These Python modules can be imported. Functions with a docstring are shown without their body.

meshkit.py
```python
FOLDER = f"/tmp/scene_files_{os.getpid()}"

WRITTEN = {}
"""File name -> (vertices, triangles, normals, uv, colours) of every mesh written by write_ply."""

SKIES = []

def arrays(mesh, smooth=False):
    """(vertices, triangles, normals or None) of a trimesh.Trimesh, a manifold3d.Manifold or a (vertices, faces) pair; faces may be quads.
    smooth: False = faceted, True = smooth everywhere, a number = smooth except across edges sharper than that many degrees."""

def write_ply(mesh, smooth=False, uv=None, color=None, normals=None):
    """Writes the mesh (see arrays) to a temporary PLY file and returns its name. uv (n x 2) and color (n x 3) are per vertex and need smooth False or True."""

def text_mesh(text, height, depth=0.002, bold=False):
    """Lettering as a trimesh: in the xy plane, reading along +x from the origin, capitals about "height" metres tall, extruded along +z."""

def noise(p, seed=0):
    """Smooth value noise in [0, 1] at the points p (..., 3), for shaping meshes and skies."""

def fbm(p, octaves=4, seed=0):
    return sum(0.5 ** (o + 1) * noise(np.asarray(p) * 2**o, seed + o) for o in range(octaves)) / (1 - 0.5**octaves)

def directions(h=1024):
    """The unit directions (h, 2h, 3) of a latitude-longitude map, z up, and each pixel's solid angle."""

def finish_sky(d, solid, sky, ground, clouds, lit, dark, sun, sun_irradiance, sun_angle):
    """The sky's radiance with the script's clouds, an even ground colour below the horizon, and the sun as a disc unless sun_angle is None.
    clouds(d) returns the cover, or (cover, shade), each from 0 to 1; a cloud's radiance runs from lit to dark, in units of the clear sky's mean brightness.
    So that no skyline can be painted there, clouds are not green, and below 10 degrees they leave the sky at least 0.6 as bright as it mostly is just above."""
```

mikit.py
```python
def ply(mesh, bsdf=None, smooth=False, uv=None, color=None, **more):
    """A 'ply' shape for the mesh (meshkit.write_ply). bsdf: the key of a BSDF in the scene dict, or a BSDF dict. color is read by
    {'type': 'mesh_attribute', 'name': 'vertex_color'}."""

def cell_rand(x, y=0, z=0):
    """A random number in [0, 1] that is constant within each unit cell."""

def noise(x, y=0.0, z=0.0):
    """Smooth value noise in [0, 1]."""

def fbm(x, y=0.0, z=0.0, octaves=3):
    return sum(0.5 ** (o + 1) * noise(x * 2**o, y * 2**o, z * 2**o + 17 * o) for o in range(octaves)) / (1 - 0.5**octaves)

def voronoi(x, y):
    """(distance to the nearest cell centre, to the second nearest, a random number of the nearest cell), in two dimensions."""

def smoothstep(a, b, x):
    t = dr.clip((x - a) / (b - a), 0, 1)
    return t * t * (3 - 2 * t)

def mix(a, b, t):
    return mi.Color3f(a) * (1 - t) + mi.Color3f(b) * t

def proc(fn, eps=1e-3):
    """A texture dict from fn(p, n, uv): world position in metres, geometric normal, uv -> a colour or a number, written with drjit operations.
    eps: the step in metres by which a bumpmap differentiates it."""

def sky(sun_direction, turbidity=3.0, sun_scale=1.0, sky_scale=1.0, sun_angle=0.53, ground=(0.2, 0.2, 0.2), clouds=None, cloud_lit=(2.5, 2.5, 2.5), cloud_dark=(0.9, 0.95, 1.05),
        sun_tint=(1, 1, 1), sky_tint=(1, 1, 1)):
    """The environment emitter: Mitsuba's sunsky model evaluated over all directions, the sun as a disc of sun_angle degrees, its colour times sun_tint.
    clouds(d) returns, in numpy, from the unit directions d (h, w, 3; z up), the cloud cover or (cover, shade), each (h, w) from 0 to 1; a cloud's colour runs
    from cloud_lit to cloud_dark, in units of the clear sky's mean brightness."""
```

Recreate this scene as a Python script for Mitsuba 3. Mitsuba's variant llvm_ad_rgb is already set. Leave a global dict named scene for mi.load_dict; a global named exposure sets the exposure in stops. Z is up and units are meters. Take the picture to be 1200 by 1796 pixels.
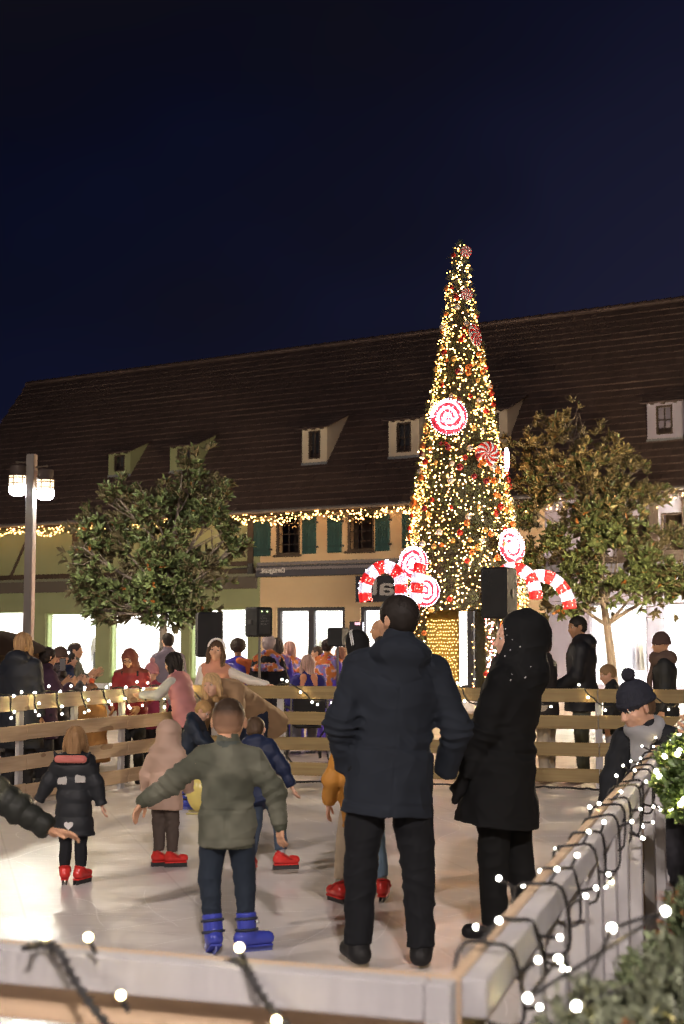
import math, random
import numpy as np, trimesh, drjit as dr, mitsuba as mi
import mikit, meshkit
from mikit import ply, proc, noise, fbm, smoothstep, mix

T = mi.ScalarTransform4f
rng = np.random.default_rng(7)
scene, labels = {"type": "scene"}, {}

# ---------------------------------------------------------------- camera, sky, lamps
FOC, EYE = 2400.0, 1.62                        # focal length in photo pixels, eye height
PITCH = math.atan(211.0 / FOC)                 # the lens looks a little upwards
scene["camera"] = {"type": "thinlens", "fov": math.degrees(2 * math.atan(600 / FOC)), "fov_axis": "x",
                   "to_world": T().look_at(origin=[0, 0, EYE], target=[0, math.cos(PITCH), EYE + math.sin(PITCH)], up=[0, 0, 1]),
                   "aperture_radius": 0.0062, "focus_distance": 10.5,
                   "near_clip": 0.05, "far_clip": 2000.0}
exposure = 0.0


def cloud_cover(d):
    n = meshkit.fbm(d * [4.6, 4.6, 6.4] + 8.0, 3, 5)
    return np.clip((n - 0.28) * 2.2, 0, 1) * 0.75, np.clip(1.30 - 1.9 * n + 1.2 * np.clip(d[..., 2] - 0.20, 0, 1), 0, 1)


scene["sky_light"] = {**mikit.sky([0.3, 0.8, 0.28], turbidity=3, sun_scale=0.0, sky_scale=0.068, sky_tint=(0.45, 0.48, 1.55),
                                  clouds=cloud_cover, cloud_lit=(1.5, 1.35, 2.0), cloud_dark=(0.10, 0.10, 0.55), sun_angle=0.6), "sampling_weight": 4.0}
LAMP = (2100.0, 1720.0, 1250.0)                # street lamp lantern radiance
FLOOD = (8000.0, 6900.0, 6400.0)               # the tall mast behind the viewer
SHOP = (12.0, 12.0, 11.6)                     # shop ceiling panels
WARM = (11.0, 5.0, 1.35)                       # warm garland bulbs
RAILBULB = (64.0, 47.0, 20.0)                 # bulbs along the rink rails


# ---------------------------------------------------------------- helpers
def ray(px, py):
    """Direction through photo pixel (px, py)."""
    a, b = (px - 600) / FOC, (898 - py) / FOC
    return np.array([a, math.cos(PITCH) - b * math.sin(PITCH), math.sin(PITCH) + b * math.cos(PITCH)])


def at(px, py, y):
    """The point at distance y seen at photo pixel (px, py)."""
    r = ray(px, py)
    return r * (y / r[1]) + [0, 0, EYE]


def gnd(px, py, z=0.0):
    """Where that pixel meets the level z."""
    r = ray(px, py)
    return r * ((z - EYE) / r[2]) + [0, 0, EYE]


def unit(v):
    v = np.asarray(v, float)
    return v / (np.linalg.norm(v) + 1e-12)


_count = {}


def fresh(base):
    n = _count.get(base, -1) + 1
    _count[base] = n
    return base if n == 0 else f"{base}_{n:03d}"


def thing(name, label, cat, group=None):
    key = fresh(name)
    labels[key] = {"label": label, "category": cat}
    if group:
        labels[key]["group"] = group
    return key


def put(key, mesh, bsdf, smooth=False, color=None, emit=None, weight=1.0, **more):
    if isinstance(mesh, list):
        mesh = cat(mesh)
    if color is not None:
        color = np.asarray(color, float)
        if color.ndim == 1:
            nv = len(mesh.vertices) if hasattr(mesh, "vertices") else len(mesh[0])
            color = np.tile(color, (nv, 1))
    d = ply(mesh, bsdf, smooth=smooth, color=color, **more)
    if emit is not None:
        d["emitter"] = {"type": "area", "radiance": {"type": "rgb", "value": list(map(float, emit))}, "sampling_weight": float(weight)}
    scene[key] = d
    return key


def part(parent, name, mesh, bsdf, label=None, **kw):
    key = fresh(parent + "__" + name)
    if label:
        labels[key] = {"label": label}
    return put(key, mesh, bsdf, **kw)


def stuff_part(parent, name, mesh, bsdf, label=None, **kw):
    key = part(parent, name, mesh, bsdf, label, **kw)
    labels.setdefault(key, {})["kind"] = "stuff"
    return key


def structure(name, mesh, bsdf, label=None, **kw):
    key = fresh(name)
    labels[key] = {"label": label or name.replace("_", " "), "kind": "structure", "category": name.replace("_", " ")}
    return put(key, mesh, bsdf, **kw)


def single(name, label, cat_, mesh, bsdf, group=None, **kw):
    key = thing(name, label, cat_, group)
    return put(key, mesh, bsdf, **kw)


class Mesh:
    """A light mesh: vertices, triangles and, if any, colours per vertex."""
    __slots__ = ("vertices", "faces")

    def __init__(self, v, f):
        self.vertices, self.faces = np.asarray(v, float), np.asarray(f, int).reshape(-1, 3)

    def tm(self):
        return trimesh.Trimesh(self.vertices, self.faces, process=False)


def _vf(m):
    return (np.asarray(m.vertices), np.asarray(m.faces)) if hasattr(m, "vertices") else (np.asarray(m[0]), np.asarray(m[1]))


def cat(ms):
    V, F, n = [], [], 0
    for m in ms:
        v, f = _vf(m)
        V.append(v)
        F.append(f + n)
        n += len(v)
    return trimesh.Trimesh(np.vstack(V), np.vstack(F), process=False)


def tri(m):
    v, f = _vf(m)
    return trimesh.Trimesh(v, f, process=False)


BOXF = np.array([[0, 2, 1], [0, 3, 2], [4, 5, 6], [4, 6, 7], [0, 1, 5], [0, 5, 4], [1, 2, 6], [1, 6, 5], [2, 3, 7], [2, 7, 6], [3, 0, 4], [3, 4, 7]])


def hexa(p):
    """Eight corners (bottom 0-3 counter-clockwise, top 4-7) as a closed block."""
    return trimesh.Trimesh(np.asarray(p, float), BOXF, process=False)


def box(a, b):
    (x0, y0, z0), (x1, y1, z1) = a, b
    return hexa([[x0, y0, z0], [x1, y0, z0], [x1, y1, z0], [x0, y1, z0], [x0, y0, z1], [x1, y0, z1], [x1, y1, z1], [x0, y1, z1]])


def bevel_box(a, b, r=0.005):
    """A box with chamfered edges: the hull of three slimmer boxes."""
    a, b = np.asarray(a, float), np.asarray(b, float)
    pts = []
    for k in range(3):
        lo, hi = a + r, b - r
        lo[k], hi[k] = a[k], b[k]
        pts += [[x, y, z] for x in (lo[0], hi[0]) for y in (lo[1], hi[1]) for z in (lo[2], hi[2])]
    h = trimesh.convex.convex_hull(np.array(pts))
    return trimesh.Trimesh(h.vertices, h.faces, process=False)


def frame_map(m, o, ex, ey, ez):
    v, f = _vf(m)
    R = np.stack([ex, ey, ez])
    if np.linalg.det(R) < 0:
        f = f[:, ::-1]
    return trimesh.Trimesh(np.asarray(v) @ R + np.asarray(o), f, process=False)


def bar(p, q, w, t, up=(0, 0, 1), r=0.0):
    """A board from p to q, w wide along up, t thick."""
    p, q = np.asarray(p, float), np.asarray(q, float)
    L = np.linalg.norm(q - p)
    ex = (q - p) / L
    ey = unit(np.cross(up, ex))
    ez = np.cross(ex, ey)
    m = bevel_box((0, -t / 2, -w / 2), (L, t / 2, w / 2), r) if r else box((0, -t / 2, -w / 2), (L, t / 2, w / 2))
    return frame_map(m, p, ex, ey, ez)


def tube(pts, rad, sides=6, caps=True):
    p = np.asarray(pts, float)
    n = len(p)
    rad = np.broadcast_to(np.asarray(rad, float), (n,))
    t = np.gradient(p, axis=0)
    t /= np.linalg.norm(t, axis=1, keepdims=True) + 1e-12
    a = np.zeros_like(p)
    ref = np.array([0, 0, 1.0]) if abs(t[0][2]) < 0.9 else np.array([1.0, 0, 0])
    a0 = unit(np.cross(t[0], ref))
    for i in range(n):
        a0 = unit(a0 - t[i] * a0.dot(t[i]))
        a[i] = a0
    b = np.cross(t, a)
    ang = np.arange(sides) * 2 * np.pi / sides
    v = (p[:, None] + rad[:, None, None] * (np.cos(ang)[None, :, None] * a[:, None] + np.sin(ang)[None, :, None] * b[:, None])).reshape(-1, 3)
    i, j = np.meshgrid(np.arange(n - 1), np.arange(sides), indexing="ij")
    j2 = (j + 1) % sides
    A, B, C, D = i * sides + j, i * sides + j2, (i + 1) * sides + j2, (i + 1) * sides + j
    f = np.concatenate([np.stack([A, B, C], -1).reshape(-1, 3), np.stack([A, C, D], -1).reshape(-1, 3)])
    if caps:
        v = np.vstack([v, p[:1], p[-1:]])
        k = np.arange(sides)
        k2 = (k + 1) % sides
        f = np.vstack([f, np.stack([k2, k, np.full(sides, n * sides)], 1), np.stack([(n - 1) * sides + k, (n - 1) * sides + k2, np.full(sides, n * sides + 1)], 1)])
    return trimesh.Trimesh(v, f, process=False)


def lathe(prof, o=(0, 0, 0), sides=20, axis=None):
    """Profile [(r, z)] bottom to top turned round z."""
    prof = np.asarray(prof, float)
    n, ang = len(prof), np.arange(sides) * 2 * np.pi / sides
    v = np.stack([prof[:, None, 0] * np.cos(ang), prof[:, None, 0] * np.sin(ang), np.repeat(prof[:, 1:2], sides, 1)], -1).reshape(-1, 3)
    i, j = np.meshgrid(np.arange(n - 1), np.arange(sides), indexing="ij")
    j2 = (j + 1) % sides
    A, B, C, D = i * sides + j, i * sides + j2, (i + 1) * sides + j2, (i + 1) * sides + j
    f = np.concatenate([np.stack([A, B, C], -1).reshape(-1, 3), np.stack([A, C, D], -1).reshape(-1, 3)])
    if axis is not None:
        ez = unit(axis)
        ex = unit(np.cross([0, 0, 1] if abs(ez[2]) < 0.9 else [1, 0, 0], ez))
        v = v @ np.stack([ex, np.cross(ez, ex), ez])
    return trimesh.Trimesh(v + np.asarray(o), f, process=False)


_ICO = {s: trimesh.creation.icosphere(subdivisions=s, radius=1.0) for s in (0, 1, 2, 3)}


def ball(o, r, sub=1):
    m = _ICO[sub]
    return trimesh.Trimesh(np.array(m.vertices) * r + np.asarray(o), np.array(m.faces), process=False)


def many(base, offs, scales):
    """Copies of a mesh at offs with scales, as one mesh."""
    v, f = _vf(base)
    offs, scales = np.asarray(offs, float), np.broadcast_to(np.asarray(scales, float), (len(offs),))
    V = (v[None] * scales[:, None, None] + offs[:, None]).reshape(-1, 3)
    F = (f[None] + (np.arange(len(offs)) * len(v))[:, None, None]).reshape(-1, 3)
    return trimesh.Trimesh(V, F, process=False)


# ---------------------------------------------------------------- materials
def rgb(*c):
    return {"type": "rgb", "value": list(map(float, c))}


def principled(color, rough=0.6, **kw):
    if not isinstance(color, dict):
        color = rgb(*color)
    return {"type": "principled", "base_color": color, "roughness": rough, **kw}


VC = {"type": "mesh_attribute", "name": "vertex_color"}
scene["m_cloth"] = {"type": "twosided", "b": principled(VC, 0.85, sheen=0.3, specular=0.25)}
scene["m_shell"] = {"type": "twosided", "b": principled(VC, 0.58, specular=0.3)}
scene["m_gloss"] = {"type": "twosided", "b": principled(VC, 0.22, specular=0.5)}
scene["m_bauble"] = principled(VC, 0.12, metallic=0.55, specular=0.6, clearcoat=0.6)
scene["m_skin"] = principled(VC, 0.5, specular=0.35, flatness=0.3)
scene["m_leaf"] = {"type": "twosided", "b": principled(VC, 0.42, specular=0.4)}
scene["m_hair"] = {"type": "twosided", "b": principled(VC, 0.62, specular=0.25, sheen=0.2)}
scene["m_matt"] = {"type": "twosided", "b": principled(VC, 0.75, specular=0.3)}
scene["m_metal"] = {"type": "twosided", "b": principled(VC, 0.35, metallic=0.7)}
scene["m_glass"] = {"type": "thindielectric", "int_ior": 1.5}


def f_wood(p, n, uv):
    g = fbm(p.x * 3.0 + p.y * 3.0, p.z * 55.0, p.y * 2.0, octaves=3)
    k = fbm(p.x * 1.3, p.y * 1.3, p.z * 3.6, octaves=2)
    knot = smoothstep(0.80, 0.86, noise(p.x * 5.0 + 9, p.y * 5.0, p.z * 11.0))
    return mix(mix((0.38, 0.265, 0.175), (0.54, 0.41, 0.285), g) * (0.72 + 0.5 * k), (0.16, 0.085, 0.04), knot * 0.6)


def f_wood_dim(p, n, uv):  # same fence wood, with the far side's dim yellow light in its colour
    g = fbm(p.x * 3.0 + p.y * 3.0, p.z * 55.0, p.y * 2.0, octaves=3)
    k = fbm(p.x * 1.3, p.y * 1.3, p.z * 3.6, octaves=2)
    return mix((0.20, 0.14, 0.062), (0.33, 0.245, 0.115), g) * (0.72 + 0.5 * k)


def f_greywood(p, n, uv):
    g = fbm(p.x * 4.0 + p.y * 4.0, p.z * 6.0, p.y * 3.0, octaves=3)
    h = fbm(p.x * 60.0, p.y * 60.0, p.z * 9.0, octaves=2)
    return mix((0.29, 0.285, 0.30), (0.455, 0.45, 0.465), 0.6 * g + 0.4 * h)


def blade_lines(p):
    """Thin curved cuts left by skates, in three main directions."""
    w = noise(p.x * 0.45, p.y * 0.45, 2.0) * 2.4 + noise(p.x * 1.3, p.y * 1.3, 6.0) * 0.5
    out = mi.Float(0)
    for k, (cx, cy, f) in enumerate(((0.94, 0.34, 2.6), (-0.55, 0.83, 2.1), (0.25, 0.97, 3.1))):
        q = (p.x * cx + p.y * cy + w * (1 if k != 1 else -1)) * f
        e = dr.abs(q - dr.floor(q) - 0.5)
        keep = smoothstep(0.50, 0.62, noise(p.x * 1.1 + 7 * k, p.y * 1.1, 3.0 * k))
        out = dr.maximum(out, (1 - smoothstep(0.006, 0.016, e)) * keep)
    return out


def f_ice(p, n, uv):
    a = fbm(p.x * 0.9, p.y * 0.9, 3.0, octaves=4)
    scratch = noise(p.x * 5.0 + 1.5 * noise(p.x, p.y), p.y * 60.0) * noise(p.x * 2.0, p.y * 2.0, 4.0)
    worn = smoothstep(0.5, 0.72, fbm(p.x * 2.6, p.y * 2.6, 8.0, octaves=4))
    q = (p.x * 0.96 + p.y * 0.28) / 2.0
    seam = dr.abs(q - dr.floor(q) - 0.5)
    line = 1 - smoothstep(0.002, 0.005, dr.abs(seam - 0.25))
    c = mix((0.525, 0.50, 0.495), (0.605, 0.58, 0.572), a) * (0.95 + 0.10 * scratch)
    c = mix(c, (0.46, 0.435, 0.43), worn * 0.30)
    c = mix(c, (0.72, 0.71, 0.71), blade_lines(p) * 0.55)
    return mix(c, (0.38, 0.36, 0.35), line * 0.3)


def f_ice_rough(p, n, uv):
    w = fbm(p.x * 2.4, p.y * 5.0, 1.0, octaves=4)
    return 0.23 + 0.15 * smoothstep(0.36, 0.62, w)


def f_ice_bump(p, n, uv):
    return (0.30 * fbm(p.x * 12.0, p.y * 15.0, 2.0, octaves=3) + 0.36 * fbm(p.x * 45.0, p.y * 52.0, 5.0, octaves=3) + 0.25 * noise(p.x * 6.0 + 3.0 * noise(p.x * 1.5, p.y * 1.5), p.y * 34.0) - 0.2 * blade_lines(p)) * 0.0042


def f_plaza(p, n, uv):
    u, v = p.x * 0.852 - p.y * 0.524, p.x * 0.524 + p.y * 0.852
    row = dr.floor(v / 0.3)
    t = mikit.cell_rand(dr.floor(u / 0.6 + 0.5 * row), row)
    return mix((0.30, 0.26, 0.235), (0.40, 0.35, 0.32), 0.6 * t + 0.4 * fbm(u * 4.0, v * 4.0, octaves=3))


def f_tile(p, n, uv):
    u = p.x * 0.852 - p.y * 0.524
    t = mikit.cell_rand(dr.floor(u / 0.20), dr.floor(p.z / 0.21))
    m = fbm(p.x * 0.7, p.y * 0.7, p.z * 0.9, octaves=3)
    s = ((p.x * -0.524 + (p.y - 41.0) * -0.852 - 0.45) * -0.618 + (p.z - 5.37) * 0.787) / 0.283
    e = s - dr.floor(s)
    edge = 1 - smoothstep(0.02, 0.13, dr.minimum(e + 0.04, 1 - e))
    worn = edge * (0.35 + 0.65 * noise(u * 0.9, p.z * 2.0))  # paler along the lower edge of each course, varied by noise
    return mix(mix((0.056, 0.040, 0.038), (0.105, 0.072, 0.068), 0.32 * t + 0.6 * m), (0.31, 0.235, 0.21), worn * 0.5)


def plaster(a, b):
    def f(p, n, uv):
        s = fbm(p.x * 0.8, p.y * 0.8, p.z * 1.3, octaves=4)
        g = fbm(p.x * 26.0, p.y * 26.0, p.z * 26.0, octaves=2)
        return mix(a, b, 0.65 * s + 0.35 * g)
    return f


def f_timber(p, n, uv):
    return mix((0.035, 0.025, 0.018), (0.085, 0.06, 0.045), fbm(p.x * 9.0, p.y * 9.0, p.z * 2.2, octaves=3))


def f_bark(p, n, uv):
    return mix((0.10, 0.085, 0.07), (0.25, 0.215, 0.18), fbm(p.x * 22.0, p.y * 22.0, p.z * 7.0, octaves=4))


scene["m_wood"] = principled(proc(f_wood), 0.62, specular=0.35)
scene["m_wood_dim"] = principled(proc(f_wood_dim), 0.6, specular=0.35)  # far fence: dimmer light put into the wood colour
scene["m_greywood"] = principled(proc(f_greywood), 0.6, specular=0.4)
scene["m_ice"] = {"type": "bumpmap", "b": principled(proc(f_ice), proc(f_ice_rough), specular=0.4), "t": proc(f_ice_bump, eps=4e-3), "scale": 1.0}
scene["m_plaza"] = principled(proc(f_plaza), 0.38, specular=0.5)
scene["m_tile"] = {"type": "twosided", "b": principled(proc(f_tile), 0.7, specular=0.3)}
scene["m_green"] = principled(proc(plaster((0.25, 0.28, 0.15), (0.31, 0.34, 0.19))), 0.85)
scene["m_cream"] = principled(proc(plaster((0.62, 0.46, 0.275), (0.72, 0.55, 0.345))), 0.85)
scene["m_dormer"] = principled(proc(plaster((0.62, 0.54, 0.42), (0.72, 0.64, 0.50))), 0.85)
scene["m_rough"] = {"type": "twosided", "b": principled(VC, 1.0, specular=0.05)}
scene["m_lavender"] = principled(proc(plaster((0.36, 0.34, 0.44), (0.44, 0.42, 0.52))), 0.85)
scene["m_timber"] = principled(proc(f_timber), 0.7)
scene["m_bark"] = principled(proc(f_bark), 0.85)
scene["m_white"] = {"type": "twosided", "b": principled((0.78, 0.78, 0.77), 0.7)}
scene["m_black"] = {"type": "twosided", "b": principled((0.018, 0.018, 0.02), 0.45)}
scene["m_darkgrey"] = {"type": "twosided", "b": principled((0.065, 0.067, 0.078), 0.5)}
# ---------------------------------------------------------------- the ground and the ice
C_NEAR_R, C_NEAR_L = np.array([0.20, 2.41]), np.array([-4.5, 3.96])
C_FAR_R, C_FAR_L, C_LEFT = np.array([3.734, 14.08]), np.array([-1.811, 15.42]), np.array([-5.37, 8.0])
RINK = [C_NEAR_R, C_FAR_R, C_FAR_L, C_LEFT, C_NEAR_L]        # counter-clockwise seen from above
PLAZA = -0.06


def sheet(poly, z):
    import shapely.geometry as sg
    v, f = trimesh.creation.triangulate_polygon(sg.Polygon(poly), engine="earcut")
    v = np.c_[v, np.full(len(v), z)]
    n = np.cross(v[f[:, 1]] - v[f[:, 0]], v[f[:, 2]] - v[f[:, 0]])[:, 2]
    f[n < 0] = f[n < 0][:, ::-1]
    return trimesh.Trimesh(v, f, process=False)


structure("plaza_pavement", sheet([(-300, -300), (300, -300), (300, 300), (-300, 300)], PLAZA), "m_plaza", "pale paved plaza around the ice rink")
ice = trimesh.creation.extrude_polygon(__import__("shapely.geometry", fromlist=["x"]).Polygon(RINK).buffer(0.03, join_style=2), 0.055, engine="earcut")
ice.apply_translation([0, 0, -0.055])
structure("ice", tri(ice), "m_ice", "worn shiny ice of the skating rink")
cable = []
for a, b in ((C_FAR_L, C_FAR_R),):
    for i in range(90):
        t = i / 89
        p = a + (b - a) * t
        q = unit(np.r_[b - a, 0])
        nrm = np.array([-q[1], q[0], 0])
        off = -0.10 - 0.05 * math.sin(i * 0.37) - 0.03 * math.sin(i * 0.9 + 1)
        cable.append(np.r_[p, 0.016 + 0.012 * (i % 7 == 0)] - nrm * off * -1)
single("power_cable", "thin black cable lying on the ice along the far fence", "cable", tube(cable, 0.011, 5), "m_black")


# ---------------------------------------------------------------- the rink fence with its light strings
def rink_fence(p, q, label, joints, posts, seed, wood="m_wood", beam_end=0.0):
    """Four rails of planks inside, posts and a top beam outside; p to q runs with the ice on the left."""
    r = np.random.default_rng(seed)
    p3, q3 = np.r_[p, 0], np.r_[q, 0]
    L = np.linalg.norm(q3 - p3)
    ex = (q3 - p3) / L
    inn = np.array([-ex[1], ex[0], 0])
    t = thing("rink_fence", label, "fence")
    for z in (1.03, 0.755, 0.48, 0.205):
        cuts = [0.0] + [j + r.uniform(-0.004, 0.004) for j in joints] + [L]
        for a, b in zip(cuts, cuts[1:]):
            dz = r.uniform(-0.006, 0.006)
            m = bar(p3 + ex * (a + 0.004) + inn * (0.012 + r.uniform(-0.002, 0.002)) + [0, 0, z - 0.07 + dz],
                    p3 + ex * (b - 0.004) + inn * (0.012 + r.uniform(-0.002, 0.002)) + [0, 0, z - 0.07 + dz + r.uniform(-0.004, 0.004)], 0.14, 0.024, r=0.003)
            part(t, "plank", m, wood)
    m = bar(p3 + ex * 0.002 - inn * 0.026 + [0, 0, 0.995], q3 - ex * (0.002 + beam_end) - inn * 0.026 + [0, 0, 0.995], 0.066, 0.045, r=0.003)
    part(t, "top_beam", m, "m_greywood")
    for s in posts:
        c = p3 + ex * s - inn * 0.027
        m = bar(c + [0, 0, PLAZA], c + [0, 0, 0.9605], 0.07, 0.046, up=ex, r=0.003)
        part(t, "post", m, "m_greywood")
    return t


def L2(a, b):
    return float(np.linalg.norm(np.asarray(b) - np.asarray(a)))


def along(a, b, px):
    """Distance from a along a-b to where photo column px crosses the line."""
    k = ray(px, 1205)
    k = k[0] / k[1]
    d = np.asarray(b) - np.asarray(a)
    s = (k * a[1] - a[0]) / (d[0] - k * d[1])
    return s * L2(a, b)


lf = [L2(C_FAR_L, C_LEFT) - along(C_LEFT, C_FAR_L, x) for x in (223, 46)]
lf += [lf[1] + 2.6, lf[1] + 5.0]
lfp = sorted([L2(C_FAR_L, C_LEFT) - along(C_LEFT, C_FAR_L, x) for x in (290, 218, 135, 40)] + [lf[1] + d for d in (0.65, 1.3, 2.0, 2.7, 3.4, 4.1, 4.8)])
LF = L2(C_FAR_L, C_LEFT)
fence_left = rink_fence(C_FAR_L, C_LEFT, "pale wooden rink fence of four planks on the left in front of the crowd", [x for x in lf if x < LF - 0.2], [x for x in lfp if x < LF - 0.05], 3)
LR = L2(C_FAR_R, C_FAR_L)
fence_far = rink_fence(C_FAR_R, C_FAR_L, "wooden rink fence at the far side in front of the choir", [1.1, 3.6], [0.15, 1.1, 2.35, 3.6, LR - along(C_FAR_L, C_FAR_R, 491), 5.3], 4, wood="m_wood_dim")
LN = L2(C_NEAR_R, C_FAR_R)
fence_right = rink_fence(C_NEAR_R, C_FAR_R, "rink fence along the right edge wrapped in a black light cable", [1.3, 2.6, 3.9, 5.2, 6.5, 7.8], [0.62, 1.0, 1.42, 1.80, 2.22, 2.62, 3.2, 3.9, 4.6, 5.2, 5.9, 6.5, 7.2, 7.8, 8.6], 5)
LW = L2(C_NEAR_L, C_NEAR_R)
fence_near = rink_fence(C_NEAR_L, C_NEAR_R, "blurred rink fence rail closest to the viewer, at the bottom edge", [1.3, 2.6], [0.1, 1.3, 2.6, 3.5], 6, beam_end=0.048)
exn = unit(np.r_[C_NEAR_R - C_NEAR_L, 0])
inn_ = np.array([-exn[1], exn[0], 0])
c = np.r_[C_NEAR_R, 0] - exn * 0.025 - inn_ * 0.027
part(fence_near, "post", bar(c + [0, 0, PLAZA], c + [0, 0, 1.0275], 0.046, 0.046, up=exn, r=0.003), "m_greywood")
fence_side = rink_fence(C_LEFT, C_NEAR_L, "short rink fence closing the left side of the rink", [1.1], [0.1, 1.1, 2.1], 8)


def light_string(p, q, label, turns_pitch, bulb_gap, seed, s0=0.0, s1=None, br=0.0085, group_bulbs=False, cable_r=0.0055, emit=RAILBULB, loose=0.012):
    """A cable wound round the top rail with bulbs on short stubs."""
    r = np.random.default_rng(seed)
    p3, q3 = np.r_[p, 0], np.r_[q, 0]
    L = np.linalg.norm(q3 - p3)
    ex = (q3 - p3) / L
    inn = np.array([-ex[1], ex[0], 0])
    s1 = L if s1 is None else s1
    n = int((s1 - s0) / turns_pitch * 28)
    pts, outs, ph = [], [], r.uniform(0, 6)
    for i in range(n):
        s = s0 + (s1 - s0) * i / (n - 1)
        a = ph + (s - s0) / turns_pitch * 2 * math.pi + 0.6 * math.sin(s * 2.3 + seed) + 0.3 * math.sin(s * 5.1)
        ca, sa = math.cos(a), math.sin(a)
        k = (abs(ca) ** 5 + abs(sa) ** 5) ** (-1 / 5)
        lo = loose * (1 + 0.8 * math.sin(s * 9 + seed))
        y, z = ca * k * (0.038 + lo), sa * k * (0.073 + lo)
        if sa < -0.3:
            z -= 0.02 * (0.5 + 0.5 * math.sin(s * 7.0))
        pts.append(p3 + ex * (s + 0.03 * math.sin(2 * a + s)) + inn * (y - 0.012) + [0, 0, 0.96 + z])
        outs.append(unit(inn * ca + np.array([0, 0, sa])))
    pts = np.array(pts)
    t = thing("light_string", label, "string lights")
    part(t, "cable", tube(pts, cable_r, 6), "m_black", smooth=True)
    d = np.r_[0, np.cumsum(np.linalg.norm(np.diff(pts, axis=0), axis=1))]
    caps, bulbs, g = [], [], 0.05
    while g < d[-1]:
        i = min(int(np.searchsorted(d, g)), len(pts) - 1)
        o = unit(outs[i] + r.normal(0, 0.45, 3))
        a = pts[i] + o * 0.004
        b = a + o * (0.022 + r.uniform(0, 0.02))
        caps.append(tube([a, b], 0.0042, 5))
        bulbs.append(b + o * br * 0.8)
        g += bulb_gap * r.uniform(0.6, 1.5)
    stuff_part(t, "bulb_socket", cat(caps), "m_black")
    if group_bulbs:
        stuff_part(t, "bulb", many(_ICO[1], bulbs, br), "m_white", emit=emit, weight=3.0)
    else:
        for b in bulbs:
            part(t, "bulb", ball(b, br, 1), "m_white", emit=emit, weight=0.12)
    return t


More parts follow.
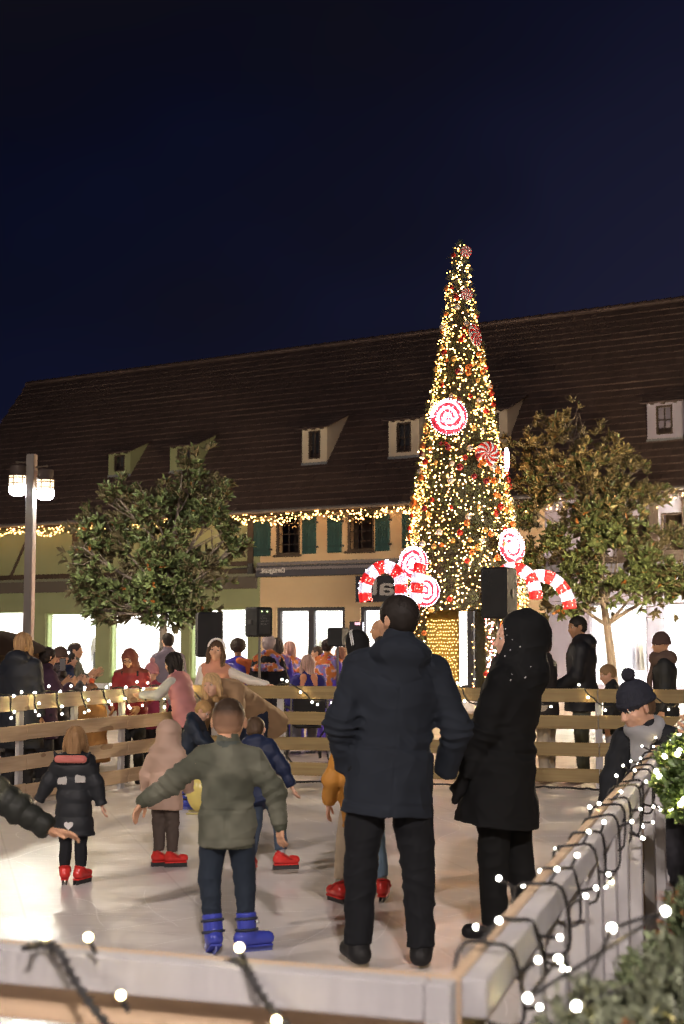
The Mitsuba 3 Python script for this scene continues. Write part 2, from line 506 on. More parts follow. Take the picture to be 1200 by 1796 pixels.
light_string(C_FAR_L, C_LEFT, "warm string lights wound round the left rink fence rail", 0.36, 0.105, 11, 0.1, LF - 1.5, br=0.014, cable_r=0.0075)
light_string(C_FAR_R, C_FAR_L, "warm string lights wound loosely round the far rink fence rail", 0.62, 0.16, 12, 0.1, LR - 0.1, br=0.014, cable_r=0.0065)
light_string(C_NEAR_R, C_FAR_R, "thick black cable with white bulbs coiled round the right rink fence rail", 0.30, 0.125, 13, 0.10, 5.6, br=0.0057, cable_r=0.0041, loose=0.010)
ns_ = thing("light_string", "black cable with few bulbs hanging over the nearest rail", "string lights")
for pp in ([(60, 1646, 2.62), (92, 1640, 2.66), (118, 1650, 2.60), (140, 1690, 2.585), (170, 1738, 2.57), (205, 1780, 2.56), (250, 1830, 2.55)],
           [(390, 1690, 2.60), (415, 1668, 2.60), (436, 1678, 2.55), (452, 1705, 2.505), (478, 1745, 2.495), (515, 1786, 2.485), (560, 1840, 2.475)],
           [(560, 1840, 2.475), (430, 1880, 2.47), (300, 1870, 2.52), (250, 1830, 2.55)]):
    c_ = np.array([at(*q) - [0, 0.075, 0] for q in pp])
    from scipy.interpolate import CubicSpline
    sp_ = CubicSpline(np.arange(len(c_)), c_)(np.linspace(0, len(c_) - 1, 60))
    tw_ = np.arange(60)[:, None] * 0.9
    for ph_ in (0, math.pi):
        part(ns_, "cable", tube(sp_ + 0.0042 * np.c_[np.cos(tw_ + ph_), np.zeros(60), np.sin(tw_ + ph_)], 0.0046, 6), "m_black", smooth=True)
for q in ((80, 1641, 2.58), (155, 1644, 2.53), (212, 1746, 2.46), (420, 1662, 2.50), (485, 1790, 2.38), (30, 1800, 2.5)):
    c_ = at(*q)
    part(ns_, "bulb", ball(c_, 0.0075, 2), "m_white", emit=(26.0, 20.0, 9.0), weight=0.12)
    part(ns_, "bulb_socket", tube([c_ + [0, 0, -0.004], c_ + [0.012, 0.01, -0.03]], 0.0045, 6), "m_black")


# ---------------------------------------------------------------- the building with shops
EU, EN = np.array([0.852, -0.524, 0.0]), np.array([-0.524, -0.852, 0.0])
EU, EN = unit(EU), unit(EN)
EZ = np.array([0, 0, 1.0])
B0 = np.array([0, 41.0, 0])


def bp(u, w, z):
    return B0 + EU * u + EN * w + EZ * z


def fac(px, py, w=0.0):
    """(u, z) of the facade plane (w in front of it) seen at a photo pixel."""
    r = ray(px, py)
    k = (B0 + w * EN).dot(EN) / r.dot(EN)
    X = r * k + [0, 0, EYE]
    return float((X - B0).dot(EU)), float(X[2])


def bmap(m):
    """From (u, w, z) to the world."""
    v, f = _vf(m)
    return trimesh.Trimesh(B0 + v[:, :1] * EU + v[:, 1:2] * EN + v[:, 2:3] * EZ, f[:, ::-1], process=False)


def bbox(u0, u1, w0, w1, z0, z1, r=0.0):
    a, b = (min(u0, u1), min(w0, w1), min(z0, z1)), (max(u0, u1), max(w0, w1), max(z0, z1))
    return bmap(bevel_box(a, b, r) if r else box(a, b))


def wall_mesh(poly, holes, w0, w1):
    import shapely.geometry as sg
    P = sg.Polygon(poly)
    for (a, b, c_, d) in holes:
        P = P.difference(sg.box(a, c_, b, d))
    ms = []
    for g in getattr(P, "geoms", [P]):
        m = trimesh.creation.extrude_polygon(g, w1 - w0, engine="earcut")
        v = np.array(m.vertices)
        ms.append(trimesh.Trimesh(np.c_[v[:, 0], v[:, 2] + w0, v[:, 1]], m.faces[:, ::-1], process=False))
    return bmap(cat(ms))


EAVE_W, EAVE_Z, RIDGE_W, RIDGE_Z = 0.45, 5.37, -4.3, 11.42
SL = np.array([RIDGE_W - EAVE_W, RIDGE_Z - EAVE_Z])
SLEN = float(np.linalg.norm(SL))
SD = SL / SLEN
SN = np.array([SD[1], -SD[0]])
if SN[1] < 0:
    SN = -SN


def roof_hit(px, py):
    """(u, w, z) where a photo pixel meets the front roof slope."""
    r = ray(px, py)
    nrm = EN * SN[0] + EZ * SN[1]
    o = bp(0, EAVE_W, EAVE_Z)
    k = (o - [0, 0, EYE]).dot(nrm) / r.dot(nrm)
    X = r * k + [0, 0, EYE] - B0
    return float(X.dot(EU)), float(X.dot(EN)), float(X[2])


UL, UR = fac(55, 670, RIDGE_W)[0], 17.0
bld = thing("shop_building", "long building with a steep dark tiled roof and bright shops below", "building")
U_GC, U_CL = fac(456, 1050)[0], fac(958, 1080)[0]
FLOOR_Z = fac(600, 1000)[1]
z_head = fac(545, 1065)[1]
holes_g = [(fac(80, 1100)[0], fac(168, 1100)[0], 0.12, fac(120, 1075)[1]), (fac(193, 1100)[0], fac(318, 1100)[0], 0.12, fac(250, 1073)[1]), (fac(333, 1100)[0], fac(435, 1100)[0], 0.12, fac(385, 1067)[1])]
holes_g += [(holes_g[0][0] - 3.4, holes_g[0][0] - 0.6, 0.12, 2.35)]
holes_c = [(fac(485, 1100)[0], fac(605, 1100)[0], 0.02, z_head), (fac(632, 1100)[0], fac(760, 1100)[0], 0.02, z_head), (fac(780, 1100)[0], fac(868, 1100)[0], 0.02, z_head)]
holes_l = [(fac(1035, 1100)[0], fac(1135, 1100)[0], 0.2, 2.38), (fac(1166, 1100)[0], fac(1166, 1100)[0] + 2.2, 0.2, 2.38), (fac(1166, 1100)[0] + 2.9, fac(1166, 1100)[0] + 5.0, 0.2, 2.38)]
# upper windows: (left, right, top, bottom) in photo pixels
up_c = [(485, 526, 905, 972), (610, 656, 902, 965), (735, 778, 898, 958), (858, 902, 892, 948)]
hu = []
for x0, x1, y0, y1 in up_c:
    (u0, z1), (u1, z0) = fac(x0, y0), fac(x1, y1)
    hu.append((u0, u1, z0, z1 + 0.06))
up_l = [(1098, 1140, 905, 975), (1160, 1200, 900, 968)]
for x0, x1, y0, y1 in up_l:
    (u0, z1), (u1, z0) = fac(x0, y0), fac(x1, y1)
    hu.append((u0, u1, z0, z1))
rects = [(UL, U_GC, "m_green", holes_g), (U_GC, U_CL, "m_cream", holes_c), (U_CL, UR, "m_lavender", holes_l)]
colours = ("green plastered wall with dark timber framing", "warm cream plastered wall above the shop front", "lavender grey plastered wall on the right")
for (a, b, m, hs), lab in zip(rects, colours):
    part(bld, "wall", wall_mesh([(a, PLAZA - 0.2), (b, PLAZA - 0.2), (b, EAVE_Z - 0.12), (a, EAVE_Z - 0.12)], hs + [h for h in hu if a < h[0] < b], -0.35, 0.0), m, lab)
for u in (UL, UR):
    g = np.array([[-0.36, EAVE_Z - 0.6], [RIDGE_W, RIDGE_Z - 0.15], [-8.4, EAVE_Z - 0.6], [-8.4, -0.3], [-0.36, -0.3]])
    v = np.array([[u + s * 0.15, w, z] for s in (-1, 1) for w, z in g])
    part(bld, "gable_wall", bmap(trimesh.convex.convex_hull(v)), "m_green")
part(bld, "rear_wall", bbox(UL, UR, -8.7, -8.4, -0.2, EAVE_Z), "m_cream")
# roof: slabs below, then the courses of tiles one by one
rs = [bp(u, w, z) for u in (UL - 0.25, UR + 0.25) for w, z in ((EAVE_W, EAVE_Z), (RIDGE_W, RIDGE_Z), (2 * RIDGE_W - EAVE_W, EAVE_Z))]
rs += [q - EZ * 0.12 for q in rs]
V = np.array(rs)
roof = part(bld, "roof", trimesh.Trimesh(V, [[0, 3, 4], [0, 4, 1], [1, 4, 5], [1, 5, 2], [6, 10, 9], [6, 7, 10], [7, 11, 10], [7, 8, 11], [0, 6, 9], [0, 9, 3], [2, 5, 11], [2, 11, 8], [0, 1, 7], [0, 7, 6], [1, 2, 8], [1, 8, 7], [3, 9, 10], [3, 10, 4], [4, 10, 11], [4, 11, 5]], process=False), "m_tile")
EXPO, TW = 0.283, 0.205
NC = int(SLEN / EXPO)
for i in range(NC):
    s0, s1 = i * EXPO - 0.03, min((i + 1) * EXPO + 0.05, SLEN)
    us = np.arange(UL - 0.28, UR + 0.3, TW) + (i % 2) * TW / 2
    n = len(us)
    r1, r2, r3 = rng.normal(0, 0.004, n), rng.normal(0, 0.006, n), rng.normal(0, 0.003, n)
    wave = 0.010 * np.sin(us * 0.7 + i) + 0.008 * np.sin(us * 0.23 + i * 1.7)
    lo, th = s0 + r2 + wave, 0.036
    def P(u, s, h):
        w = EAVE_W + SD[0] * s + SN[0] * h
        z = EAVE_Z + SD[1] * s + SN[1] * h
        return B0 + np.outer(u, EU) + np.outer(w, EN) + np.outer(z, EZ)
    one = np.ones(n)
    h0 = 0.036 + r1
    ub, uc = us + 0.003, us + TW - 0.003
    c8 = np.stack([P(ub, lo, h0 - th + r3 * 0), P(uc, lo, h0 - th), P(uc, s1 * one, 0.004 * one - th), P(ub, s1 * one, 0.004 * one - th),
                   P(ub, lo, h0 + r3), P(uc, lo, h0 - r3), P(uc, s1 * one, 0.006 * one), P(ub, s1 * one, 0.006 * one)], 1)
    Fq = BOXF[:, ::-1] if np.linalg.det(np.stack([EU, EN * SD[0] + EZ * SD[1], EN * SN[0] + EZ * SN[1]])) < 0 else BOXF
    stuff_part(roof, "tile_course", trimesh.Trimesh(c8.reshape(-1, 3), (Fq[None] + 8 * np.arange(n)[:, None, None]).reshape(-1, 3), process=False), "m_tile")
rid = []
for u in np.arange(UL - 0.25, UR, 0.38):
    rid.append(tube([bp(u, RIDGE_W, RIDGE_Z + 0.01), bp(u + 0.40, RIDGE_W, RIDGE_Z + 0.025)], [0.105, 0.12], 10))
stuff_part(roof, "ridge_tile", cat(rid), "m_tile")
gut = tube([bp(UL - 0.3, EAVE_W + 0.10, EAVE_Z - 0.05), bp(UR, EAVE_W + 0.10, EAVE_Z - 0.05)], 0.062, 10)
part(bld, "gutter", gut, "m_matt", color=(0.16, 0.15, 0.15), smooth=40 if False else False)
part(bld, "soffit", bbox(UL, UR, 0.0, EAVE_W + 0.03, EAVE_Z - 0.16, EAVE_Z - 0.12), "m_timber")


# dormers: (front left px, right px, top y, bottom y, apex px, apex y, wall bsdf)
def dormer(x0, x1, y0, y1, apx, apy, m, label, lit=False):
    u0, w, z0 = roof_hit(x0, y1)
    u1 = roof_hit(x1, y1)[0]
    z1 = fac((x0 + x1) / 2, y0, w)[1]
    z0 -= 0.05
    da = part(bld, "dormer", bbox(u0 + 0.001, u1 - 0.001, w - 0.10, w, z0, z0 + 0.22), m, label)
    ww = (u1 - u0) * 0.47
    uc = u0 + (u1 - u0) * 0.5
    zw0, zw1 = z0 + 0.24, z1 - 0.10
    part(da, "front", wall_mesh([(u0, z0), (u1, z0), (u1, z1), (u0, z1)], [(uc - ww / 2, uc + ww / 2, zw0, zw1)], w - 0.12, w + 0.002), m)
    # cheeks
    def w_roof(z):
        return EAVE_W + (z - EAVE_Z) * SD[0] / SD[1]
    rise = 0.42
    k = SD[0] / SD[1]
    dep = (z1 - z0 + 0.04) / (-1 / k - rise) if (-1 / k - rise) > 0.2 else 3.0
    zt = z1 + rise * dep
    for u in (u0, u1):
        s = 1 if u == u1 else -1
        v = np.array([[uu, ww_, zz] for uu in (u, u - s * 0.09) for ww_, zz in ((w - 0.001, z0), (w - 0.001, z1), (w - dep, zt), (w - dep, zt - 0.05))])
        part(da, "cheek", bmap(trimesh.convex.convex_hull(v)), m)
    # its little roof: a slab with tile courses
    fr, side = 0.20, 0.13
    ms = []
    nrow = max(3, int((dep + fr) / 0.24))
    for i in range(nrow):
        a0, a1 = w + fr - i * (dep + fr) / nrow + 0.02, w + fr - (i + 1) * (dep + fr) / nrow
        zz = lambda ww_: z1 + rise * (w - ww_) + 0.03
        n = int((u1 - u0 + 2 * side) / TW)
        tw = (u1 - u0 + 2 * side) / n
        for j in range(n):
            ua = u0 - side + j * tw
            d = rng.normal(0, 0.004)
            ms.append(bmap(hexa([[ua, a1, zz(a1)], [ua + tw - .004, a1, zz(a1)], [ua + tw - .004, a0, zz(a0) + d], [ua, a0, zz(a0) + d],
                                 [ua, a1, zz(a1) + 0.02], [ua + tw - .004, a1, zz(a1) + 0.02], [ua + tw - .004, a0, zz(a0) + 0.045 + d], [ua, a0, zz(a0) + 0.045 + d]])))
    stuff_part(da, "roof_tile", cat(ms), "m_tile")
    part(da, "rafter", [bbox(uc + s * (u1 - u0) * 0.33 - 0.04, uc + s * (u1 - u0) * 0.33 + 0.04, w, w + 0.15, z1 - 0.07, z1 + 0.02) for s in (-1, 0, 1)], "m_timber")
    f = 0.045
    part(da, "window_frame", [bbox(uc - ww / 2, uc - ww / 2 + f, w - 0.07, w + 0.012, zw0, zw1), bbox(uc + ww / 2 - f, uc + ww / 2, w - 0.07, w + 0.012, zw0, zw1), bbox(uc - ww / 2 + f, uc + ww / 2 - f, w - 0.07, w + 0.012, zw0, zw0 + f), bbox(uc - ww / 2 + f, uc + ww / 2 - f, w - 0.07, w + 0.012, zw1 - f, zw1), bbox(uc - 0.012, uc + 0.012, w - 0.06, w - 0.02, zw0 + f, zw1 - f), bbox(uc - ww / 2 + f, uc + ww / 2 - f, w - 0.06, w - 0.022, (zw0 + zw1) / 2 - 0.012, (zw0 + zw1) / 2 + 0.012)], "m_timber")
    part(da, "pane", bmap(trimesh.Trimesh([[uc - ww / 2, w - 0.04, zw0], [uc + ww / 2, w - 0.04, zw0], [uc + ww / 2, w - 0.04, zw1], [uc - ww / 2, w - 0.04, zw1]], [[0, 1, 2], [0, 2, 3]], process=False)), "m_glass")
    part(da, "room", bbox(uc - ww / 2 - 0.05, uc + ww / 2 + 0.05, w - 0.32, w - 0.30, zw0 - 0.05, zw1 + 0.05), "m_lavender" if m == "m_lavender" else "m_darkgrey")
    part(da, "flashing", bbox(u0 - 0.02, u1 + 0.02, w + 0.003, w + 0.03, z0 - 0.02, z0 + 0.13), "m_matt", color=(0.20, 0.215, 0.25))


dormer(190, 227, 793, 838, 275, 748, "m_green", "leftmost dormer with a pale green front above the lamp")
dormer(298, 345, 781, 830, 381, 735, "m_green", "second dormer from the left behind the tree top")
dormer(530, 572, 750, 817, 617, 700, "m_dormer", "cream dormer in the middle of the roof")
dormer(682, 734, 735, 806, 765, 685, "m_dormer", "cream dormer just left of the christmas tree")
dormer(836, 889, 719, 785, 922, 672, "m_dormer", "cream dormer partly hidden by the christmas tree")
dormer(1136, 1196, 704, 776, 1230, 660, "m_lavender", "lavender dormer at the right edge of the roof")

# half timbering on the green part
zf = FLOOR_Z
for px in (132, 262, 440):
    u = fac(px, 960)[0]
    part(bld, "timber", bbox(u - 0.11, u + 0.11, -0.02, 0.035, zf, EAVE_Z - 0.17), "m_timber")
for a, b in (((20, 1000), (56, 940)), ((345, 1000), (320, 945))):
    (u0, z0), (u1, z1) = fac(*a), fac(*b)
    part(bld, "timber", bar(bp(u0, 0.012, zf + 0.05), bp(u1, 0.012, EAVE_Z - 0.2), 0.17, 0.05, up=EN), "m_timber")
part(bld, "timber", bbox(UL, U_GC - 0.15, -0.02, 0.045, zf - 0.02, zf + 0.14), "m_timber")
part(bld, "timber", bbox(fac(405, 960)[0], fac(440, 960)[0], -0.02, 0.04, zf + 0.22, zf + 0.36), "m_timber")
for px in (1090, 1148, 1205):
    u = fac(px, 940)[0]
    part(bld, "timber", bbox(u - 0.12, u + 0.12, -0.02, 0.035, zf + 0.1, EAVE_Z - 0.17), "m_timber")
part(bld, "timber", bbox(U_CL + 0.1, UR, -0.02, 0.045, zf - 0.02, zf + 0.16), "m_timber")
# fascia band between the floors and its mouldings
z_f0 = fac(300, 1035)[1]
part(bld, "fascia", bbox(UL, U_GC - 0.1, 0.003, 0.10, z_f0, zf - 0.03), "m_matt", label="dull brown grey fascia over the green shop", color=(0.115, 0.10, 0.085))
z_s0 = fac(600, 1009)[1]
part(bld, "fascia", bbox(U_GC - 0.08, U_CL, 0.003, 0.12, z_s0, zf + 0.02), "m_matt", label="dark grey sign band over the cream shop", color=(0.085, 0.088, 0.105))
part(bld, "fascia", bbox(U_CL + 0.02, UR, 0.003, 0.10, z_s0 - 0.1, zf - 0.03), "m_matt", label="grey fascia over the right shop", color=(0.2, 0.2, 0.24))
for z0, z1, w in ((0.05, 0.13, 0.17), (0.15, 0.20, 0.13), (0.21, 0.30, 0.10)):
    part(bld, "moulding", bbox(U_GC - 0.05, U_CL, 0.003, w, zf + z0, zf + z1), "m_matt", color=(0.22, 0.21, 0.235) if z0 != 0.15 else (0.36, 0.32, 0.27))
part(bld, "moulding", bbox(UL, U_GC - 0.12, 0.003, 0.14, zf - 0.02 - 0.10, zf - 0.035), "m_matt", color=(0.19, 0.20, 0.15))


# upper windows with shutters
def upper_window(u0, u1, z0, z1, lamp=False, dark=(0.05, 0.035, 0.025), mullion=True):
    w_ = part(bld, "window", [bbox(u0, u0 + 0.05, -0.10, 0.012, z0, z1), bbox(u1 - 0.05, u1, -0.10, 0.012, z0, z1), bbox(u0 + 0.05, u1 - 0.05, -0.10, 0.010, z1 - 0.06, z1), bbox(u0 + 0.05, u1 - 0.05, -0.10, 0.010, z0, z0 + 0.06)], "m_timber")
    part(w_, "sill", bbox(u0 - 0.07, u1 + 0.07, 0.004, 0.09, z0 - 0.075, z0 - 0.004, 0.006), "m_timber")
    part(w_, "pane", bmap(trimesh.Trimesh([[u0, -0.05, z0], [u1, -0.05, z0], [u1, -0.05, z1], [u0, -0.05, z1]], [[0, 1, 2], [0, 2, 3]], process=False)), "m_glass")
    uc = (u0 + u1) / 2
    bars = []
    if mullion:
        bars.append(bbox(uc - 0.012, uc + 0.012, -0.07, -0.055, z0 + 0.06, z1 - 0.06))
        for k in range(1, 4):
            z = z0 + (z1 - z0) * k / 4
            bars.append(bbox(u0 + 0.05, u1 - 0.05, -0.0695, -0.0555, z - 0.01, z + 0.01))
        part(w_, "glazing_bar", bars, "m_timber")
    part(w_, "room", [bbox(u0 - 0.8, u1 + 0.8, -2.2, -2.17, z0 - 0.3, z1 + 0.2), bbox(u0 - 0.8, u1 + 0.8, -2.17, -0.36, z0 - 0.35, z0 - 0.3), bbox(u0 - 0.8, u1 + 0.8, -2.17, -0.36, z1 + 0.15, z1 + 0.18)], "m_matt", color=(0.13, 0.09, 0.06))
    if lamp:
        s = single("pendant_lamp", "round glowing lamp seen through the upper window", "lamp", bmap(trimesh.Trimesh(np.array(_ICO[2].vertices) * [0.33, 0.33, 0.12] + [uc + 0.12, -1.1, z0 + 0.28], np.array(_ICO[2].faces)[:, ::-1], process=False)), "m_white", emit=(5, 4.8, 4.2), weight=0.3)


for i, h in enumerate(hu):
    upper_window(h[0], h[1], h[2], h[3], lamp=(i == 0))


def shutter(x0, x1, y0, y1, label=None):
    (u0, z1), (u1, z0) = fac(x0, y0), fac(x1, y1)
    s = part(bld, "shutter", bbox(u0, u1, 0.005, 0.032, z0, z1, 0.004), "m_matt", color=(0.022, 0.060, 0.062))
    n = 5
    for k in range(n):
        part(s, "board", bbox(u0 + (u1 - u0) * (k + 0.06) / n, u0 + (u1 - u0) * (k + 0.94) / n, 0.032, 0.042, z0 + 0.01, z1 - 0.01), "m_matt", color=np.array((0.025, 0.068, 0.070)) * rng.uniform(0.85, 1.15))
    for q in (0.18, 0.84):
        zq = z0 + (z1 - z0) * q
        part(s, "batten", bbox(u0 + 0.02, u1 - 0.02, 0.042, 0.062, zq - 0.035, zq + 0.035), "m_matt", color=(0.022, 0.060, 0.062))
        part(s, "hinge", bbox(u1 - 0.01, u1 + 0.07, 0.004, 0.07, zq - 0.03, zq + 0.03), "m_black")


for s in ((446, 475, 915, 975), (531, 555, 907, 971), (575, 600, 905, 969), (659, 684, 903, 966), (706, 730, 899, 962), (783, 806, 895, 956), (832, 855, 893, 952)):
    shutter(*s)


# shop fronts
def shop_glass(h, frame, divs, w=-0.12, depth=0.07, fr=0.09, label=None):
    u0, u1, z0, z1 = h
    sf = part(bld, "shop_window", [bbox(u0 + 0.001, u0 + fr, w - depth, w + depth, z0 + 0.001, z1 - 0.001), bbox(u1 - fr, u1 - 0.001, w - depth, w + depth, z0 + 0.001, z1 - 0.001), bbox(u0 + fr, u1 - fr, w - depth, w + depth - 0.002, z1 - fr, z1 - 0.001), bbox(u0 + fr, u1 - fr, w - depth, w + depth - 0.002, z0 + 0.001, z0 + fr)], frame[0], label, **frame[1])
    for k in range(1, divs):
        u = u0 + (u1 - u0) * k / divs
        part(sf, "mullion", bbox(u - fr * 0.9, u + fr * 0.9, w - depth + 0.004, w + depth - 0.004, z0 + fr, z1 - fr), frame[0], **frame[1])
    for k in range(divs):
        a, b = u0 + (u1 - u0) * k / divs, u0 + (u1 - u0) * (k + 1) / divs
        part(sf, "pane", bmap(trimesh.Trimesh([[a + 0.02, w, z0], [b - 0.02, w, z0], [b - 0.02, w, z1], [a + 0.02, w, z1]], [[0, 1, 2], [0, 2, 3]], process=False)), "m_glass")


GF = ("m_matt", {"color": (0.33, 0.40, 0.18)})
DF = ("m_matt", {"color": (0.07, 0.072, 0.085)})
LFR = ("m_matt", {"color": (0.42, 0.42, 0.48)})
for h in holes_g:
    shop_glass(h, GF, 1, fr=0.05)
for h in holes_c:
    shop_glass(h, DF, 2, fr=0.11)
for h in holes_l:
    shop_glass(h, LFR, 1, fr=0.04)
ZC = 2.9
for k, (a, b) in enumerate(((UL + 0.3, U_GC - 0.1), (U_GC + 0.1, U_CL - 0.1), (U_CL + 0.1, UR - 0.3))):
    ir = part(bld, "shop_interior", [bbox(a, b, -4.4, -4.3, 0.0, ZC), bbox(a, b, -4.3, -0.36, -0.04, -0.005), bbox(a - 0.08, a, -4.4, -0.36, -0.04, ZC), bbox(b, b + 0.08, -4.4, -0.36, -0.04, ZC), bbox(a - 0.08, b + 0.08, -4.4, -0.36, ZC + 0.01, ZC + 0.05)], "m_white")
    part(ir, "ceiling_light", [bbox(a + 0.2, b - 0.2, -1.7, -1.1, ZC - 0.03, ZC - 0.005), bbox(a + 0.2, b - 0.2, -3.4, -2.8, ZC - 0.03, ZC - 0.005)], "m_white", emit=SHOP, weight=6.0)

# lettering: mirrored, as it stands on the sign band
def letters(text, h, u0, u1, w, z, depth=0.02):
    m = meshkit.text_mesh(text, h, depth, bold=True)
    v = np.array(m.vertices)
    v[:, 0] -= v[:, 0].min()
    v[:, 0] *= (u1 - u0) / v[:, 0].max()
    return bmap(trimesh.Trimesh(np.c_[u1 - v[:, 0], v[:, 2] + w, v[:, 1] + z], np.array(m.faces), process=False))


ub0, ub1 = fac(462, 1000)[0], fac(505, 1000)[0]
sg_ = thing("shop_sign", "small mirrored white lettering on the dark band at the left end of the cream shop", "sign")
zc_ = fac(484, 1006)[1]
part(sg_, "panel", bbox(U_GC - 0.02, ub1 + 4.2, 0.122, 0.16, zc_ - 0.09, zc_ + 0.24), "m_matt", color=(0.075, 0.078, 0.10))
part(sg_, "lettering", letters("Desigual.", 0.135, ub0, ub1, 0.161, zc_ + 0.02), "m_matt", color=(0.7, 0.7, 0.7))
sg2 = thing("shop_sign", "large dark panel with mirrored white letters beside the christmas tree", "sign")
ua, ub, z1_, z0_ = fac(627, 1030)[0], fac(905, 1030)[0], fac(700, 1008)[1], fac(640, 1056)[1]
part(sg2, "panel", bbox(ua, ub, 0.005, 0.10, z0_, z1_ - 0.01), "m_matt", color=(0.04, 0.043, 0.055))
part(sg2, "lettering", letters("Desigual.", 0.44, fac(642, 1040)[0], fac(868, 1040)[0], 0.101, fac(690, 1043)[1]), "m_matt", color=(0.45, 0.45, 0.46))
# the outdoor spotlights on brackets between the shops
br = thing("wall_bracket", "small dark bracket at the seam of the green and cream walls", "bracket")
zb_ = fac(445, 1000)[1]
part(br, "arm", bbox(U_GC - 0.95, U_GC - 0.16, 0.12, 0.17, zb_ + 0.03, zb_ + 0.08), "m_black")
part(br, "plate", bbox(U_GC - 0.35, U_GC - 0.17, 0.102, 0.20, zb_ - 0.12, zb_ + 0.2), "m_black")

# things in the shop windows
def mannequin(u, w, label, top, legs, head=(0.25, 0.25, 0.27)):
    t = thing("shop_mannequin", label, "mannequin")
    o = lambda a, b, c: bp(u + a, w + b, c)
    part(t, "head", trimesh.Trimesh(np.array(_ICO[2].vertices) * [0.085, 0.10, 0.125] + o(0, 0, 1.66), _ICO[2].faces, process=False), "m_matt", color=head, smooth=True)
    part(t, "top", [tube([o(0, 0, 0.95), o(0, 0, 1.15), o(0, 0, 1.38), o(0, 0, 1.46), o(0, 0, 1.54)], [0.17, 0.155, 0.19, 0.12, 0.05], 12), tube([o(-0.19, 0, 1.4), o(-0.24, 0, 1.15), o(-0.22, 0.06, 0.88)], [0.06, 0.05, 0.045], 8), tube([o(0.19, 0, 1.4), o(0.24, 0, 1.15), o(0.22, 0.06, 0.88)], [0.06, 0.05, 0.045], 8)], "m_cloth", color=top, smooth=True)
    part(t, "trousers", [tube([o(-0.02, 0, 0.97), o(-0.09, 0, 0.85), o(-0.10, 0, 0.5), o(-0.10, 0, 0.06)], [0.12, 0.10, 0.10, 0.12], 10), tube([o(0.02, 0, 0.97), o(0.09, 0, 0.85), o(0.10, 0, 0.5), o(0.11, 0, 0.06)], [0.12, 0.10, 0.10, 0.12], 10)], "m_cloth", color=legs, smooth=True)
    part(t, "base", lathe([(0.0, -0.003), (0.2, -0.003), (0.2, 0.02), (0.0, 0.025)], bp(u, w, 0), 20), "m_metal", color=(0.5, 0.5, 0.5))


mannequin(fac(146, 1150)[0], -0.75, "shop window mannequin in a white top and wide grey trousers", (0.75, 0.74, 0.74), (0.22, 0.22, 0.24), (0.1, 0.1, 0.12))
mannequin(fac(522, 1150)[0] - 0.1, -1.2, "pale mannequin behind the left pane of the cream shop door", (0.62, 0.66, 0.62), (0.35, 0.40, 0.42), (0.55, 0.55, 0.56))
for px, k, lab in ((95, 0, "left"), (395, 1, "third"), (1085, 2, "right")):
    t = thing("clothes_rail", f"pale clothes rail inside the {('leftmost', 'third', 'right lavender')[k]} shop window", "clothes rail")
    u = fac(px, 1150)[0]
    part(t, "frame", [tube([bp(u - 0.6, -2.6, 0), bp(u - 0.6, -2.6, 1.4), bp(u + 0.6, -2.6, 1.4), bp(u + 0.6, -2.6, 0)], 0.015, 6)], "m_metal", color=(0.6, 0.6, 0.6))
    for j in range(9):
        uu = u - 0.5 + j * 0.125
        c_ = np.array([(0.6, 0.6, 0.62), (0.55, 0.5, 0.5), (0.5, 0.45, 0.35), (0.7, 0.7, 0.7)][j % 4])
        part(t, "garment", bmap(trimesh.convex.convex_hull(np.array([[uu - 0.03, -2.6 + s * 0.2, 1.28] for s in (-1, 1)] + [[uu + 0.03, -2.6 + s * 0.24, 0.55] for s in (-1, 1)] + [[uu, -2.6, 1.38], [uu - 0.04, -2.6, 0.5]]))), "m_cloth", color=c_)


# ---------------------------------------------------------------- eaves garland
def garland(u0, u1, label, seed, dens=32.0):
    r = np.random.default_rng(seed)
    t = thing("light_garland", label, "garland")
    n = int((u1 - u0) * 55)
    u = r.uniform(u0, u1, n)
    drop = 0.20 + 0.10 * np.sin(u * 2.1) + 0.05 * np.sin(u * 5.3)
    z = EAVE_Z - 0.13 - r.uniform(0, 1, n) ** 0.8 * drop
    w = EAVE_W + 0.05 + r.normal(0, 0.05, n)
    V, F = [], []
    for i in range(n):
        c = bp(u[i], w[i], z[i])
        for k in range(4):
            d = unit(r.normal(0, 1, 3) + [0, 0, -0.4])
            s = unit(np.cross(d, r.normal(0, 1, 3))) * 0.008
            b = len(V)
            V += [c - s, c + s, c + d * r.uniform(0.06, 0.12)]
            F.append([b, b + 1, b + 2])
    stuff_part(t, "greenery", trimesh.Trimesh(V, F, process=False), "m_leaf", color=(0.025, 0.05, 0.018))
    m = int((u1 - u0) * dens)
    u = r.uniform(u0, u1, m)
    drop = 0.30 + 0.09 * np.sin(u * 2.1) + 0.05 * np.sin(u * 5.3)
    P = np.array([bp(a, EAVE_W + 0.10 + r.normal(0, 0.05), EAVE_Z - 0.12 - r.uniform(0, 1) ** 0.7 * b) for a, b in zip(u, drop)])
    stuff_part(t, "bulb", many(_ICO[1], P, 0.021), "m_white", emit=WARM, weight=5.0)


garland(UL, fac(900, 880)[0], "warm white light garland under the eaves of the left and middle shops", 21)
garland(fac(905, 880)[0], UR, "warm white light garland under the eaves behind the right tree", 22, 9.0)


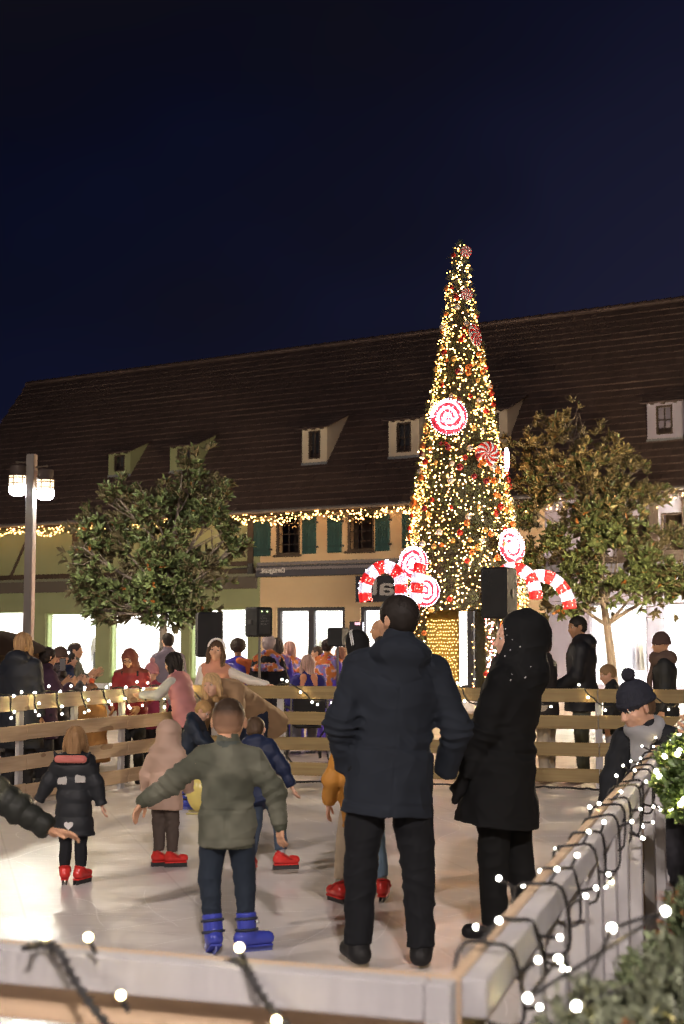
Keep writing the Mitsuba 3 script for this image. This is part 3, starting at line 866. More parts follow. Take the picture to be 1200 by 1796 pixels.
# ---------------------------------------------------------------- street lamps
def street_lamp(x, y, height, yaw, label, arms=((-1, 0.0), (1, -0.06)), glow=LAMP, weight=8.0):
    t = thing("street_lamp", label, "street lamp", )
    h = 0.062
    pole = [bevel_box((-h, -h, PLAZA), (h, h, height), 0.012)]
    cy, sy = math.cos(yaw), math.sin(yaw)
    ex, ey = np.array([cy, sy, 0]), np.array([-sy, cy, 0])
    o = np.array([x, y, 0])
    put_ = lambda m: frame_map(m, o, ex, ey, EZ)
    part(t, "pole", put_(cat(pole)), "m_metal", color=(0.30, 0.27, 0.25))
    part(t, "base_plate", put_(bevel_box((-0.14, -0.14, PLAZA), (0.14, 0.14, PLAZA + 0.03), 0.006)), "m_metal", color=(0.15, 0.14, 0.13))
    for s, dz in arms:
        zt = height - 0.12 + dz
        part(t, "arm", put_(cat([tube([(s * h * 0.9, 0, zt), (s * 0.23, 0, zt + 0.012)], 0.014, 8), ball((s * 0.23, 0, zt + 0.012), 0.022)])), "m_metal", color=(0.25, 0.2, 0.16))
        c = np.array([s * 0.215, 0, zt])
        la = part(t, "lantern", put_(lathe([(0, -0.03), (0.10, -0.035), (0.112, -0.05), (0.112, -0.165), (0.135, -0.17), (0.135, -0.185), (0.0, -0.185)][::-1], c, 20)), "m_matt", smooth=False, color=(0.06, 0.045, 0.04))
        part(la, "glass", put_(lathe([(0.118, -0.34), (0.118, -0.186)], c, 24)), "m_white", emit=(2.2, 1.45, 0.75), weight=0.3)
        part(la, "globe", put_(lathe([(0.0, -0.475), (0.06, -0.47), (0.105, -0.445), (0.128, -0.40), (0.128, -0.36), (0.119, -0.341)], c, 20)), "m_white", emit=glow, weight=weight)
        bars = [tube([c + [0.1235 * math.cos(a), 0.1235 * math.sin(a), -0.186], c + [0.1235 * math.cos(a), 0.1235 * math.sin(a), -0.36]], 0.006, 5) for a in np.arange(6) * math.pi / 3 + 0.5]
        for zz in (-0.215, -0.295):
            a = np.linspace(0, 2 * math.pi, 25)
            bars.append(tube(np.c_[c[0] + 0.124 * np.cos(a), c[1] + 0.124 * np.sin(a), np.full(25, c[2] + zz)], 0.006, 5))
        part(la, "cage", put_(cat(bars)), "m_black")
    return t


pl = at(50, 1109, 19.2)
street_lamp(pl[0], pl[1], 4.13, -0.25, "tall square lamp post with two lit lanterns at the left edge", arms=((-1, 0.0), (1, -0.07)), glow=(900.0, 760.0, 580.0))
street_lamp(6.15, 23.0, 4.13, 0.3, "added lamp post out of view to the right, lighting the right magnolia", glow=(5200.0, 3900.0, 2300.0))  # unseen lamp, added to light the right tree from the front
street_lamp(0.9, -8.2, 10.0, 0.2, "tall lamp post of the plaza standing behind the viewer", arms=((-1, 0.0), (1, -0.07)), glow=FLOOD, weight=22.0)
street_lamp(10.6, 33.0, 4.4, 0.3, "added lamp post out of view near the right shop, brightening the facade", glow=(5600.0, 4700.0, 3700.0))  # unseen lamp, added to brighten the cream facade
street_lamp(-12.5, 35.5, 4.4, 0.3, "added lamp post out of view near the green shop, brightening the facade", glow=(1900.0, 1500.0, 1050.0))  # unseen lamp, added to brighten the left end of the facade
street_lamp(-11.5, -2.0, 10.0, 0.2, "added tall lamp post behind the viewer to the left, softening the shadows", arms=((-1, 0.0), (1, -0.07)), glow=(4600.0, 3950.0, 3500.0), weight=12.0)  # unseen fill lamp, added to soften the shadows on the ice
# ---------------------------------------------------------------- the two magnolia trees
def leaf_template(L, W):
    v = np.array([[0, 0, 0], [0.38 * L, W / 2, 0.02 * L], [0.42 * L, 0, -0.035 * L], [0.38 * L, -W / 2, 0.02 * L], [0.78 * L, W * 0.36, 0.0], [0.78 * L, -W * 0.36, 0.0], [L, 0, -0.05 * L]])
    f = np.array([[0, 2, 1], [0, 3, 2], [1, 2, 4], [2, 3, 5], [2, 6, 4], [2, 5, 6]])
    return v, f


def rosettes(P, A, r, nleaf=9, L=0.15, W=0.055, open_=0.95):
    """Whorls of leaves at P with axes A: (vertices, faces, index of each leaf)."""
    tv, tf = leaf_template(1.0, W / L)
    n = len(P)
    A = A / np.linalg.norm(A, axis=1, keepdims=True)
    R = np.cross(A, r.normal(0, 1, (n, 3)))
    R /= np.linalg.norm(R, axis=1, keepdims=True)
    S = np.cross(A, R)
    k = np.tile(np.arange(nleaf), (n, 1))
    ph = k * 2.39996 + r.uniform(0, 6, (n, 1)) + r.normal(0, 0.2, (n, nleaf))
    el = open_ + r.normal(0, 0.28, (n, nleaf)) - k / nleaf * 0.7       # angle from the axis
    ln = L * r.uniform(0.7, 1.15, (n, nleaf))
    c, s = np.cos(ph)[..., None], np.sin(ph)[..., None]
    out = R[:, None] * c + S[:, None] * s
    d = A[:, None] * np.cos(el)[..., None] + out * np.sin(el)[..., None]
    nrm = A[:, None] * np.sin(el)[..., None] - out * np.cos(el)[..., None]
    side = np.cross(nrm, d)
    base = P[:, None] + A[:, None] * (-0.04 + 0.05 * (1 - k / nleaf))[..., None]
    V = base[:, :, None] + ln[..., None, None] * (tv[:, 0][:, None] * d[:, :, None] + tv[:, 1][:, None] * side[:, :, None] + tv[:, 2][:, None] * nrm[:, :, None])
    V = V.reshape(-1, 3)
    F = (tf[None] + (np.arange(n * nleaf) * len(tv))[:, None, None]).reshape(-1, 3)
    return V, F, len(tv)


scene["m_magnolia"] = {"type": "twosided", "a_upper": principled(VC, 0.40, specular=0.45), "b_under": principled(rgb(0.085, 0.072, 0.036), 0.75)}


def magnolia(label, y, lobes, trunk_px, n_ros, seed, rust=0.06, pale=0.0, trunk_r=0.085, leaf=0.165, tint=1.0):
    r = np.random.default_rng(seed)
    t = thing("magnolia_tree", label, "tree")
    P, A = [], []
    base = at(trunk_px[0], trunk_px[1], y)
    centre = np.mean([at(a, b, y) for a, b, _, _ in lobes], axis=0)
    area = np.array([rx * ry for _, _, rx, ry in lobes], float)
    blobs = []
    for (px, py, rx, ry), ar in zip(lobes, area):
        rX, rZ = 0.92 * rx / FOC * y, 0.92 * ry / FOC * y
        rY = 0.5 * (rX + rZ) * 1.0
        yo = r.uniform(-0.35, 0.35) * 1.3 if rx < 70 else r.uniform(-0.2, 0.2)
        c = at(px, py, y) + [0, yo, 0]
        blobs.append((c, np.array([rX, rY, rZ])))
        n = int(n_ros * ar / area.sum())
        d = r.normal(0, 1, (n, 3))
        d /= np.linalg.norm(d, axis=1, keepdims=True)
        q = r.uniform(0, 1, n) ** 0.28
        nz = meshkit.noise(d * 2.1 + seed + px, 3)
        q = q * (0.36 + 1.22 * nz)
        p = c + d * q[:, None] * [rX, rY, rZ]
        keep = (p[:, 1] < c[1] + 0.55 * rY) | (r.uniform(0, 1, n) < 0.4)
        P.append(p[keep])
        A.append((d * [1, 1, 0.7] + unit(c - centre) * 0.5 + [0, -0.15, 0.55])[keep] + r.normal(0, 0.25, (keep.sum(), 3)))
    P, A = np.vstack(P), np.vstack(A)
    # gaps
    g = meshkit.noise(P * 2.2 + seed, 8)
    k = g > 0.41
    P, A = P[k], A[k]
    V, F, nv = rosettes(P, A, r, nleaf=10, L=leaf, W=leaf * 0.35)
    nl = len(V) // nv
    ci = r.uniform(0, 1, nl)
    col = tint * np.array([0.050, 0.068, 0.028]) * r.uniform(0.45, 1.7, (nl, 1)) + r.uniform(0, 1, (nl, 1)) ** 3 * [0.035, 0.04, 0.012]
    rz = np.repeat(meshkit.noise(P * 1.3 + 5, 2), 10)
    zt = np.repeat((P[:, 2] - P[:, 2].min()) / np.ptp(P[:, 2]), 10)
    ru = ci < rust * (0.6 + 1.3 * zt)
    col[ru] = np.array([0.30, 0.115, 0.03]) * r.uniform(0.5, 1.3, (ru.sum(), 1))
    if pale:
        pm = (r.uniform(0, 1, nl) < pale * smooth01(zt, 0.25, 0.9))
        col[pm] = np.array([0.27, 0.215, 0.10]) * r.uniform(0.6, 1.4, (pm.sum(), 1))
    stuff_part(t, "crown", trimesh.Trimesh(V, F, process=False), "m_magnolia", color=np.repeat(col, nv, axis=0))
    # trunk and limbs
    top = at(trunk_px[0] + trunk_px[2], lobes[0][1] + lobes[0][3] * 0.5, y)
    n = 14
    tp = [np.array([base[0], base[1], PLAZA])]
    for i in range(1, n):
        q = i / (n - 1)
        tp.append(np.array([base[0], base[1], 0]) * (1 - q ** 1.5) + np.array([top[0], top[1], 0]) * q ** 1.5 + [0.03 * math.sin(3 * q * 3 + seed), 0.03 * math.cos(4 * q * 2), PLAZA + (top[2] - PLAZA) * q])
    tp = np.array(tp)
    rad = trunk_r * (1 - 0.85 * np.linspace(0, 1, n)) + np.r_[0.03, 0.012, np.zeros(n - 2)]
    part(t, "trunk", tube(tp, rad, 10), "m_bark", smooth=True)
    limbs, twigs = [], []
    for c, rr in blobs:
        z0 = base[2] * 0.0 + np.clip(c[2] - 0.9 - 0.25 * r.uniform(0, 1), 1.75, None)
        i = min(np.searchsorted(tp[:, 2], z0), n - 2)
        a = tp[i]
        m_ = (a + c) / 2 + [0, 0, -0.12 + 0.1 * r.normal()]
        qs = np.linspace(0, 1, 7)[:, None]
        pts = (1 - qs) ** 2 * a + 2 * qs * (1 - qs) * m_ + qs ** 2 * c
        limbs.append((pts, np.linspace(rad[i] * 0.62, 0.014, 7)))
        for _ in range(7):
            e = c + r.normal(0, 1, 3) * rr * 0.55
            b = pts[r.integers(3, 7)]
            mid = (b + e) / 2 + r.normal(0, 0.05, 3)
            twigs.append(tube([b, mid, e], [0.012, 0.009, 0.005], 5))
    for pts, rd in limbs:
        part(t, "limb", tube(pts, rd, 7), "m_bark", smooth=True)
    stuff_part(t, "twig", cat(twigs), "m_bark")
    return t


def smooth01(x, a, b):
    q = np.clip((x - a) / (b - a), 0, 1)
    return q * q * (3 - 2 * q)


magnolia("dark green magnolia tree with an open crown in front of the green shop", 23.3,
         [(344, 814, 34, 38), (392, 856, 24, 28), (216, 880, 36, 36), (268, 884, 46, 38), (325, 878, 68, 50), (372, 905, 50, 45), (185, 925, 65, 45), (268, 945, 110, 75), (390, 950, 42, 38), (422, 955, 18, 14), (150, 962, 34, 30), (200, 1015, 85, 50), (310, 1020, 75, 55), (165, 1032, 40, 34), (365, 1005, 42, 42), (255, 1068, 100, 34), (160, 1066, 26, 14), (330, 1075, 50, 20)],
         (277, 1150, 40), 1900, 31, rust=0.014, tint=1.75)
magnolia("taller magnolia tree with rusty yellow upper leaves right of the christmas tree", 29.5,
         [(985, 742, 48, 36), (935, 800, 44, 46), (1035, 790, 60, 44), (1000, 850, 95, 70), (1118, 822, 32, 26), (932, 890, 42, 60), (1075, 890, 78, 55), (1150, 868, 28, 22), (985, 975, 82, 80), (1085, 985, 85, 70), (1172, 960, 36, 40), (1000, 1045, 75, 42), (1110, 1042, 85, 40), (1185, 1030, 40, 40), (1060, 930, 70, 60), (1140, 1000, 60, 50), (925, 985, 25, 50)],
         (1075, 1150, -60), 2500, 32, rust=0.022, pale=0.85, trunk_r=0.11, leaf=0.20, tint=1.35)

# ---------------------------------------------------------------- the christmas tree
TY = 27.4
TX = at(812, 1109, TY)[0]
prof_px = [(423, 3), (432, 12), (450, 28), (500, 44), (560, 55), (640, 81), (700, 106), (770, 128), (850, 160), (920, 182), (1000, 206), (1080, 222), (1200, 232)]
PZ = np.array([at(806, p, TY)[2] for p, _ in prof_px])[::-1]
PR = np.array([w / 2 / FOC * TY for _, w in prof_px])[::-1]
PZ[0] = 0.0
TOPZ = PZ[-1]


def cone_r(z):
    return np.interp(z, PZ, PR)


ARX0, ARX1, ARZ = at(748, 1100, TY)[0], at(838, 1100, TY)[0], at(800, 1072, TY)[2]


def in_arch(p):
    return (p[:, 0] > ARX0) & (p[:, 0] < ARX1) & (p[:, 2] < ARZ)


xt = thing("christmas_tree", "tall slim christmas tree with warm lights and an arch at its foot", "christmas tree")
r = np.random.default_rng(41)


def cone_points(n, r, depth=0.12, z0=0.0, power=1.0):
    z = np.interp(r.uniform(0, 1, n), np.cumsum(np.r_[0, cone_r(np.linspace(0, TOPZ, 200)) + 0.04]) / np.sum(np.r_[0, cone_r(np.linspace(0, TOPZ, 200)) + 0.04]), np.linspace(0, TOPZ, 201))
    a = r.uniform(0, 2 * math.pi, n)
    rr = cone_r(z) - r.uniform(0, 1, n) ** 2 * depth
    return z, a, np.maximum(rr, 0.005)


def cone_xyz(z, a, rr):
    return np.c_[TX + rr * np.cos(a), TY + rr * np.sin(a), z]


# fir sprigs: a stem with flat needles on both sides
z, a, rr = cone_points(7000, r, 0.25)
rr = rr + r.uniform(-0.02, 0.05, len(z))
P = cone_xyz(z, a, rr)
k = ~in_arch(P)
P, a = P[k], a[k]
nS = len(P)
D = np.c_[np.cos(a), np.sin(a), r.uniform(-0.9, 0.5, nS)] + r.normal(0, 0.35, (nS, 3))
D /= np.linalg.norm(D, axis=1, keepdims=True)
S = np.cross(D, r.normal(0, 1, (nS, 3)))
S /= np.linalg.norm(S, axis=1, keepdims=True)
sv, sf = [], []
for q in range(6):
    for s in (-1, 1):
        b = len(sv)
        x = 0.02 + q * 0.022
        sv += [[x, 0.0, 0.0], [x + 0.012, 0.0, 0.0], [x + 0.035, s * 0.045, 0.01 * (-1) ** q]]
        sf.append([b, b + 1, b + 2])
sv += [[0, 0.003, 0], [0, -0.003, 0], [0.16, 0, 0]]
sf.append([len(sv) - 3, len(sv) - 2, len(sv) - 1])
sv, sf = np.array(sv), np.array(sf)
U = np.cross(D, S)
Vn = P[:, None] - D[:, None] * 0.08 + sv[:, 0][:, None] * D[:, None] + sv[:, 1][:, None] * S[:, None] + sv[:, 2][:, None] * U[:, None]
col = np.array([0.040, 0.062, 0.030]) * r.uniform(0.5, 1.8, (nS, 1))
stuff_part(xt, "fir_branch", trimesh.Trimesh(Vn.reshape(-1, 3), (sf[None] + (np.arange(nS) * len(sv))[:, None, None]).reshape(-1, 3), process=False), "m_leaf", color=np.repeat(col, len(sv), axis=0))
# the dark core that carries them, with the passage left free
zz = np.linspace(ARZ + 0.02, TOPZ - 0.25, 14)
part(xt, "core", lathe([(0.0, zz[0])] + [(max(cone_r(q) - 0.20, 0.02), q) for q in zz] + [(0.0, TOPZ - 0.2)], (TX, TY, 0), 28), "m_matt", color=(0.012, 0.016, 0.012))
for side, (xa, xb) in (("left", (-9, ARX0)), ("right", (ARX1, 9))):
    ang = np.linspace(0, 2 * math.pi, 41)
    ring = np.array([[TX + (cone_r(0.8) - 0.2) * math.cos(q), TY + (cone_r(0.8) - 0.2) * math.sin(q)] for q in ang])
    ring = ring[(ring[:, 0] > xa) & (ring[:, 0] < xb)]
    if len(ring) > 2:
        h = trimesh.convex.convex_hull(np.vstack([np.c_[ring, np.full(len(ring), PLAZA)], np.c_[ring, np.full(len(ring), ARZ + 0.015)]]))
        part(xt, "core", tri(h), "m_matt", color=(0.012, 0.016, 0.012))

# light strings: they hang down the tree in wavy lines
TREEBULB, TREECREAM = (13.0, 5.2, 1.0), (21.0, 11.5, 4.4)
bul = []
for sidx in range(40):
    a0 = sidx / 40 * 2 * math.pi + r.normal(0, 0.05)
    zt = TOPZ * (1 - 0.0) if sidx % 10 == 0 else TOPZ * (1 - r.uniform(0.08, 0.75) ** 1.0)
    q, ph = zt - r.uniform(0.02, 0.2), r.uniform(0, 6)
    while q > 0.05:
        aa = a0 + 0.12 * math.sin(q * 1.7 + ph) + r.normal(0, 0.035) / max(cone_r(q), 0.2)
        bul.append((q, aa, cone_r(q) + r.normal(0, 0.03)))
        q -= r.uniform(0.06, 0.18)
for _ in range(2700):                                            # extra warm clusters
    q = TOPZ * (1 - r.uniform(0, 1) ** 0.52)
    bul.append((q, r.uniform(0, 2 * math.pi), cone_r(q) + r.normal(0, 0.035)))
for _ in range(900):                                           # and small ones deeper among the branches
    q = TOPZ * (1 - r.uniform(0, 1) ** 0.52)
    bul.append((q, r.uniform(0, 2 * math.pi), max(cone_r(q) - r.uniform(0.02, 0.10), 0.01)))
bul = np.array(bul)
BP = cone_xyz(bul[:, 0], bul[:, 1], bul[:, 2])
BP = BP[~in_arch(BP)]
ls = thing("light_string", "thousands of warm white lights hanging down the christmas tree", "string lights")
sz = np.where(r.uniform(0, 1, len(BP)) < 0.25, 0.019, 0.0125)
gold = r.uniform(0, 1, len(BP)) < 0.7
stuff_part(ls, "golden_bulb", many(_ICO[0], BP[gold], sz[gold] * 1.12), "m_white", emit=TREEBULB, weight=5.0)
stuff_part(ls, "cream_bulb", many(_ICO[0], BP[~gold], sz[~gold]), "m_white", emit=TREECREAM, weight=6.0)
wires = []
for sidx in range(0, 44, 2):
    a0 = sidx / 44 * 2 * math.pi
    q = np.linspace(TOPZ * 0.9, ARZ + 0.05, 30)
    wires.append(tube(cone_xyz(q, a0 + 0.12 * np.sin(q * 1.7 + sidx), cone_r(q) + 0.02), 0.004, 4))
stuff_part(ls, "cable", cat(wires), "m_black")

# baubles, each hung on its own
kinds = [("shiny red bauble", (0.42, 0.02, 0.02), 0.26), ("copper orange bauble", (0.62, 0.18, 0.05), 0.28), ("golden bauble", (0.70, 0.46, 0.16), 0.22),
         ("pearl white bauble", (0.75, 0.70, 0.66), 0.14), ("dark wine red bauble", (0.20, 0.012, 0.03), 0.1)]
bm = trimesh.Trimesh(np.vstack([_ICO[2].vertices, np.array(_ICO[0].vertices) * 0.2 + [0, 0, 1.1]]), np.vstack([_ICO[2].faces, np.array(_ICO[0].faces) + len(_ICO[2].vertices)]), process=False)
n = 0
while n < 250:
    q = TOPZ * (1 - r.uniform(0, 1) ** 0.6)
    aa = r.uniform(-math.pi, 0) if r.uniform() < 0.92 else r.uniform(0, math.pi)
    p = cone_xyz(np.array([q]), np.array([aa]), np.array([cone_r(q) + 0.03]))
    if in_arch(p)[0] or q < 0.1:
        continue
    kd = kinds[int(np.searchsorted(np.cumsum([k_[2] for k_ in kinds]), r.uniform(0, 0.9999)))]
    rad = r.uniform(0.042, 0.072) * (0.8 + 0.2 * min(1, cone_r(q)))
    if math.sin(aa) > 0.25:
        zone = "back"
    else:
        k3 = (p[0][0] - TX) / cone_r(q)
        zone = "left side" if k3 < -0.35 else "right side" if k3 > 0.35 else "middle"
    band_ = ["foot", "lower part", "waist", "upper part", "top"][min(4, int(q / TOPZ * 5))]
    single("bauble", f"{kd[0]} at the {zone} of the christmas tree's {band_}", "bauble", trimesh.Trimesh(np.array(bm.vertices) * rad + p[0], bm.faces, process=False), "m_bauble", group="baubles on the christmas tree", smooth=True, color=kd[1])
    n += 1


def disc_frame(px, py, face, y=None, out=0.10):
    """Centre on the tree's front surface at this pixel, and axes; face = direction it looks."""
    y = TY if y is None else y
    c0 = at(px, py, y)
    dx = c0[0] - TX
    R_ = cone_r(c0[2]) + out
    yy = y - math.sqrt(max(R_ * R_ - dx * dx, 0.0))
    c = at(px, py, yy)
    ez = unit(face)
    ex = unit(np.cross([0, 0, 1], ez))
    return c, ex, np.cross(ez, ex), ez


def peppermint(px, py, rad_px, face, label):
    c, ex, ey, ez = disc_frame(px, py, face)
    R_ = rad_px / FOC * c[1]
    t = thing("peppermint_disc", label, "ornament")
    pf = [(0, -0.16), (0.8, -0.16), (0.97, -0.08), (1.0, 0.0), (0.97, 0.07)]
    part(t, "white_disc", frame_map(lathe(np.array(pf + [(0.8, 0.145), (0.0, 0.17)]) * R_, sides=32), c, ex, ey, ez), "m_gloss", smooth=True, color=(0.80, 0.77, 0.76))
    V, F = [], []
    ns, m = 9, 9
    for s in range(ns):
        b = len(V)
        for i in range(m):
            q = 0.06 + 0.95 * i / (m - 1)
            h = float(np.interp(q, [0, 0.8, 0.97, 1.02], [0.20, 0.18, 0.115, 0.05]))
            tw = s / ns * 2 * math.pi + 0.85 * q ** 1.2
            for w_ in (-0.5, 0.5):
                aa = tw + w_ * math.pi / ns
                V.append([q * math.cos(aa), q * math.sin(aa), h])
            if i:
                F += [[b + 2 * i - 2, b + 2 * i - 1, b + 2 * i + 1], [b + 2 * i - 2, b + 2 * i + 1, b + 2 * i]]
    part(t, "red_swirl", frame_map(trimesh.Trimesh(np.array(V) * R_, F, process=False), c, ex, ey, ez), "m_gloss", color=(0.50, 0.025, 0.025))


VIEW = np.array([0, -1, 0.02])
peppermint(855, 796, 22, (0.12, -1, 0.05), "large red and white peppermint disc below the lit spiral on the christmas tree")
peppermint(818, 441, 10.5, (0.1, -1, 0), "small peppermint disc near the tip of the christmas tree")
peppermint(819, 516, 11, (0.15, -1, 0), "small peppermint disc below the tip of the christmas tree")
peppermint(834, 588, 21, (0.85, -0.6, 0.1), "peppermint disc seen at an angle high on the right side of the christmas tree")


def lollipop(px, py, rad_px, face, label, bright=1.0, white=False):
    """A lit spiral: a coiled tube of red and white light segments with small lamps on it."""
    c, ex, ey, ez = disc_frame(px, py, face, out=0.16)
    R_ = rad_px / FOC * c[1]
    t = thing("lit_lollipop", label, "lit decoration")
    part(t, "back_plate", frame_map(lathe(np.array([(0.0, -0.10), (0.93, -0.10), (0.98, -0.06), (0.0, -0.06)]) * R_, sides=32), c, ex, ey, ez), "m_gloss", color=(0.42, 0.03, 0.05))
    nt, m = 2.5, 90
    th = np.linspace(0, nt * 2 * math.pi, m)
    rr = R_ * (0.06 + 0.88 * th / th[-1])
    rr = rr * (1 + 0.05 * np.sin(th * 3.1 + px) + r.normal(0, 0.012, m))
    pts = np.c_[rr * np.cos(th), rr * np.sin(th), np.zeros(m)]
    red = np.c_[rr * np.cos(th + math.pi), rr * np.sin(th + math.pi), np.full(m, -0.01 * R_)]
    part(t, "white_coil", frame_map(tube(pts, 0.088 * R_, 7), c, ex, ey, ez), "m_white", smooth=True, emit=np.array((0.95, 0.80, 0.98)) * bright, weight=0.2)
    if not white:
        part(t, "red_coil", frame_map(tube(red, 0.082 * R_, 7), c, ex, ey, ez), "m_gloss", color=(0.5, 0.02, 0.03), smooth=True, emit=np.array((0.80, 0.022, 0.06)) * bright, weight=0.2)
        rl_ = red[r.integers(3, m, 50)] + np.c_[r.normal(0, 0.04, (50, 2)) * R_, np.full(50, 0.075 * R_)]
        stuff_part(t, "red_led", frame_map(many(_ICO[0], rl_, 0.011), c, ex, ey, ez), "m_white", emit=np.array((8, 1.2, 1.6)) * bright, weight=0.1)
    q = np.arange(1, m, 2)
    q = np.r_[q, r.integers(0, m, 3 * m // 2)]
    led = pts[q] + np.c_[r.normal(0, 0.045, (len(q), 2)) * R_, np.full(len(q), 0.085 * R_)]
    led = np.vstack([led, np.c_[R_ * 1.02 * np.cos(np.arange(44) / 44 * 2 * math.pi), R_ * 1.02 * np.sin(np.arange(44) / 44 * 2 * math.pi), r.normal(0, 0.03, 44) * R_]])
    stuff_part(t, "led", frame_map(many(_ICO[0], led, 0.011), c, ex, ey, ez), "m_white", emit=np.array((12, 9.0, 13.0)) * bright, weight=0.4)


lollipop(787, 731, 32, (-0.1, -1, 0.08), "big glowing red and white spiral on the upper half of the christmas tree")
lollipop(898, 958, 30, (0.62, -0.8, 0.12), "glowing spiral on the right side of the christmas tree above the candy canes")
lollipop(725, 987, 28, (-0.55, -0.9, 0.0), "glowing spiral at the lower left edge of the christmas tree")
lollipop(745, 1037, 26, (-0.2, -1, 0.0), "bright white glowing disc at the lower left of the christmas tree", 1.25, True)
lollipop(889, 806, 20, (0.96, -0.3, 0.0), "edge-on glowing disc on the right side of the christmas tree", 0.7)


def candy_cane(pxs, y, label, rad=0.125, seg=0.17):
    t = thing("lit_candy_cane", label, "lit decoration")
    ctrl = np.array([at(a, b, y + dy) for a, b, dy in pxs])
    d = np.r_[0, np.cumsum(np.linalg.norm(np.diff(ctrl, axis=0), axis=1))]
    from scipy.interpolate import CubicSpline
    cs = CubicSpline(d, ctrl)
    n = max(3, int(round(d[-1] / seg)))
    leds = []
    for i in range(n):
        s = np.linspace(d[-1] * i / n, d[-1] * (i + 1) / n, 6)
        pts = cs(s)
        red = i % 2 == 0
        rad_ = np.full(6, rad)
        part(t, "red_band" if red else "white_band", tube(pts, rad_, 14), "m_gloss", color=(0.5, 0.02, 0.02) if red else (0.75, 0.75, 0.78), smooth=True, emit=(0.50, 0.010, 0.016) if red else (0.36, 0.36, 0.52), weight=0.25)
        tang = unit(pts[-1] - pts[0])
        for j in range(8):
            p = pts[r.integers(0, 6)]
            v = r.normal(0, 1, 3)
            v = unit(v - tang * v.dot(tang))
            if v[1] > 0.5:
                v = -v
            leds.append((p + v * (rad + 0.004), red))
    for red in (True, False):
        q = np.array([p for p, f in leds if f == red])
        if len(q):
            stuff_part(t, "red_led" if red else "white_led", many(_ICO[0], q, 0.0125), "m_white", emit=(6, 0.9, 0.7) if red else (8, 8, 10), weight=0.3)


cy = TY - 1.45
candy_cane([(642, 1055, 0), (641, 1030, 0), (652, 1006, 0), (676, 994, 0), (697, 1004, 0), (704, 1030, 0.02), (708, 1070, 0.05)], cy, "left lit candy cane hooking outwards from the christmas tree")
candy_cane([(738, 990, -0.02), (733, 1015, -0.05), (730, 1045, -0.05), (722, 1072, 0)], cy - 0.3, "short lit candy cane stick beside the left hook")
candy_cane([(940, 1050, -0.1), (936, 1025, -0.1), (922, 1004, -0.05), (900, 997, 0), (880, 1010, 0.1)], cy - 0.1, "inner lit candy cane on the right beside the tall speaker", seg=0.16)
candy_cane([(1000, 1068, 0), (993, 1042, 0), (976, 1020, 0), (952, 1010, 0), (925, 1018, 0.1)], cy + 0.1, "outer lit candy cane on the right hanging against the tree leaves")
# the lit edge of the passage and the golden net of lights
nt_ = thing("light_net", "golden net of tiny lights filling the left of the arch under the christmas tree", "string lights")
xa, xb = ARX0 + 0.02, at(808, 1100, TY)[0]
yn = TY + 0.35
part(nt_, "cloth", box((xa, yn, PLAZA), (xb, yn + 0.04, ARZ + 0.02)), "m_cloth", color=(0.30, 0.23, 0.075))
q = []
for i in range(26):
    for j in range(12):
        q.append([xa + (xb - xa) * (j + 0.5 * (i % 2) + r.uniform(0.1, 0.6)) / 12.6, yn - 0.03, PLAZA + 0.1 + (ARZ - 0.15) * (i + r.normal(0, 0.12)) / 26])
stuff_part(nt_, "bulb", many(_ICO[0], np.array(q), 0.0115), "m_white", emit=(6.5, 4.0, 1.25), weight=2.0)
rl = thing("light_string", "red and white lights down the right jamb of the christmas tree arch", "string lights")
q = np.array([[ARX1 + r.uniform(0.02, 0.22), TY - 1.2 - r.uniform(0, 0.2), r.uniform(0.2, ARZ)] for _ in range(70)])
stuff_part(rl, "bulb", many(_ICO[0], q[:45], 0.02), "m_white", emit=(20, 2.0, 2.0), weight=0.3)
stuff_part(rl, "white_bulb", many(_ICO[0], q[45:], 0.018), "m_white", emit=(18, 17, 22), weight=0.3)


# ---------------------------------------------------------------- loudspeakers
def stand(t, x, y, z1, lean=0.0):
    part(t, "pole", tube([(x, y, PLAZA + 0.55), (x, y, z1)], [0.019, 0.0165], 10), "m_metal", smooth=False, color=(0.20, 0.20, 0.21))
    part(t, "collar", lathe([(0.0, -0.05), (0.033, -0.05), (0.033, 0.05), (0.0, 0.05)], (x, y, PLAZA + 0.62), 12), "m_black")
    for k in range(3):
        a = k * 2.094 + 0.4
        part(t, "leg", tube([(x, y, PLAZA + 0.62), (x + 0.48 * math.cos(a), y + 0.48 * math.sin(a), PLAZA + 0.01)], 0.012, 7), "m_black")


def cabinet(w0, w1, d, h, r_=0.02):
    """A speaker body: wider at the front (+y) than at the back."""
    import trimesh as tm_
    pts = []
    for z in (0, h):
        zz = [(z, 0.0)]
        for hw, y in ((w1 / 2, -d / 2), (w0 / 2, d / 2 - 0.05), (w0 / 2, d / 2)):
            for s in (-1, 1):
                for e in (0, 1):
                    zin = z + (r_ if z == 0 else -r_) * e
                    pts.append([s * (hw - r_ * (1 - e)), y + (r_ if y < 0 else 0) * (1 - e), zin])
    return tri(trimesh.convex.convex_hull(np.array(pts)))


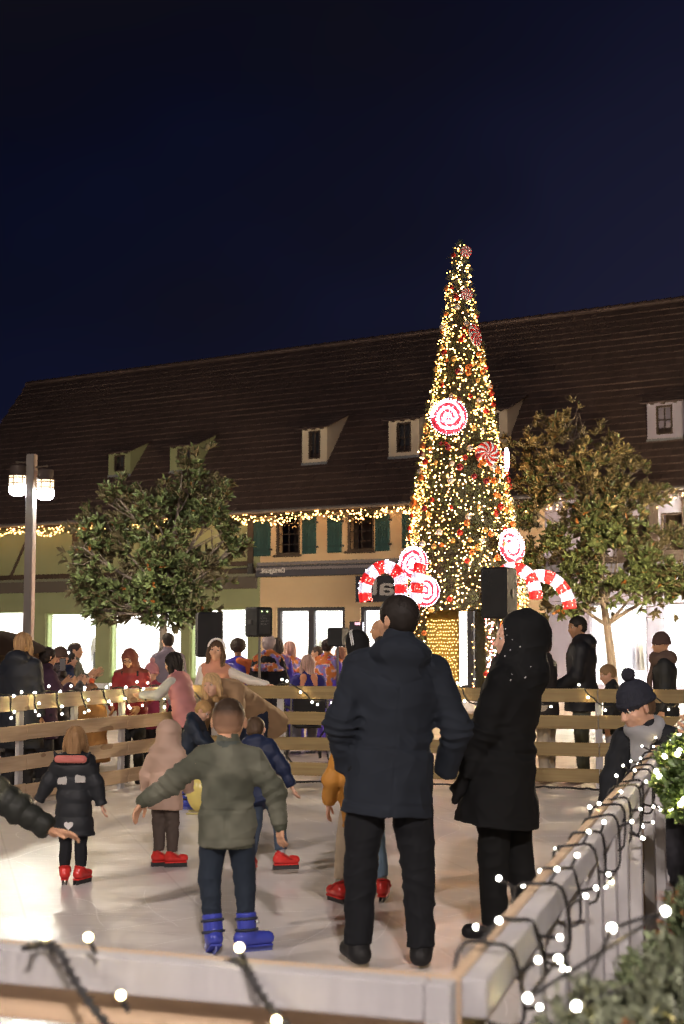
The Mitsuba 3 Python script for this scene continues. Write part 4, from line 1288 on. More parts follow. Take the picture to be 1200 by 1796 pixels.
def loudspeaker(px0, px1, py0, py1, y, yaw, label, front=False, depth=0.36, panel=True, w=None):
    a, b = at(px0, py1, y), at(px1, py0, y)
    cx, W_, Hh = (a[0] + b[0]) / 2, w or (b[0] - a[0]), b[2] - a[2]
    t = thing("loudspeaker", label, "loudspeaker")
    cy_, sy_ = math.cos(yaw), math.sin(yaw)
    ex, ey = np.array([cy_, sy_, 0]), np.array([-sy_, cy_, 0])
    o = np.array([cx, y, a[2]])
    pm = lambda m: frame_map(m, o, ex, ey, EZ)
    part(t, "cabinet", pm(cabinet(W_, W_ * (0.80 if panel else 0.86), depth, Hh)), "m_matt", color=(0.018, 0.019, 0.021))
    part(t, "grille", pm(bevel_box((-W_ * 0.47, depth / 2 + 0.001, Hh * 0.03), (W_ * 0.47, depth / 2 + 0.018, Hh * 0.97), 0.006)), "m_matt", color=(0.03, 0.03, 0.034))
    part(t, "handle", pm(cat([box((s * W_ * 0.455 - 0.012, -0.02, Hh * 0.42), (s * W_ * 0.455 + 0.012, 0.10, Hh * 0.58)) for s in (-1, 1)])), "m_matt", color=(0.05, 0.05, 0.055))
    if panel:
        part(t, "rear_panel", pm(bevel_box((-W_ * 0.28, -depth / 2 - 0.010, Hh * 0.10), (W_ * 0.28, -depth / 2 - 0.001, Hh * 0.93), 0.003)), "m_matt", color=(0.035, 0.037, 0.04))
        stuff_part(t, "panel_marking", pm(cat([box((-W_ * 0.22, -depth / 2 - 0.012, Hh * q), (W_ * s, -depth / 2 - 0.0105, Hh * (q + 0.012))) for q, s in ((0.72, 0.05), (0.66, 0.02), (0.60, 0.12), (0.53, 0.2), (0.50, 0.15), (0.44, 0.18), (0.40, 0.1))])), "m_matt", color=(0.16, 0.16, 0.17))
        for s in (-0.15, 0.12):
            part(t, "status_light", pm(ball((W_ * s, -depth / 2 - 0.012, Hh * 0.85), 0.010)), "m_white", emit=(1.5, 2.6, 0.9), weight=0.05)
    return t, cx, a[2]


tl, sx, sz_ = loudspeaker(343, 392, 1074, 1152, 17.6, 0.12, "large black loudspeaker in front of the third shop window", panel=False, depth=0.45)
sp = thing("speaker_stand", "black tripod stand under the large black loudspeaker on the left", "speaker stand")
stand(sp, sx, 17.6, sz_ - 0.001)
tl, sx, sz_ = loudspeaker(438, 473, 1065, 1117, 17.0, 0.55, "black loudspeaker with rear panel lights on a tall pole above the choir", w=0.27, depth=0.25)
sp = thing("speaker_stand", "tall thin pole stand with the loudspeaker above the grey haired singer", "speaker stand")
stand(sp, sx, 17.0, sz_ - 0.001)
tl, sx, sz_ = loudspeaker(577, 608, 1101, 1134, 19.0, -0.3, "small black loudspeaker above the singer in the patterned yoke", panel=False, depth=0.28)
sp = thing("speaker_stand", "stand of the small loudspeaker above the patterned yoke", "speaker stand")
stand(sp, sx, 19.0, sz_ - 0.001)
tl, sx, sz_ = loudspeaker(844, 904, 996, 1085, 16.2, -0.35, "tall dark loudspeaker cabinet rising behind the hooded woman", panel=False, depth=0.40, w=0.36)
sp = thing("speaker_stand", "stand of the tall loudspeaker behind the hooded woman", "speaker stand")
stand(sp, sx, 16.2, sz_ - 0.001)
ts = thing("dark_screen", "small dark upright screen with a pink strip beside the cream shop door", "screen")
a_, b_ = at(613, 1130, 20.5), at(636, 1090, 20.5)
part(ts, "housing", bevel_box((a_[0], 20.5, a_[2]), (b_[0], 20.56, b_[2]), 0.006), "m_matt", color=(0.03, 0.03, 0.036))
part(ts, "strip", box((a_[0] + 0.08, 20.494, b_[2] - 0.055), (b_[0] - 0.035, 20.4985, b_[2] - 0.01)), "m_white", emit=(0.9, 0.22, 0.4), weight=0.1)
part(ts, "edge_light", box((b_[0] + 0.001, 20.5, a_[2] + 0.05), (b_[0] + 0.022, 20.54, b_[2] - 0.01)), "m_white", emit=(1.3, 1.3, 1.6), weight=0.1)
part(ts, "post", tube([(a_[0] + 0.1, 20.53, PLAZA), (a_[0] + 0.1, 20.53, a_[2])], 0.02, 8), "m_black")


# ---------------------------------------------------------------- shrubs by the right fence
def shrub(label, c, rad, n, seed, col, orange=0.06, leaf=(0.035, 0.016), pot=None, berries=0):
    r = np.random.default_rng(seed)
    t = thing("potted_shrub", label, "shrub")
    d = r.normal(0, 1, (n, 3))
    d /= np.linalg.norm(d, axis=1, keepdims=True)
    q = r.uniform(0, 1, n) ** 0.35 * (0.75 + 0.45 * meshkit.noise(d * 3 + seed, 4))
    P = c + d * q[:, None] * rad
    k = (meshkit.noise(P * 9 + seed, 5) > 0.22) & (P[:, 2] > 0.25)
    P, d = P[k], d[k]
    A = d + [0, 0, 0.8] + r.normal(0, 0.35, P.shape)
    V, F, nv = rosettes(P, A, r, nleaf=8, L=leaf[0], W=leaf[1], open_=0.8)
    nl = len(V) // nv
    C = np.array(col) * r.uniform(0.55, 1.6, (nl, 1))
    # whole sprigs turned orange
    om = np.repeat(meshkit.noise(P * 7 + 2 * seed, 9) > 1 - orange * 3, 8) & (r.uniform(0, 1, nl) < 0.7)
    C[om] = np.array([0.34, 0.12, 0.035]) * r.uniform(0.5, 1.3, (om.sum(), 1))
    stuff_part(t, "foliage", trimesh.Trimesh(V, F, process=False), "m_leaf", color=np.repeat(C, nv, axis=0))
    st = []
    for i in r.choice(len(P), min(160, len(P)), replace=False):
        st.append(tube([[c[0] + r.normal(0, 0.03), c[1] + r.normal(0, 0.03), c[2] - rad[2] * 0.9], (P[i] + c) / 2 - [0, 0, rad[2] * 0.25], P[i]], [0.006, 0.004, 0.002], 4))
    stuff_part(t, "stem", cat(st), "m_bark")
    if pot:
        part(t, "planter", lathe([(0, PLAZA), (pot * 0.8, PLAZA), (pot, 0.40), (pot * 1.05, 0.42), (pot * 1.05, 0.45), (pot * 0.95, 0.45), (pot * 0.9, 0.40), (0, 0.40)], (c[0], c[1], 0), 24), "m_matt", color=(0.10, 0.085, 0.075))
    return t


c1 = at(1050, 1790, 2.32)
shrub("large blurred grey green shrub in the bottom right corner with orange leaves", np.array([0.51, 2.20, 0.74]), np.array([0.27, 0.40, 0.34]), 5200, 51, (0.17, 0.19, 0.13), 0.09, (0.029, 0.011))
shrub("second grey green shrub beside the first along the right fence", np.array([0.82, 2.80, 0.80]), np.array([0.27, 0.36, 0.34]), 3600, 52, (0.13, 0.165, 0.09), 0.10, (0.030, 0.012))
pb = thing("planter_box", "wooden planter box under the two shrubs outside the right fence", "planter")
ex_, ey_ = unit(np.r_[C_FAR_R - C_NEAR_R, 0]), None
ey_ = np.array([-ex_[1], ex_[0], 0])
o_ = np.r_[C_NEAR_R, 0]
for s0 in (0.0, 1.0):
    pass
part(pb, "box", frame_map(bevel_box((0.02, -0.60, PLAZA), (1.25, -0.12, 0.52), 0.008), o_, ex_, ey_, EZ), "m_greywood")
part(pb, "soil", frame_map(box((0.05, -0.57, 0.521), (1.22, -0.15, 0.535)), o_, ex_, ey_, EZ), "m_matt", color=(0.05, 0.035, 0.025))
cS = at(1200, 1368, 5.2)
shrub("round green shrub with lights standing outside the right fence", np.array([cS[0] + 0.05, 5.2, cS[2]]), np.array([0.150, 0.18, 0.18]), 1300, 53, (0.085, 0.135, 0.045), 0.03, (0.034, 0.018))
part("potted_shrub_002", "trunk", tube([(cS[0] + 0.05, 5.2, PLAZA), (cS[0] + 0.06, 5.2, cS[2])], [0.03, 0.02], 8), "m_bark")
part("potted_shrub_002", "planter", lathe([(0, PLAZA), (0.16, PLAZA), (0.2, 0.30), (0.19, 0.30), (0.18, 0.26), (0, 0.26)], (cS[0] + 0.05, 5.2, 0), 24), "m_matt", color=(0.10, 0.085, 0.075))
r = np.random.default_rng(54)
q = np.array([cS + [0.05, 0, 0] + unit(r.normal(0, 1, 3) - [0.4, 0.9, 0]) * np.array([0.15, 0.18, 0.18]) for _ in range(16)])
sl = thing("light_string", "few white bulbs strung over the round shrub on the right", "string lights")
for p in q:
    part(sl, "bulb", ball(p, 0.0105), "m_white", emit=RAILBULB, weight=0.12)
part(sl, "cable", tube(q[np.argsort(q[:, 2])], 0.004, 5), "m_black")
q = np.array([np.array([0.60, 2.45, 0.86]) + unit(r.normal(0, 1, 3) * [1, 1, 0.6] + [-0.5, -0.5, 0.7]) * np.array([0.3, 0.42, 0.27]) for _ in range(10)])
sl = thing("light_string", "few bulbs strung over the grey green shrubs at the bottom right", "string lights")
for p in q:
    part(sl, "bulb", ball(p, 0.008), "m_white", emit=RAILBULB, weight=0.12)
part(sl, "cable", tube(q[np.argsort(q[:, 1])], 0.004, 5), "m_black")
# ---------------------------------------------------------------- soft modelling: distance fields turned into meshes
def rot(axis, deg):
    a = math.radians(deg)
    k = unit(axis)
    K = np.array([[0, -k[2], k[1]], [k[2], 0, -k[0]], [-k[1], k[0], 0]])
    return np.eye(3) + math.sin(a) * K + (1 - math.cos(a)) * K @ K


class Soft:
    """Rounded cones and ellipsoids joined smoothly."""

    def __init__(self, k=0.02):
        self.p, self.k = [], k

    def cone(self, a, b, ra, rb=None, flat=None, k=None, cap=False, cut=False, capa=False):
        rb = ra if rb is None else rb
        self.p.append(("c", np.asarray(a, float), np.asarray(b, float), ra, rb, flat, self.k if k is None else k, cap, cut, capa))
        return self

    def chain(self, pts, rads, flat=None, k=None):
        for i in range(len(pts) - 1):
            self.cone(pts[i], pts[i + 1], rads[i], rads[i + 1], flat, k)
        return self

    def ell(self, c, axes, radii, k=None, cut=False):
        self.p.append(("e", np.asarray(c, float), np.asarray(axes, float), np.asarray(radii, float), self.k if k is None else k, cut))
        return self

    def half(self, c, n, k=0.006):
        """Keep what lies behind the plane through c with outward normal n."""
        self.p.append(("h", np.asarray(c, float), unit(n), k))
        return self

    def _bounds(self, q):
        if q[0] == "c":
            m = max(q[3], q[4])
            return np.minimum(q[1], q[2]) - m, np.maximum(q[1], q[2]) + m
        r = np.sqrt(((q[2] * q[3][:, None]) ** 2).sum(0))
        return q[1] - r, q[1] + r

    def mesh(self, res, disp=None, band=0.05):
        bs = [self._bounds(q) for q in self.p if q[0] != "h" and not (q[8] if q[0] == "c" else q[5])]
        lo = np.min([b[0] for b in bs], 0) - 3.2 * res - 0.02
        hi = np.max([b[1] for b in bs], 0) + 3.2 * res + 0.02
        n = np.ceil((hi - lo) / res).astype(int) + 1
        ax = [lo[i] + res * np.arange(n[i]) for i in range(3)]
        D = np.full(n, 0.3, np.float32)
        for q in self.p:
            if q[0] == "h":
                c, nn, k = q[1:]
                d = sum(((ax[i] - c[i]) * nn[i]).reshape([-1 if j == i else 1 for j in range(3)]) for i in range(3)).astype(np.float32)
                m = np.clip(0.5 + 0.5 * (d - D) / k, 0, 1)
                D = D * (1 - m) + d * m + k * m * (1 - m)
                continue
            b0, b1 = self._bounds(q)
            k = q[6] if q[0] == "c" else q[4]
            mg = k + 2.5 * res + 0.012
            i0 = np.maximum(np.floor((b0 - mg - lo) / res).astype(int), 0)
            i1 = np.minimum(np.ceil((b1 + mg - lo) / res).astype(int) + 1, n)
            if (i1 <= i0).any():
                continue
            sl = tuple(slice(a, b) for a, b in zip(i0, i1))
            X = [ax[i][sl[i]].astype(np.float32).reshape([-1 if j == i else 1 for j in range(3)]) for i in range(3)]
            if q[0] == "c":
                _, a, b, ra, rb, flat, k, cap, cut, capa = q
                rel = [X[i] - np.float32(a[i]) for i in range(3)]
                ab = b - a
                if flat is not None:
                    f, s = np.asarray(flat[0]), flat[1]
                    pf = rel[0] * f[0] + rel[1] * f[1] + rel[2] * f[2]
                    rel = [rel[i] + (s - 1) * pf * f[i] for i in range(3)]
                    ab = ab + (s - 1) * ab.dot(f) * f
                L = max(ab.dot(ab), 1e-12)
                t0 = (rel[0] * ab[0] + rel[1] * ab[1] + rel[2] * ab[2]) / L
                t = np.clip(t0, 0, 1)
                dd = np.sqrt(sum((rel[i] - t * ab[i]) ** 2 for i in range(3))) - (ra + (rb - ra) * t)
                if flat is not None:
                    dd = dd * np.float32(0.5 + 0.5 / flat[1])
                if cap:
                    dd = np.maximum(dd, (t0 - 1) * math.sqrt(L))
                if capa:
                    dd = np.maximum(dd, -t0 * math.sqrt(L))
            else:
                _, c, A, R, k, cut = q
                rel = [X[i] - np.float32(c[i]) for i in range(3)]
                u = [(rel[0] * A[i][0] + rel[1] * A[i][1] + rel[2] * A[i][2]) / R[i] for i in range(3)]
                k0 = np.sqrt(u[0] ** 2 + u[1] ** 2 + u[2] ** 2)
                k1 = np.sqrt((u[0] / R[0]) ** 2 + (u[1] / R[1]) ** 2 + (u[2] / R[2]) ** 2)
                dd = k0 * (k0 - 1) / np.maximum(k1, 1e-6)
            S = D[sl]
            if cut:
                dd = -dd
                m = np.clip(0.5 + 0.5 * (dd - S) / k, 0, 1)
                D[sl] = S * (1 - m) + dd * m + k * m * (1 - m)
            else:
                m = np.clip(0.5 + 0.5 * (S - dd) / k, 0, 1)
                D[sl] = S * (1 - m) + dd * m - k * m * (1 - m)
        if disp is not None:
            ii = np.nonzero(np.abs(D) < band)
            P = np.stack([ax[i][ii[i]] for i in range(3)], 1)
            D[ii] -= disp(P).astype(np.float32)
        return surface_nets(D, lo, res)


def surface_nets(D, lo, res):
    s = D < 0
    n = np.array(D.shape)
    cn = n - 1
    acc = np.zeros((*cn, 3), np.float32)
    cnt = np.zeros(cn, np.int16)
    edges = []
    for axis in range(3):
        sl0, sl1 = [slice(None)] * 3, [slice(None)] * 3
        sl0[axis], sl1[axis] = slice(0, -1), slice(1, None)
        a, b = D[tuple(sl0)], D[tuple(sl1)]
        cross = s[tuple(sl0)] != s[tuple(sl1)]
        I = np.stack(np.nonzero(cross), 1)
        da, db = a[cross], b[cross]
        t = da / (da - db)
        pos = I.astype(np.float32)
        pos[:, axis] += t
        o1, o2 = [(1, 2), (2, 0), (0, 1)][axis]
        for e1 in (0, 1):
            for e2 in (0, 1):
                J = I.copy()
                J[:, o1] -= e1
                J[:, o2] -= e2
                ok = (J >= 0).all(1) & (J < cn).all(1)
                np.add.at(acc, tuple(J[ok].T), pos[ok])
                np.add.at(cnt, tuple(J[ok].T), 1)
        edges.append((axis, I, da < 0))
    m = cnt > 0
    idx = np.full(cn, -1, np.int64)
    idx[m] = np.arange(m.sum())
    V = lo + (acc[m] / cnt[m][:, None]) * res
    F = []
    for axis, I, neg in edges:
        o1, o2 = [(1, 2), (2, 0), (0, 1)][axis]
        ok = (I[:, o1] > 0) & (I[:, o2] > 0) & (I[:, o1] < cn[o1]) & (I[:, o2] < cn[o2])
        I, neg = I[ok], neg[ok]
        q = []
        for e1, e2 in ((1, 1), (0, 1), (0, 0), (1, 0)):
            J = I.copy()
            J[:, o1] -= e1
            J[:, o2] -= e2
            q.append(idx[tuple(J.T)])
        q = np.stack(q, 1)
        q[~neg] = q[~neg][:, ::-1]
        F += [q[:, [0, 1, 2]], q[:, [0, 2, 3]]]
    return trimesh.Trimesh(V, np.vstack(F), process=False)


def ridged(P, f, seed):
    return 1 - np.abs(2 * meshkit.noise(P * f, seed) - 1)


def folds(amp, seed, fz=0.55, f=9.0):
    """Soft cloth creases."""
    def d(P):
        w = meshkit.noise(P * 3.0, seed + 3)[:, None] * [0.5, 0.5, 0.25]
        Q = P + w
        a = ridged(Q, np.array([f, f, f * fz]), seed) ** 2
        b = ridged(Q + 7, np.array([f * 0.5, f * 0.5, f * 1.3]), seed + 1) ** 2
        return amp * (0.9 * (a - 0.4) + 0.8 * (b - 0.4))
    return d


# ---------------------------------------------------------------- people
X_, Y_, Z_ = np.eye(3)


def skeleton(h, hr=0.135, bw=1.0, lean=(0, 0), bend=0.0, twist=0.0, head=(0, 0, 0), L=((-0.16, -0.02, -1), (-0.06, 0.12, -1)), R=((0.16, -0.02, -1), (0.06, 0.12, -1)),
             legL=((-0.03, 0.02, -1), (0.0, -0.04, -1)), legR=((0.03, 0.02, -1), (0.0, -0.04, -1)), feet=(12, -12), foot_pitch=(0, 0), neck_fwd=0.15):
    B = h * (1 - hr)
    J = {"B": B, "h": h, "hh": h * hr}
    fa, sa = math.radians(lean[0]), math.radians(lean[1])
    t = unit([math.sin(sa), math.sin(fa), math.cos(fa) * math.cos(sa)])
    fb = math.radians(lean[0] + bend)
    t2 = unit([math.sin(sa), math.sin(fb), math.cos(fb) * math.cos(sa)])
    Rz = rot(Z_, twist)
    r = Rz @ X_
    r = unit(r - t2 * r.dot(t2))
    f = np.cross(t2, r)
    rp = unit(X_ - t * X_.dot(t))
    fp = np.cross(t, rp)
    P = np.zeros(3)
    J.update(P=P, t=t, u=t2, r=r, f=f, rp=rp, fp=fp)
    J["W"] = P + t * 0.12 * B
    J["C"] = J["W"] + t2 * 0.135 * B
    J["N"] = J["W"] + t2 * 0.245 * B
    for s, n, arm in ((-1, "L", L), (1, "R", R)):
        S = J["W"] + t2 * 0.203 * B + r * s * 0.113 * B * bw
        e = S + unit(arm[0]) * 0.195 * B
        w = e + unit(arm[1]) * 0.165 * B
        J["S" + n], J["E" + n], J["H" + n] = S, e, w
        J["hd" + n] = unit(arm[2]) if len(arm) > 2 else unit(arm[1])
    for s, n, leg, fy, fpch in ((-1, "L", legL, feet[0], foot_pitch[0]), (1, "R", legR, feet[1], foot_pitch[1])):
        h0 = P + rp * s * 0.056 * B * bw - t * 0.015 * B
        k = h0 + unit(leg[0]) * 0.265 * B
        a = k + unit(leg[1]) * 0.275 * B
        J["T" + n], J["K" + n], J["A" + n] = h0, k, a
        d = rot(Z_, fy) @ Y_
        J["fd" + n] = unit(d * math.cos(math.radians(fpch)) + Z_ * math.sin(math.radians(fpch)))
    hy, hp, hl = head
    M = np.stack([r, f, t2])                       # rows: axes of the head
    # the head stays nearer to upright than the trunk
    up = unit(t2 * 0.35 + Z_ * 0.65)
    rr = unit(r - up * r.dot(up))
    M = np.stack([rr, np.cross(up, rr), up])
    M = M @ np.eye(3)
    Rm = rot(M[2], hy)
    M = M @ Rm.T
    M = M @ rot(M[0], hp).T
    M = M @ rot(M[1], hl).T
    J["M"] = M
    sink = 0.10 * J["hh"] if hr > 0.15 else 0.0
    J["Hc"] = J["N"] - t2 * sink + unit(t2 * 0.7 + Z_ * 0.3 + f * neck_fwd) * (0.035 * B + 0.30 * J["hh"]) + M[2] * 0.26 * J["hh"] + M[1] * 0.07 * J["hh"]
    return J


def head_pt(J, x, y, z):
    return J["Hc"] + J["hh"] * (J["M"][0] * x + J["M"][1] * y + J["M"][2] * z)


def head_soft(J, face=True, ears=True):
    q, hh, M = Soft(0.05 * J["hh"] * 1.6), J["hh"], J["M"]
    H = lambda x, y, z: head_pt(J, x, y, z)
    q.ell(H(0, -0.06, 0.13), M, np.array([0.34, 0.415, 0.365]) * hh)
    q.ell(H(0, 0.09, -0.13), M, np.array([0.265, 0.295, 0.345]) * hh)
    q.cone(H(0, 0.24, -0.385), H(0, 0.25, -0.38), 0.10 * hh)
    q.cone(H(0, -0.12, -0.25), J["N"] - J["u"] * 0.03 * J["B"], 0.215 * hh, 0.23 * hh)
    if face:
        k = 0.05 * hh
        for s in (-1, 1):
            q.cone(H(s * 0.17, 0.23, -0.09), H(s * 0.15, 0.25, -0.12), 0.115 * hh, k=0.08 * hh)
            q.ell(H(s * 0.145, 0.40, 0.045), M, np.array([0.085, 0.06, 0.055]) * hh, k=0.06 * hh, cut=True)
        q.cone(H(-0.16, 0.30, 0.125), H(0.16, 0.30, 0.125), 0.058 * hh, k=0.07 * hh)
        q.cone(H(0, 0.36, 0.05), H(0, 0.445, -0.11), 0.030 * hh, 0.052 * hh, k=k)
        for s in (-1, 1):
            q.cone(H(0, 0.40, -0.115), H(s * 0.05, 0.385, -0.12), 0.036 * hh, k=0.03 * hh)
        q.cone(H(-0.065, 0.345, -0.235), H(0.065, 0.345, -0.235), 0.040 * hh, k=k)
        q.cone(H(-0.05, 0.338, -0.275), H(0.05, 0.338, -0.275), 0.040 * hh, k=k)
    if ears:
        for s in (-1, 1):
            A = M @ rot(Z_, 0)
            q.ell(H(s * 0.355, -0.03, -0.015), np.stack([unit(M[0] * s - M[1] * 0.5), unit(M[1] + M[0] * s * 0.5), M[2]]), np.array([0.035, 0.085, 0.135]) * hh, k=0.03 * hh)
    return q


def hand_soft(wrist, d, thumb, Lh, curl=0.35, spread=0.10, curls=None):
    """A hand with palm, four fingers of two bends and a thumb. d: along the fingers, thumb: towards the thumb's side."""
    d = unit(d)
    th = unit(np.asarray(thumb, float) - d * np.dot(thumb, d))
    nrm = np.cross(d, th)                         # one face of the palm; curl goes towards it
    q = Soft(0.035 * Lh)
    w = lambda a, b, c=0.0: wrist + Lh * (d * a + th * b + nrm * c)
    for b in (-0.15, -0.05, 0.06, 0.15):
        q.cone(w(0.0, b * 0.62), w(0.45, b * 1.12), 0.088 * Lh, 0.078 * Lh, k=0.05 * Lh)
    ln = (0.36, 0.44, 0.48, 0.42)                  # little finger ... index
    for i, b in enumerate((-0.18, -0.06, 0.07, 0.185)):
        c = curl * (1.15 - 0.12 * i) if curls is None else curls[i]
        p = w(0.46, b)
        base = unit(d + th * (b * spread * 8))
        for j, (fl, rr) in enumerate(((0.46, 0.060), (0.31, 0.054), (0.23, 0.047))):
            a = c * (0.6 + 0.75 * j)
            dd = unit(base * math.cos(a) + nrm * math.sin(a))
            e = p + dd * Lh * ln[i] * fl
            q.cone(p, e, rr * Lh, rr * Lh * 0.92, k=0.012 * Lh)
            p = e
    p = w(0.12, 0.17, 0.03)
    a = w(0.34, 0.33, 0.10 + 0.08 * curl)
    b = w(0.54, 0.36 - 0.06 * curl, 0.14 + 0.16 * curl)
    q.cone(p, a, 0.082 * Lh, 0.066 * Lh, k=0.04 * Lh).cone(a, b, 0.062 * Lh, 0.05 * Lh, k=0.012 * Lh)
    return q


SKIN = {"fair": (0.62, 0.37, 0.26), "warm": (0.55, 0.31, 0.19), "tan": (0.40, 0.22, 0.13), "brown": (0.20, 0.10, 0.06)}


class Person:
    def __init__(self, label, J, where, yaw=0.0, res=0.012, skin="fair", ground=0.0, sole=0.042, seed=1, category="person", name="person", face=True, hands=("L", "R"), hand_curl=(0.4, 0.4), thumbs=None, ears=True, hand_scale=1.0, curls=(None, None)):
        self.J, self.res, self.seed = J, res, seed
        B = J["B"]
        # find the offset that sets the feet down
        low = min(J["AL"][2], J["AR"][2]) - 0.048 * B - sole
        self.R = rot(Z_, yaw)
        mid = (J["AL"] + J["AR"]) / 2
        self.off = np.array([where[0], where[1], ground - low]) - self.R @ np.array([mid[0], mid[1], 0])
        self.key = thing(name, label, category)
        self.skin = np.array(SKIN[skin])
        hres = min(res, max(J["hh"] / 34, 0.0045)) if face else min(res, J["hh"] / 20)
        ms = [head_soft(J, face, ears).mesh(hres)]
        bod = Soft(0.03)
        bod.cone(J["P"], J["W"], 0.075 * B, 0.068 * B, (J["fp"], 1.5)).cone(J["W"], J["C"], 0.068 * B, 0.082 * B, (J["f"], 1.5)).cone(J["SL"] * 0.8 + J["SR"] * 0.2, J["SR"] * 0.8 + J["SL"] * 0.2, 0.038 * B)
        bod.cone(J["C"], J["N"], 0.07 * B, 0.035 * B)
        for n in "LR":
            bod.chain([J["S" + n], J["E" + n], J["H" + n] + (0.02 if n in hands else -0.045) * B * unit(J["H" + n] - J["E" + n])], [0.030 * B, 0.024 * B, 0.0185 * B])
            bod.chain([J["T" + n], J["K" + n], J["A" + n]], [0.055 * B, 0.038 * B, 0.026 * B])
            bod.cone(J["A" + n], J["A" + n] + J["fd" + n] * 0.08 * B - Z_ * 0.02 * B, 0.024 * B, 0.018 * B)
        ms.append(bod.mesh(max(res * 1.5, 0.016)))
        for i, n in enumerate("LR"):
            if n in hands:
                d = J["hd" + n]
                inward = -J["r"] if n == "R" else J["r"]
                thumb = (thumbs or {}).get(n, J["f"] + 0.4 * inward)
                Lh = 0.122 * B * hand_scale
                ms.append(hand_soft(J["H" + n] + d * 0.004, d, thumb, Lh, hand_curl[i], curls=curls[i]).mesh(max(Lh / 42, 0.0032) if res < 0.013 else Lh / 24))
        self.part("body", cat(ms), "m_skin", self.skin)
        if face:
            self.face()

    def W(self, m):
        v, f = _vf(m)
        return trimesh.Trimesh(np.asarray(v) @ self.R.T + self.off, f, process=False)

    def part(self, name, mesh, bsdf, color, label=None, parent=None, smooth=True, vary=0.10, **kw):
        if isinstance(mesh, list):
            mesh = cat(mesh)
        v = np.asarray(mesh.vertices)
        c = np.asarray(color, float)
        if c.ndim == 1:
            c = np.tile(c, (len(v), 1))
        if vary:
            c = c * (1 + vary * 2 * (meshkit.noise(v * 14 + self.seed, self.seed)[:, None] - 0.5))
        return part(parent or self.key, name, self.W(mesh), bsdf, label, smooth=smooth, color=np.clip(c, 0, 1), **kw)

    def face(self):
        J, hh, M = self.J, self.J["hh"], self.J["M"]
        for s in (-1, 1):
            e = np.array(_ICO[2].vertices)
            c = np.where((e[:, 1:2] > 0.86), (0.02, 0.015, 0.012), np.where(e[:, 1:2] > 0.70, (0.12, 0.075, 0.04), (0.62, 0.60, 0.58)))
            m = trimesh.Trimesh((e * np.array([0.062, 0.05, 0.040])) @ M * hh + head_pt(J, s * 0.145, 0.312, 0.042), _ICO[2].faces, process=False)
            self.part("eye", m, "m_gloss", c, vary=0)
        lip = Soft(0.012 * hh)
        lip.cone(head_pt(J, -0.075, 0.352, -0.243), head_pt(J, 0, 0.378, -0.237), 0.017 * hh, 0.024 * hh).cone(head_pt(J, 0.075, 0.352, -0.243), head_pt(J, 0, 0.378, -0.237), 0.017 * hh, 0.024 * hh)
        lip.cone(head_pt(J, -0.05, 0.350, -0.275), head_pt(J, 0.05, 0.350, -0.275), 0.026 * hh)
        self.part("lips", lip.mesh(hh / 60), "m_skin", self.skin * np.array([0.72, 0.42, 0.42]), vary=0)

    def brows(self, color):
        J, hh = self.J, self.J["hh"]
        for s in (-1, 1):
            b = Soft(0.01 * hh).chain([head_pt(J, s * 0.07, 0.352, 0.115), head_pt(J, s * 0.15, 0.345, 0.14), head_pt(J, s * 0.225, 0.29, 0.115)], [0.016 * hh, 0.019 * hh, 0.012 * hh])
            self.part("eyebrow", b.mesh(hh / 60), "m_matt", color, vary=0)

    # ---- clothes
    def jacket(self, color, hem=0.10, th=0.022, flare=0.0, sleeves=True, puff=None, collar=0.03, hood=None, mat="m_cloth", amp=0.008, name="jacket", label=None, colorfn=None, vary=0.12, open_=False, cuffs=1.0, broad=1.0, waistband=False, k=0.03, hood_open=(0.27, 0.36), hood_size=1.0, hood_back=0.0, seams=False, belly=0.0, sleeve_r=1.0, shoulder=1.0):
        J, B = self.J, self.J["B"]
        q = Soft(k)
        fl, fu = (J["fp"], 1.38), (J["f"], 1.36)
        hip = J["P"] - J["t"] * hem * B
        q.cone(J["W"], J["P"] + 0.02 * B * J["t"], (0.086 * broad) * B + th, 0.094 * broad * B + th, fl)
        if hem > -0.02:
            sk = 0.100 * broad + flare + 0.03 * min(max(hem - 0.08, 0) / 0.12, 1)
            q.cone(J["P"] + 0.02 * B * J["t"], hip - J["t"] * 0.03 * B, 0.100 * broad * B + th, sk * B + th, (J["fp"], 1.26))
        q.cone(J["W"], J["C"], 0.086 * broad * B + th, 0.102 * broad * B + th, fu)
        if belly:
            q.ell(J["W"] + J["f"] * 0.03 * B, np.stack([J["r"], J["f"], J["u"]]), np.array([0.1, 0.09, 0.12]) * B * belly)
        q.cone(J["SL"] * 0.80 + J["SR"] * 0.20 - 0.01 * B * J["u"], J["SR"] * 0.80 + J["SL"] * 0.20 - 0.01 * B * J["u"], 0.046 * B * shoulder + th * 0.6)
        for n in "LR":
            q.cone(J["N"] + 0.012 * B * J["u"], J["S" + n] * 0.85 + J["N"] * 0.15, 0.040 * B + th * 0.3, 0.036 * B + th * 0.5)
            if sleeves:
                w = J["H" + n]
                q.cone(J["S" + n], J["E" + n], 0.041 * B * sleeve_r + th * 0.6, 0.033 * B * sleeve_r + th * 0.6)
                q.cone(J["E" + n], w - unit(w - J["E" + n]) * 0.0, 0.033 * B * sleeve_r + th * 0.6, 0.026 * B * cuffs + th * 0.5, cap=True)
        if collar:
            q.cone(J["N"] - J["u"] * 0.01 * B, J["N"] + J["u"] * collar * B + J["f"] * 0.008 * B, 0.050 * B + th * 0.5, 0.046 * B + th * 0.4, k=0.015)
        hh, M = J["hh"], J["M"]
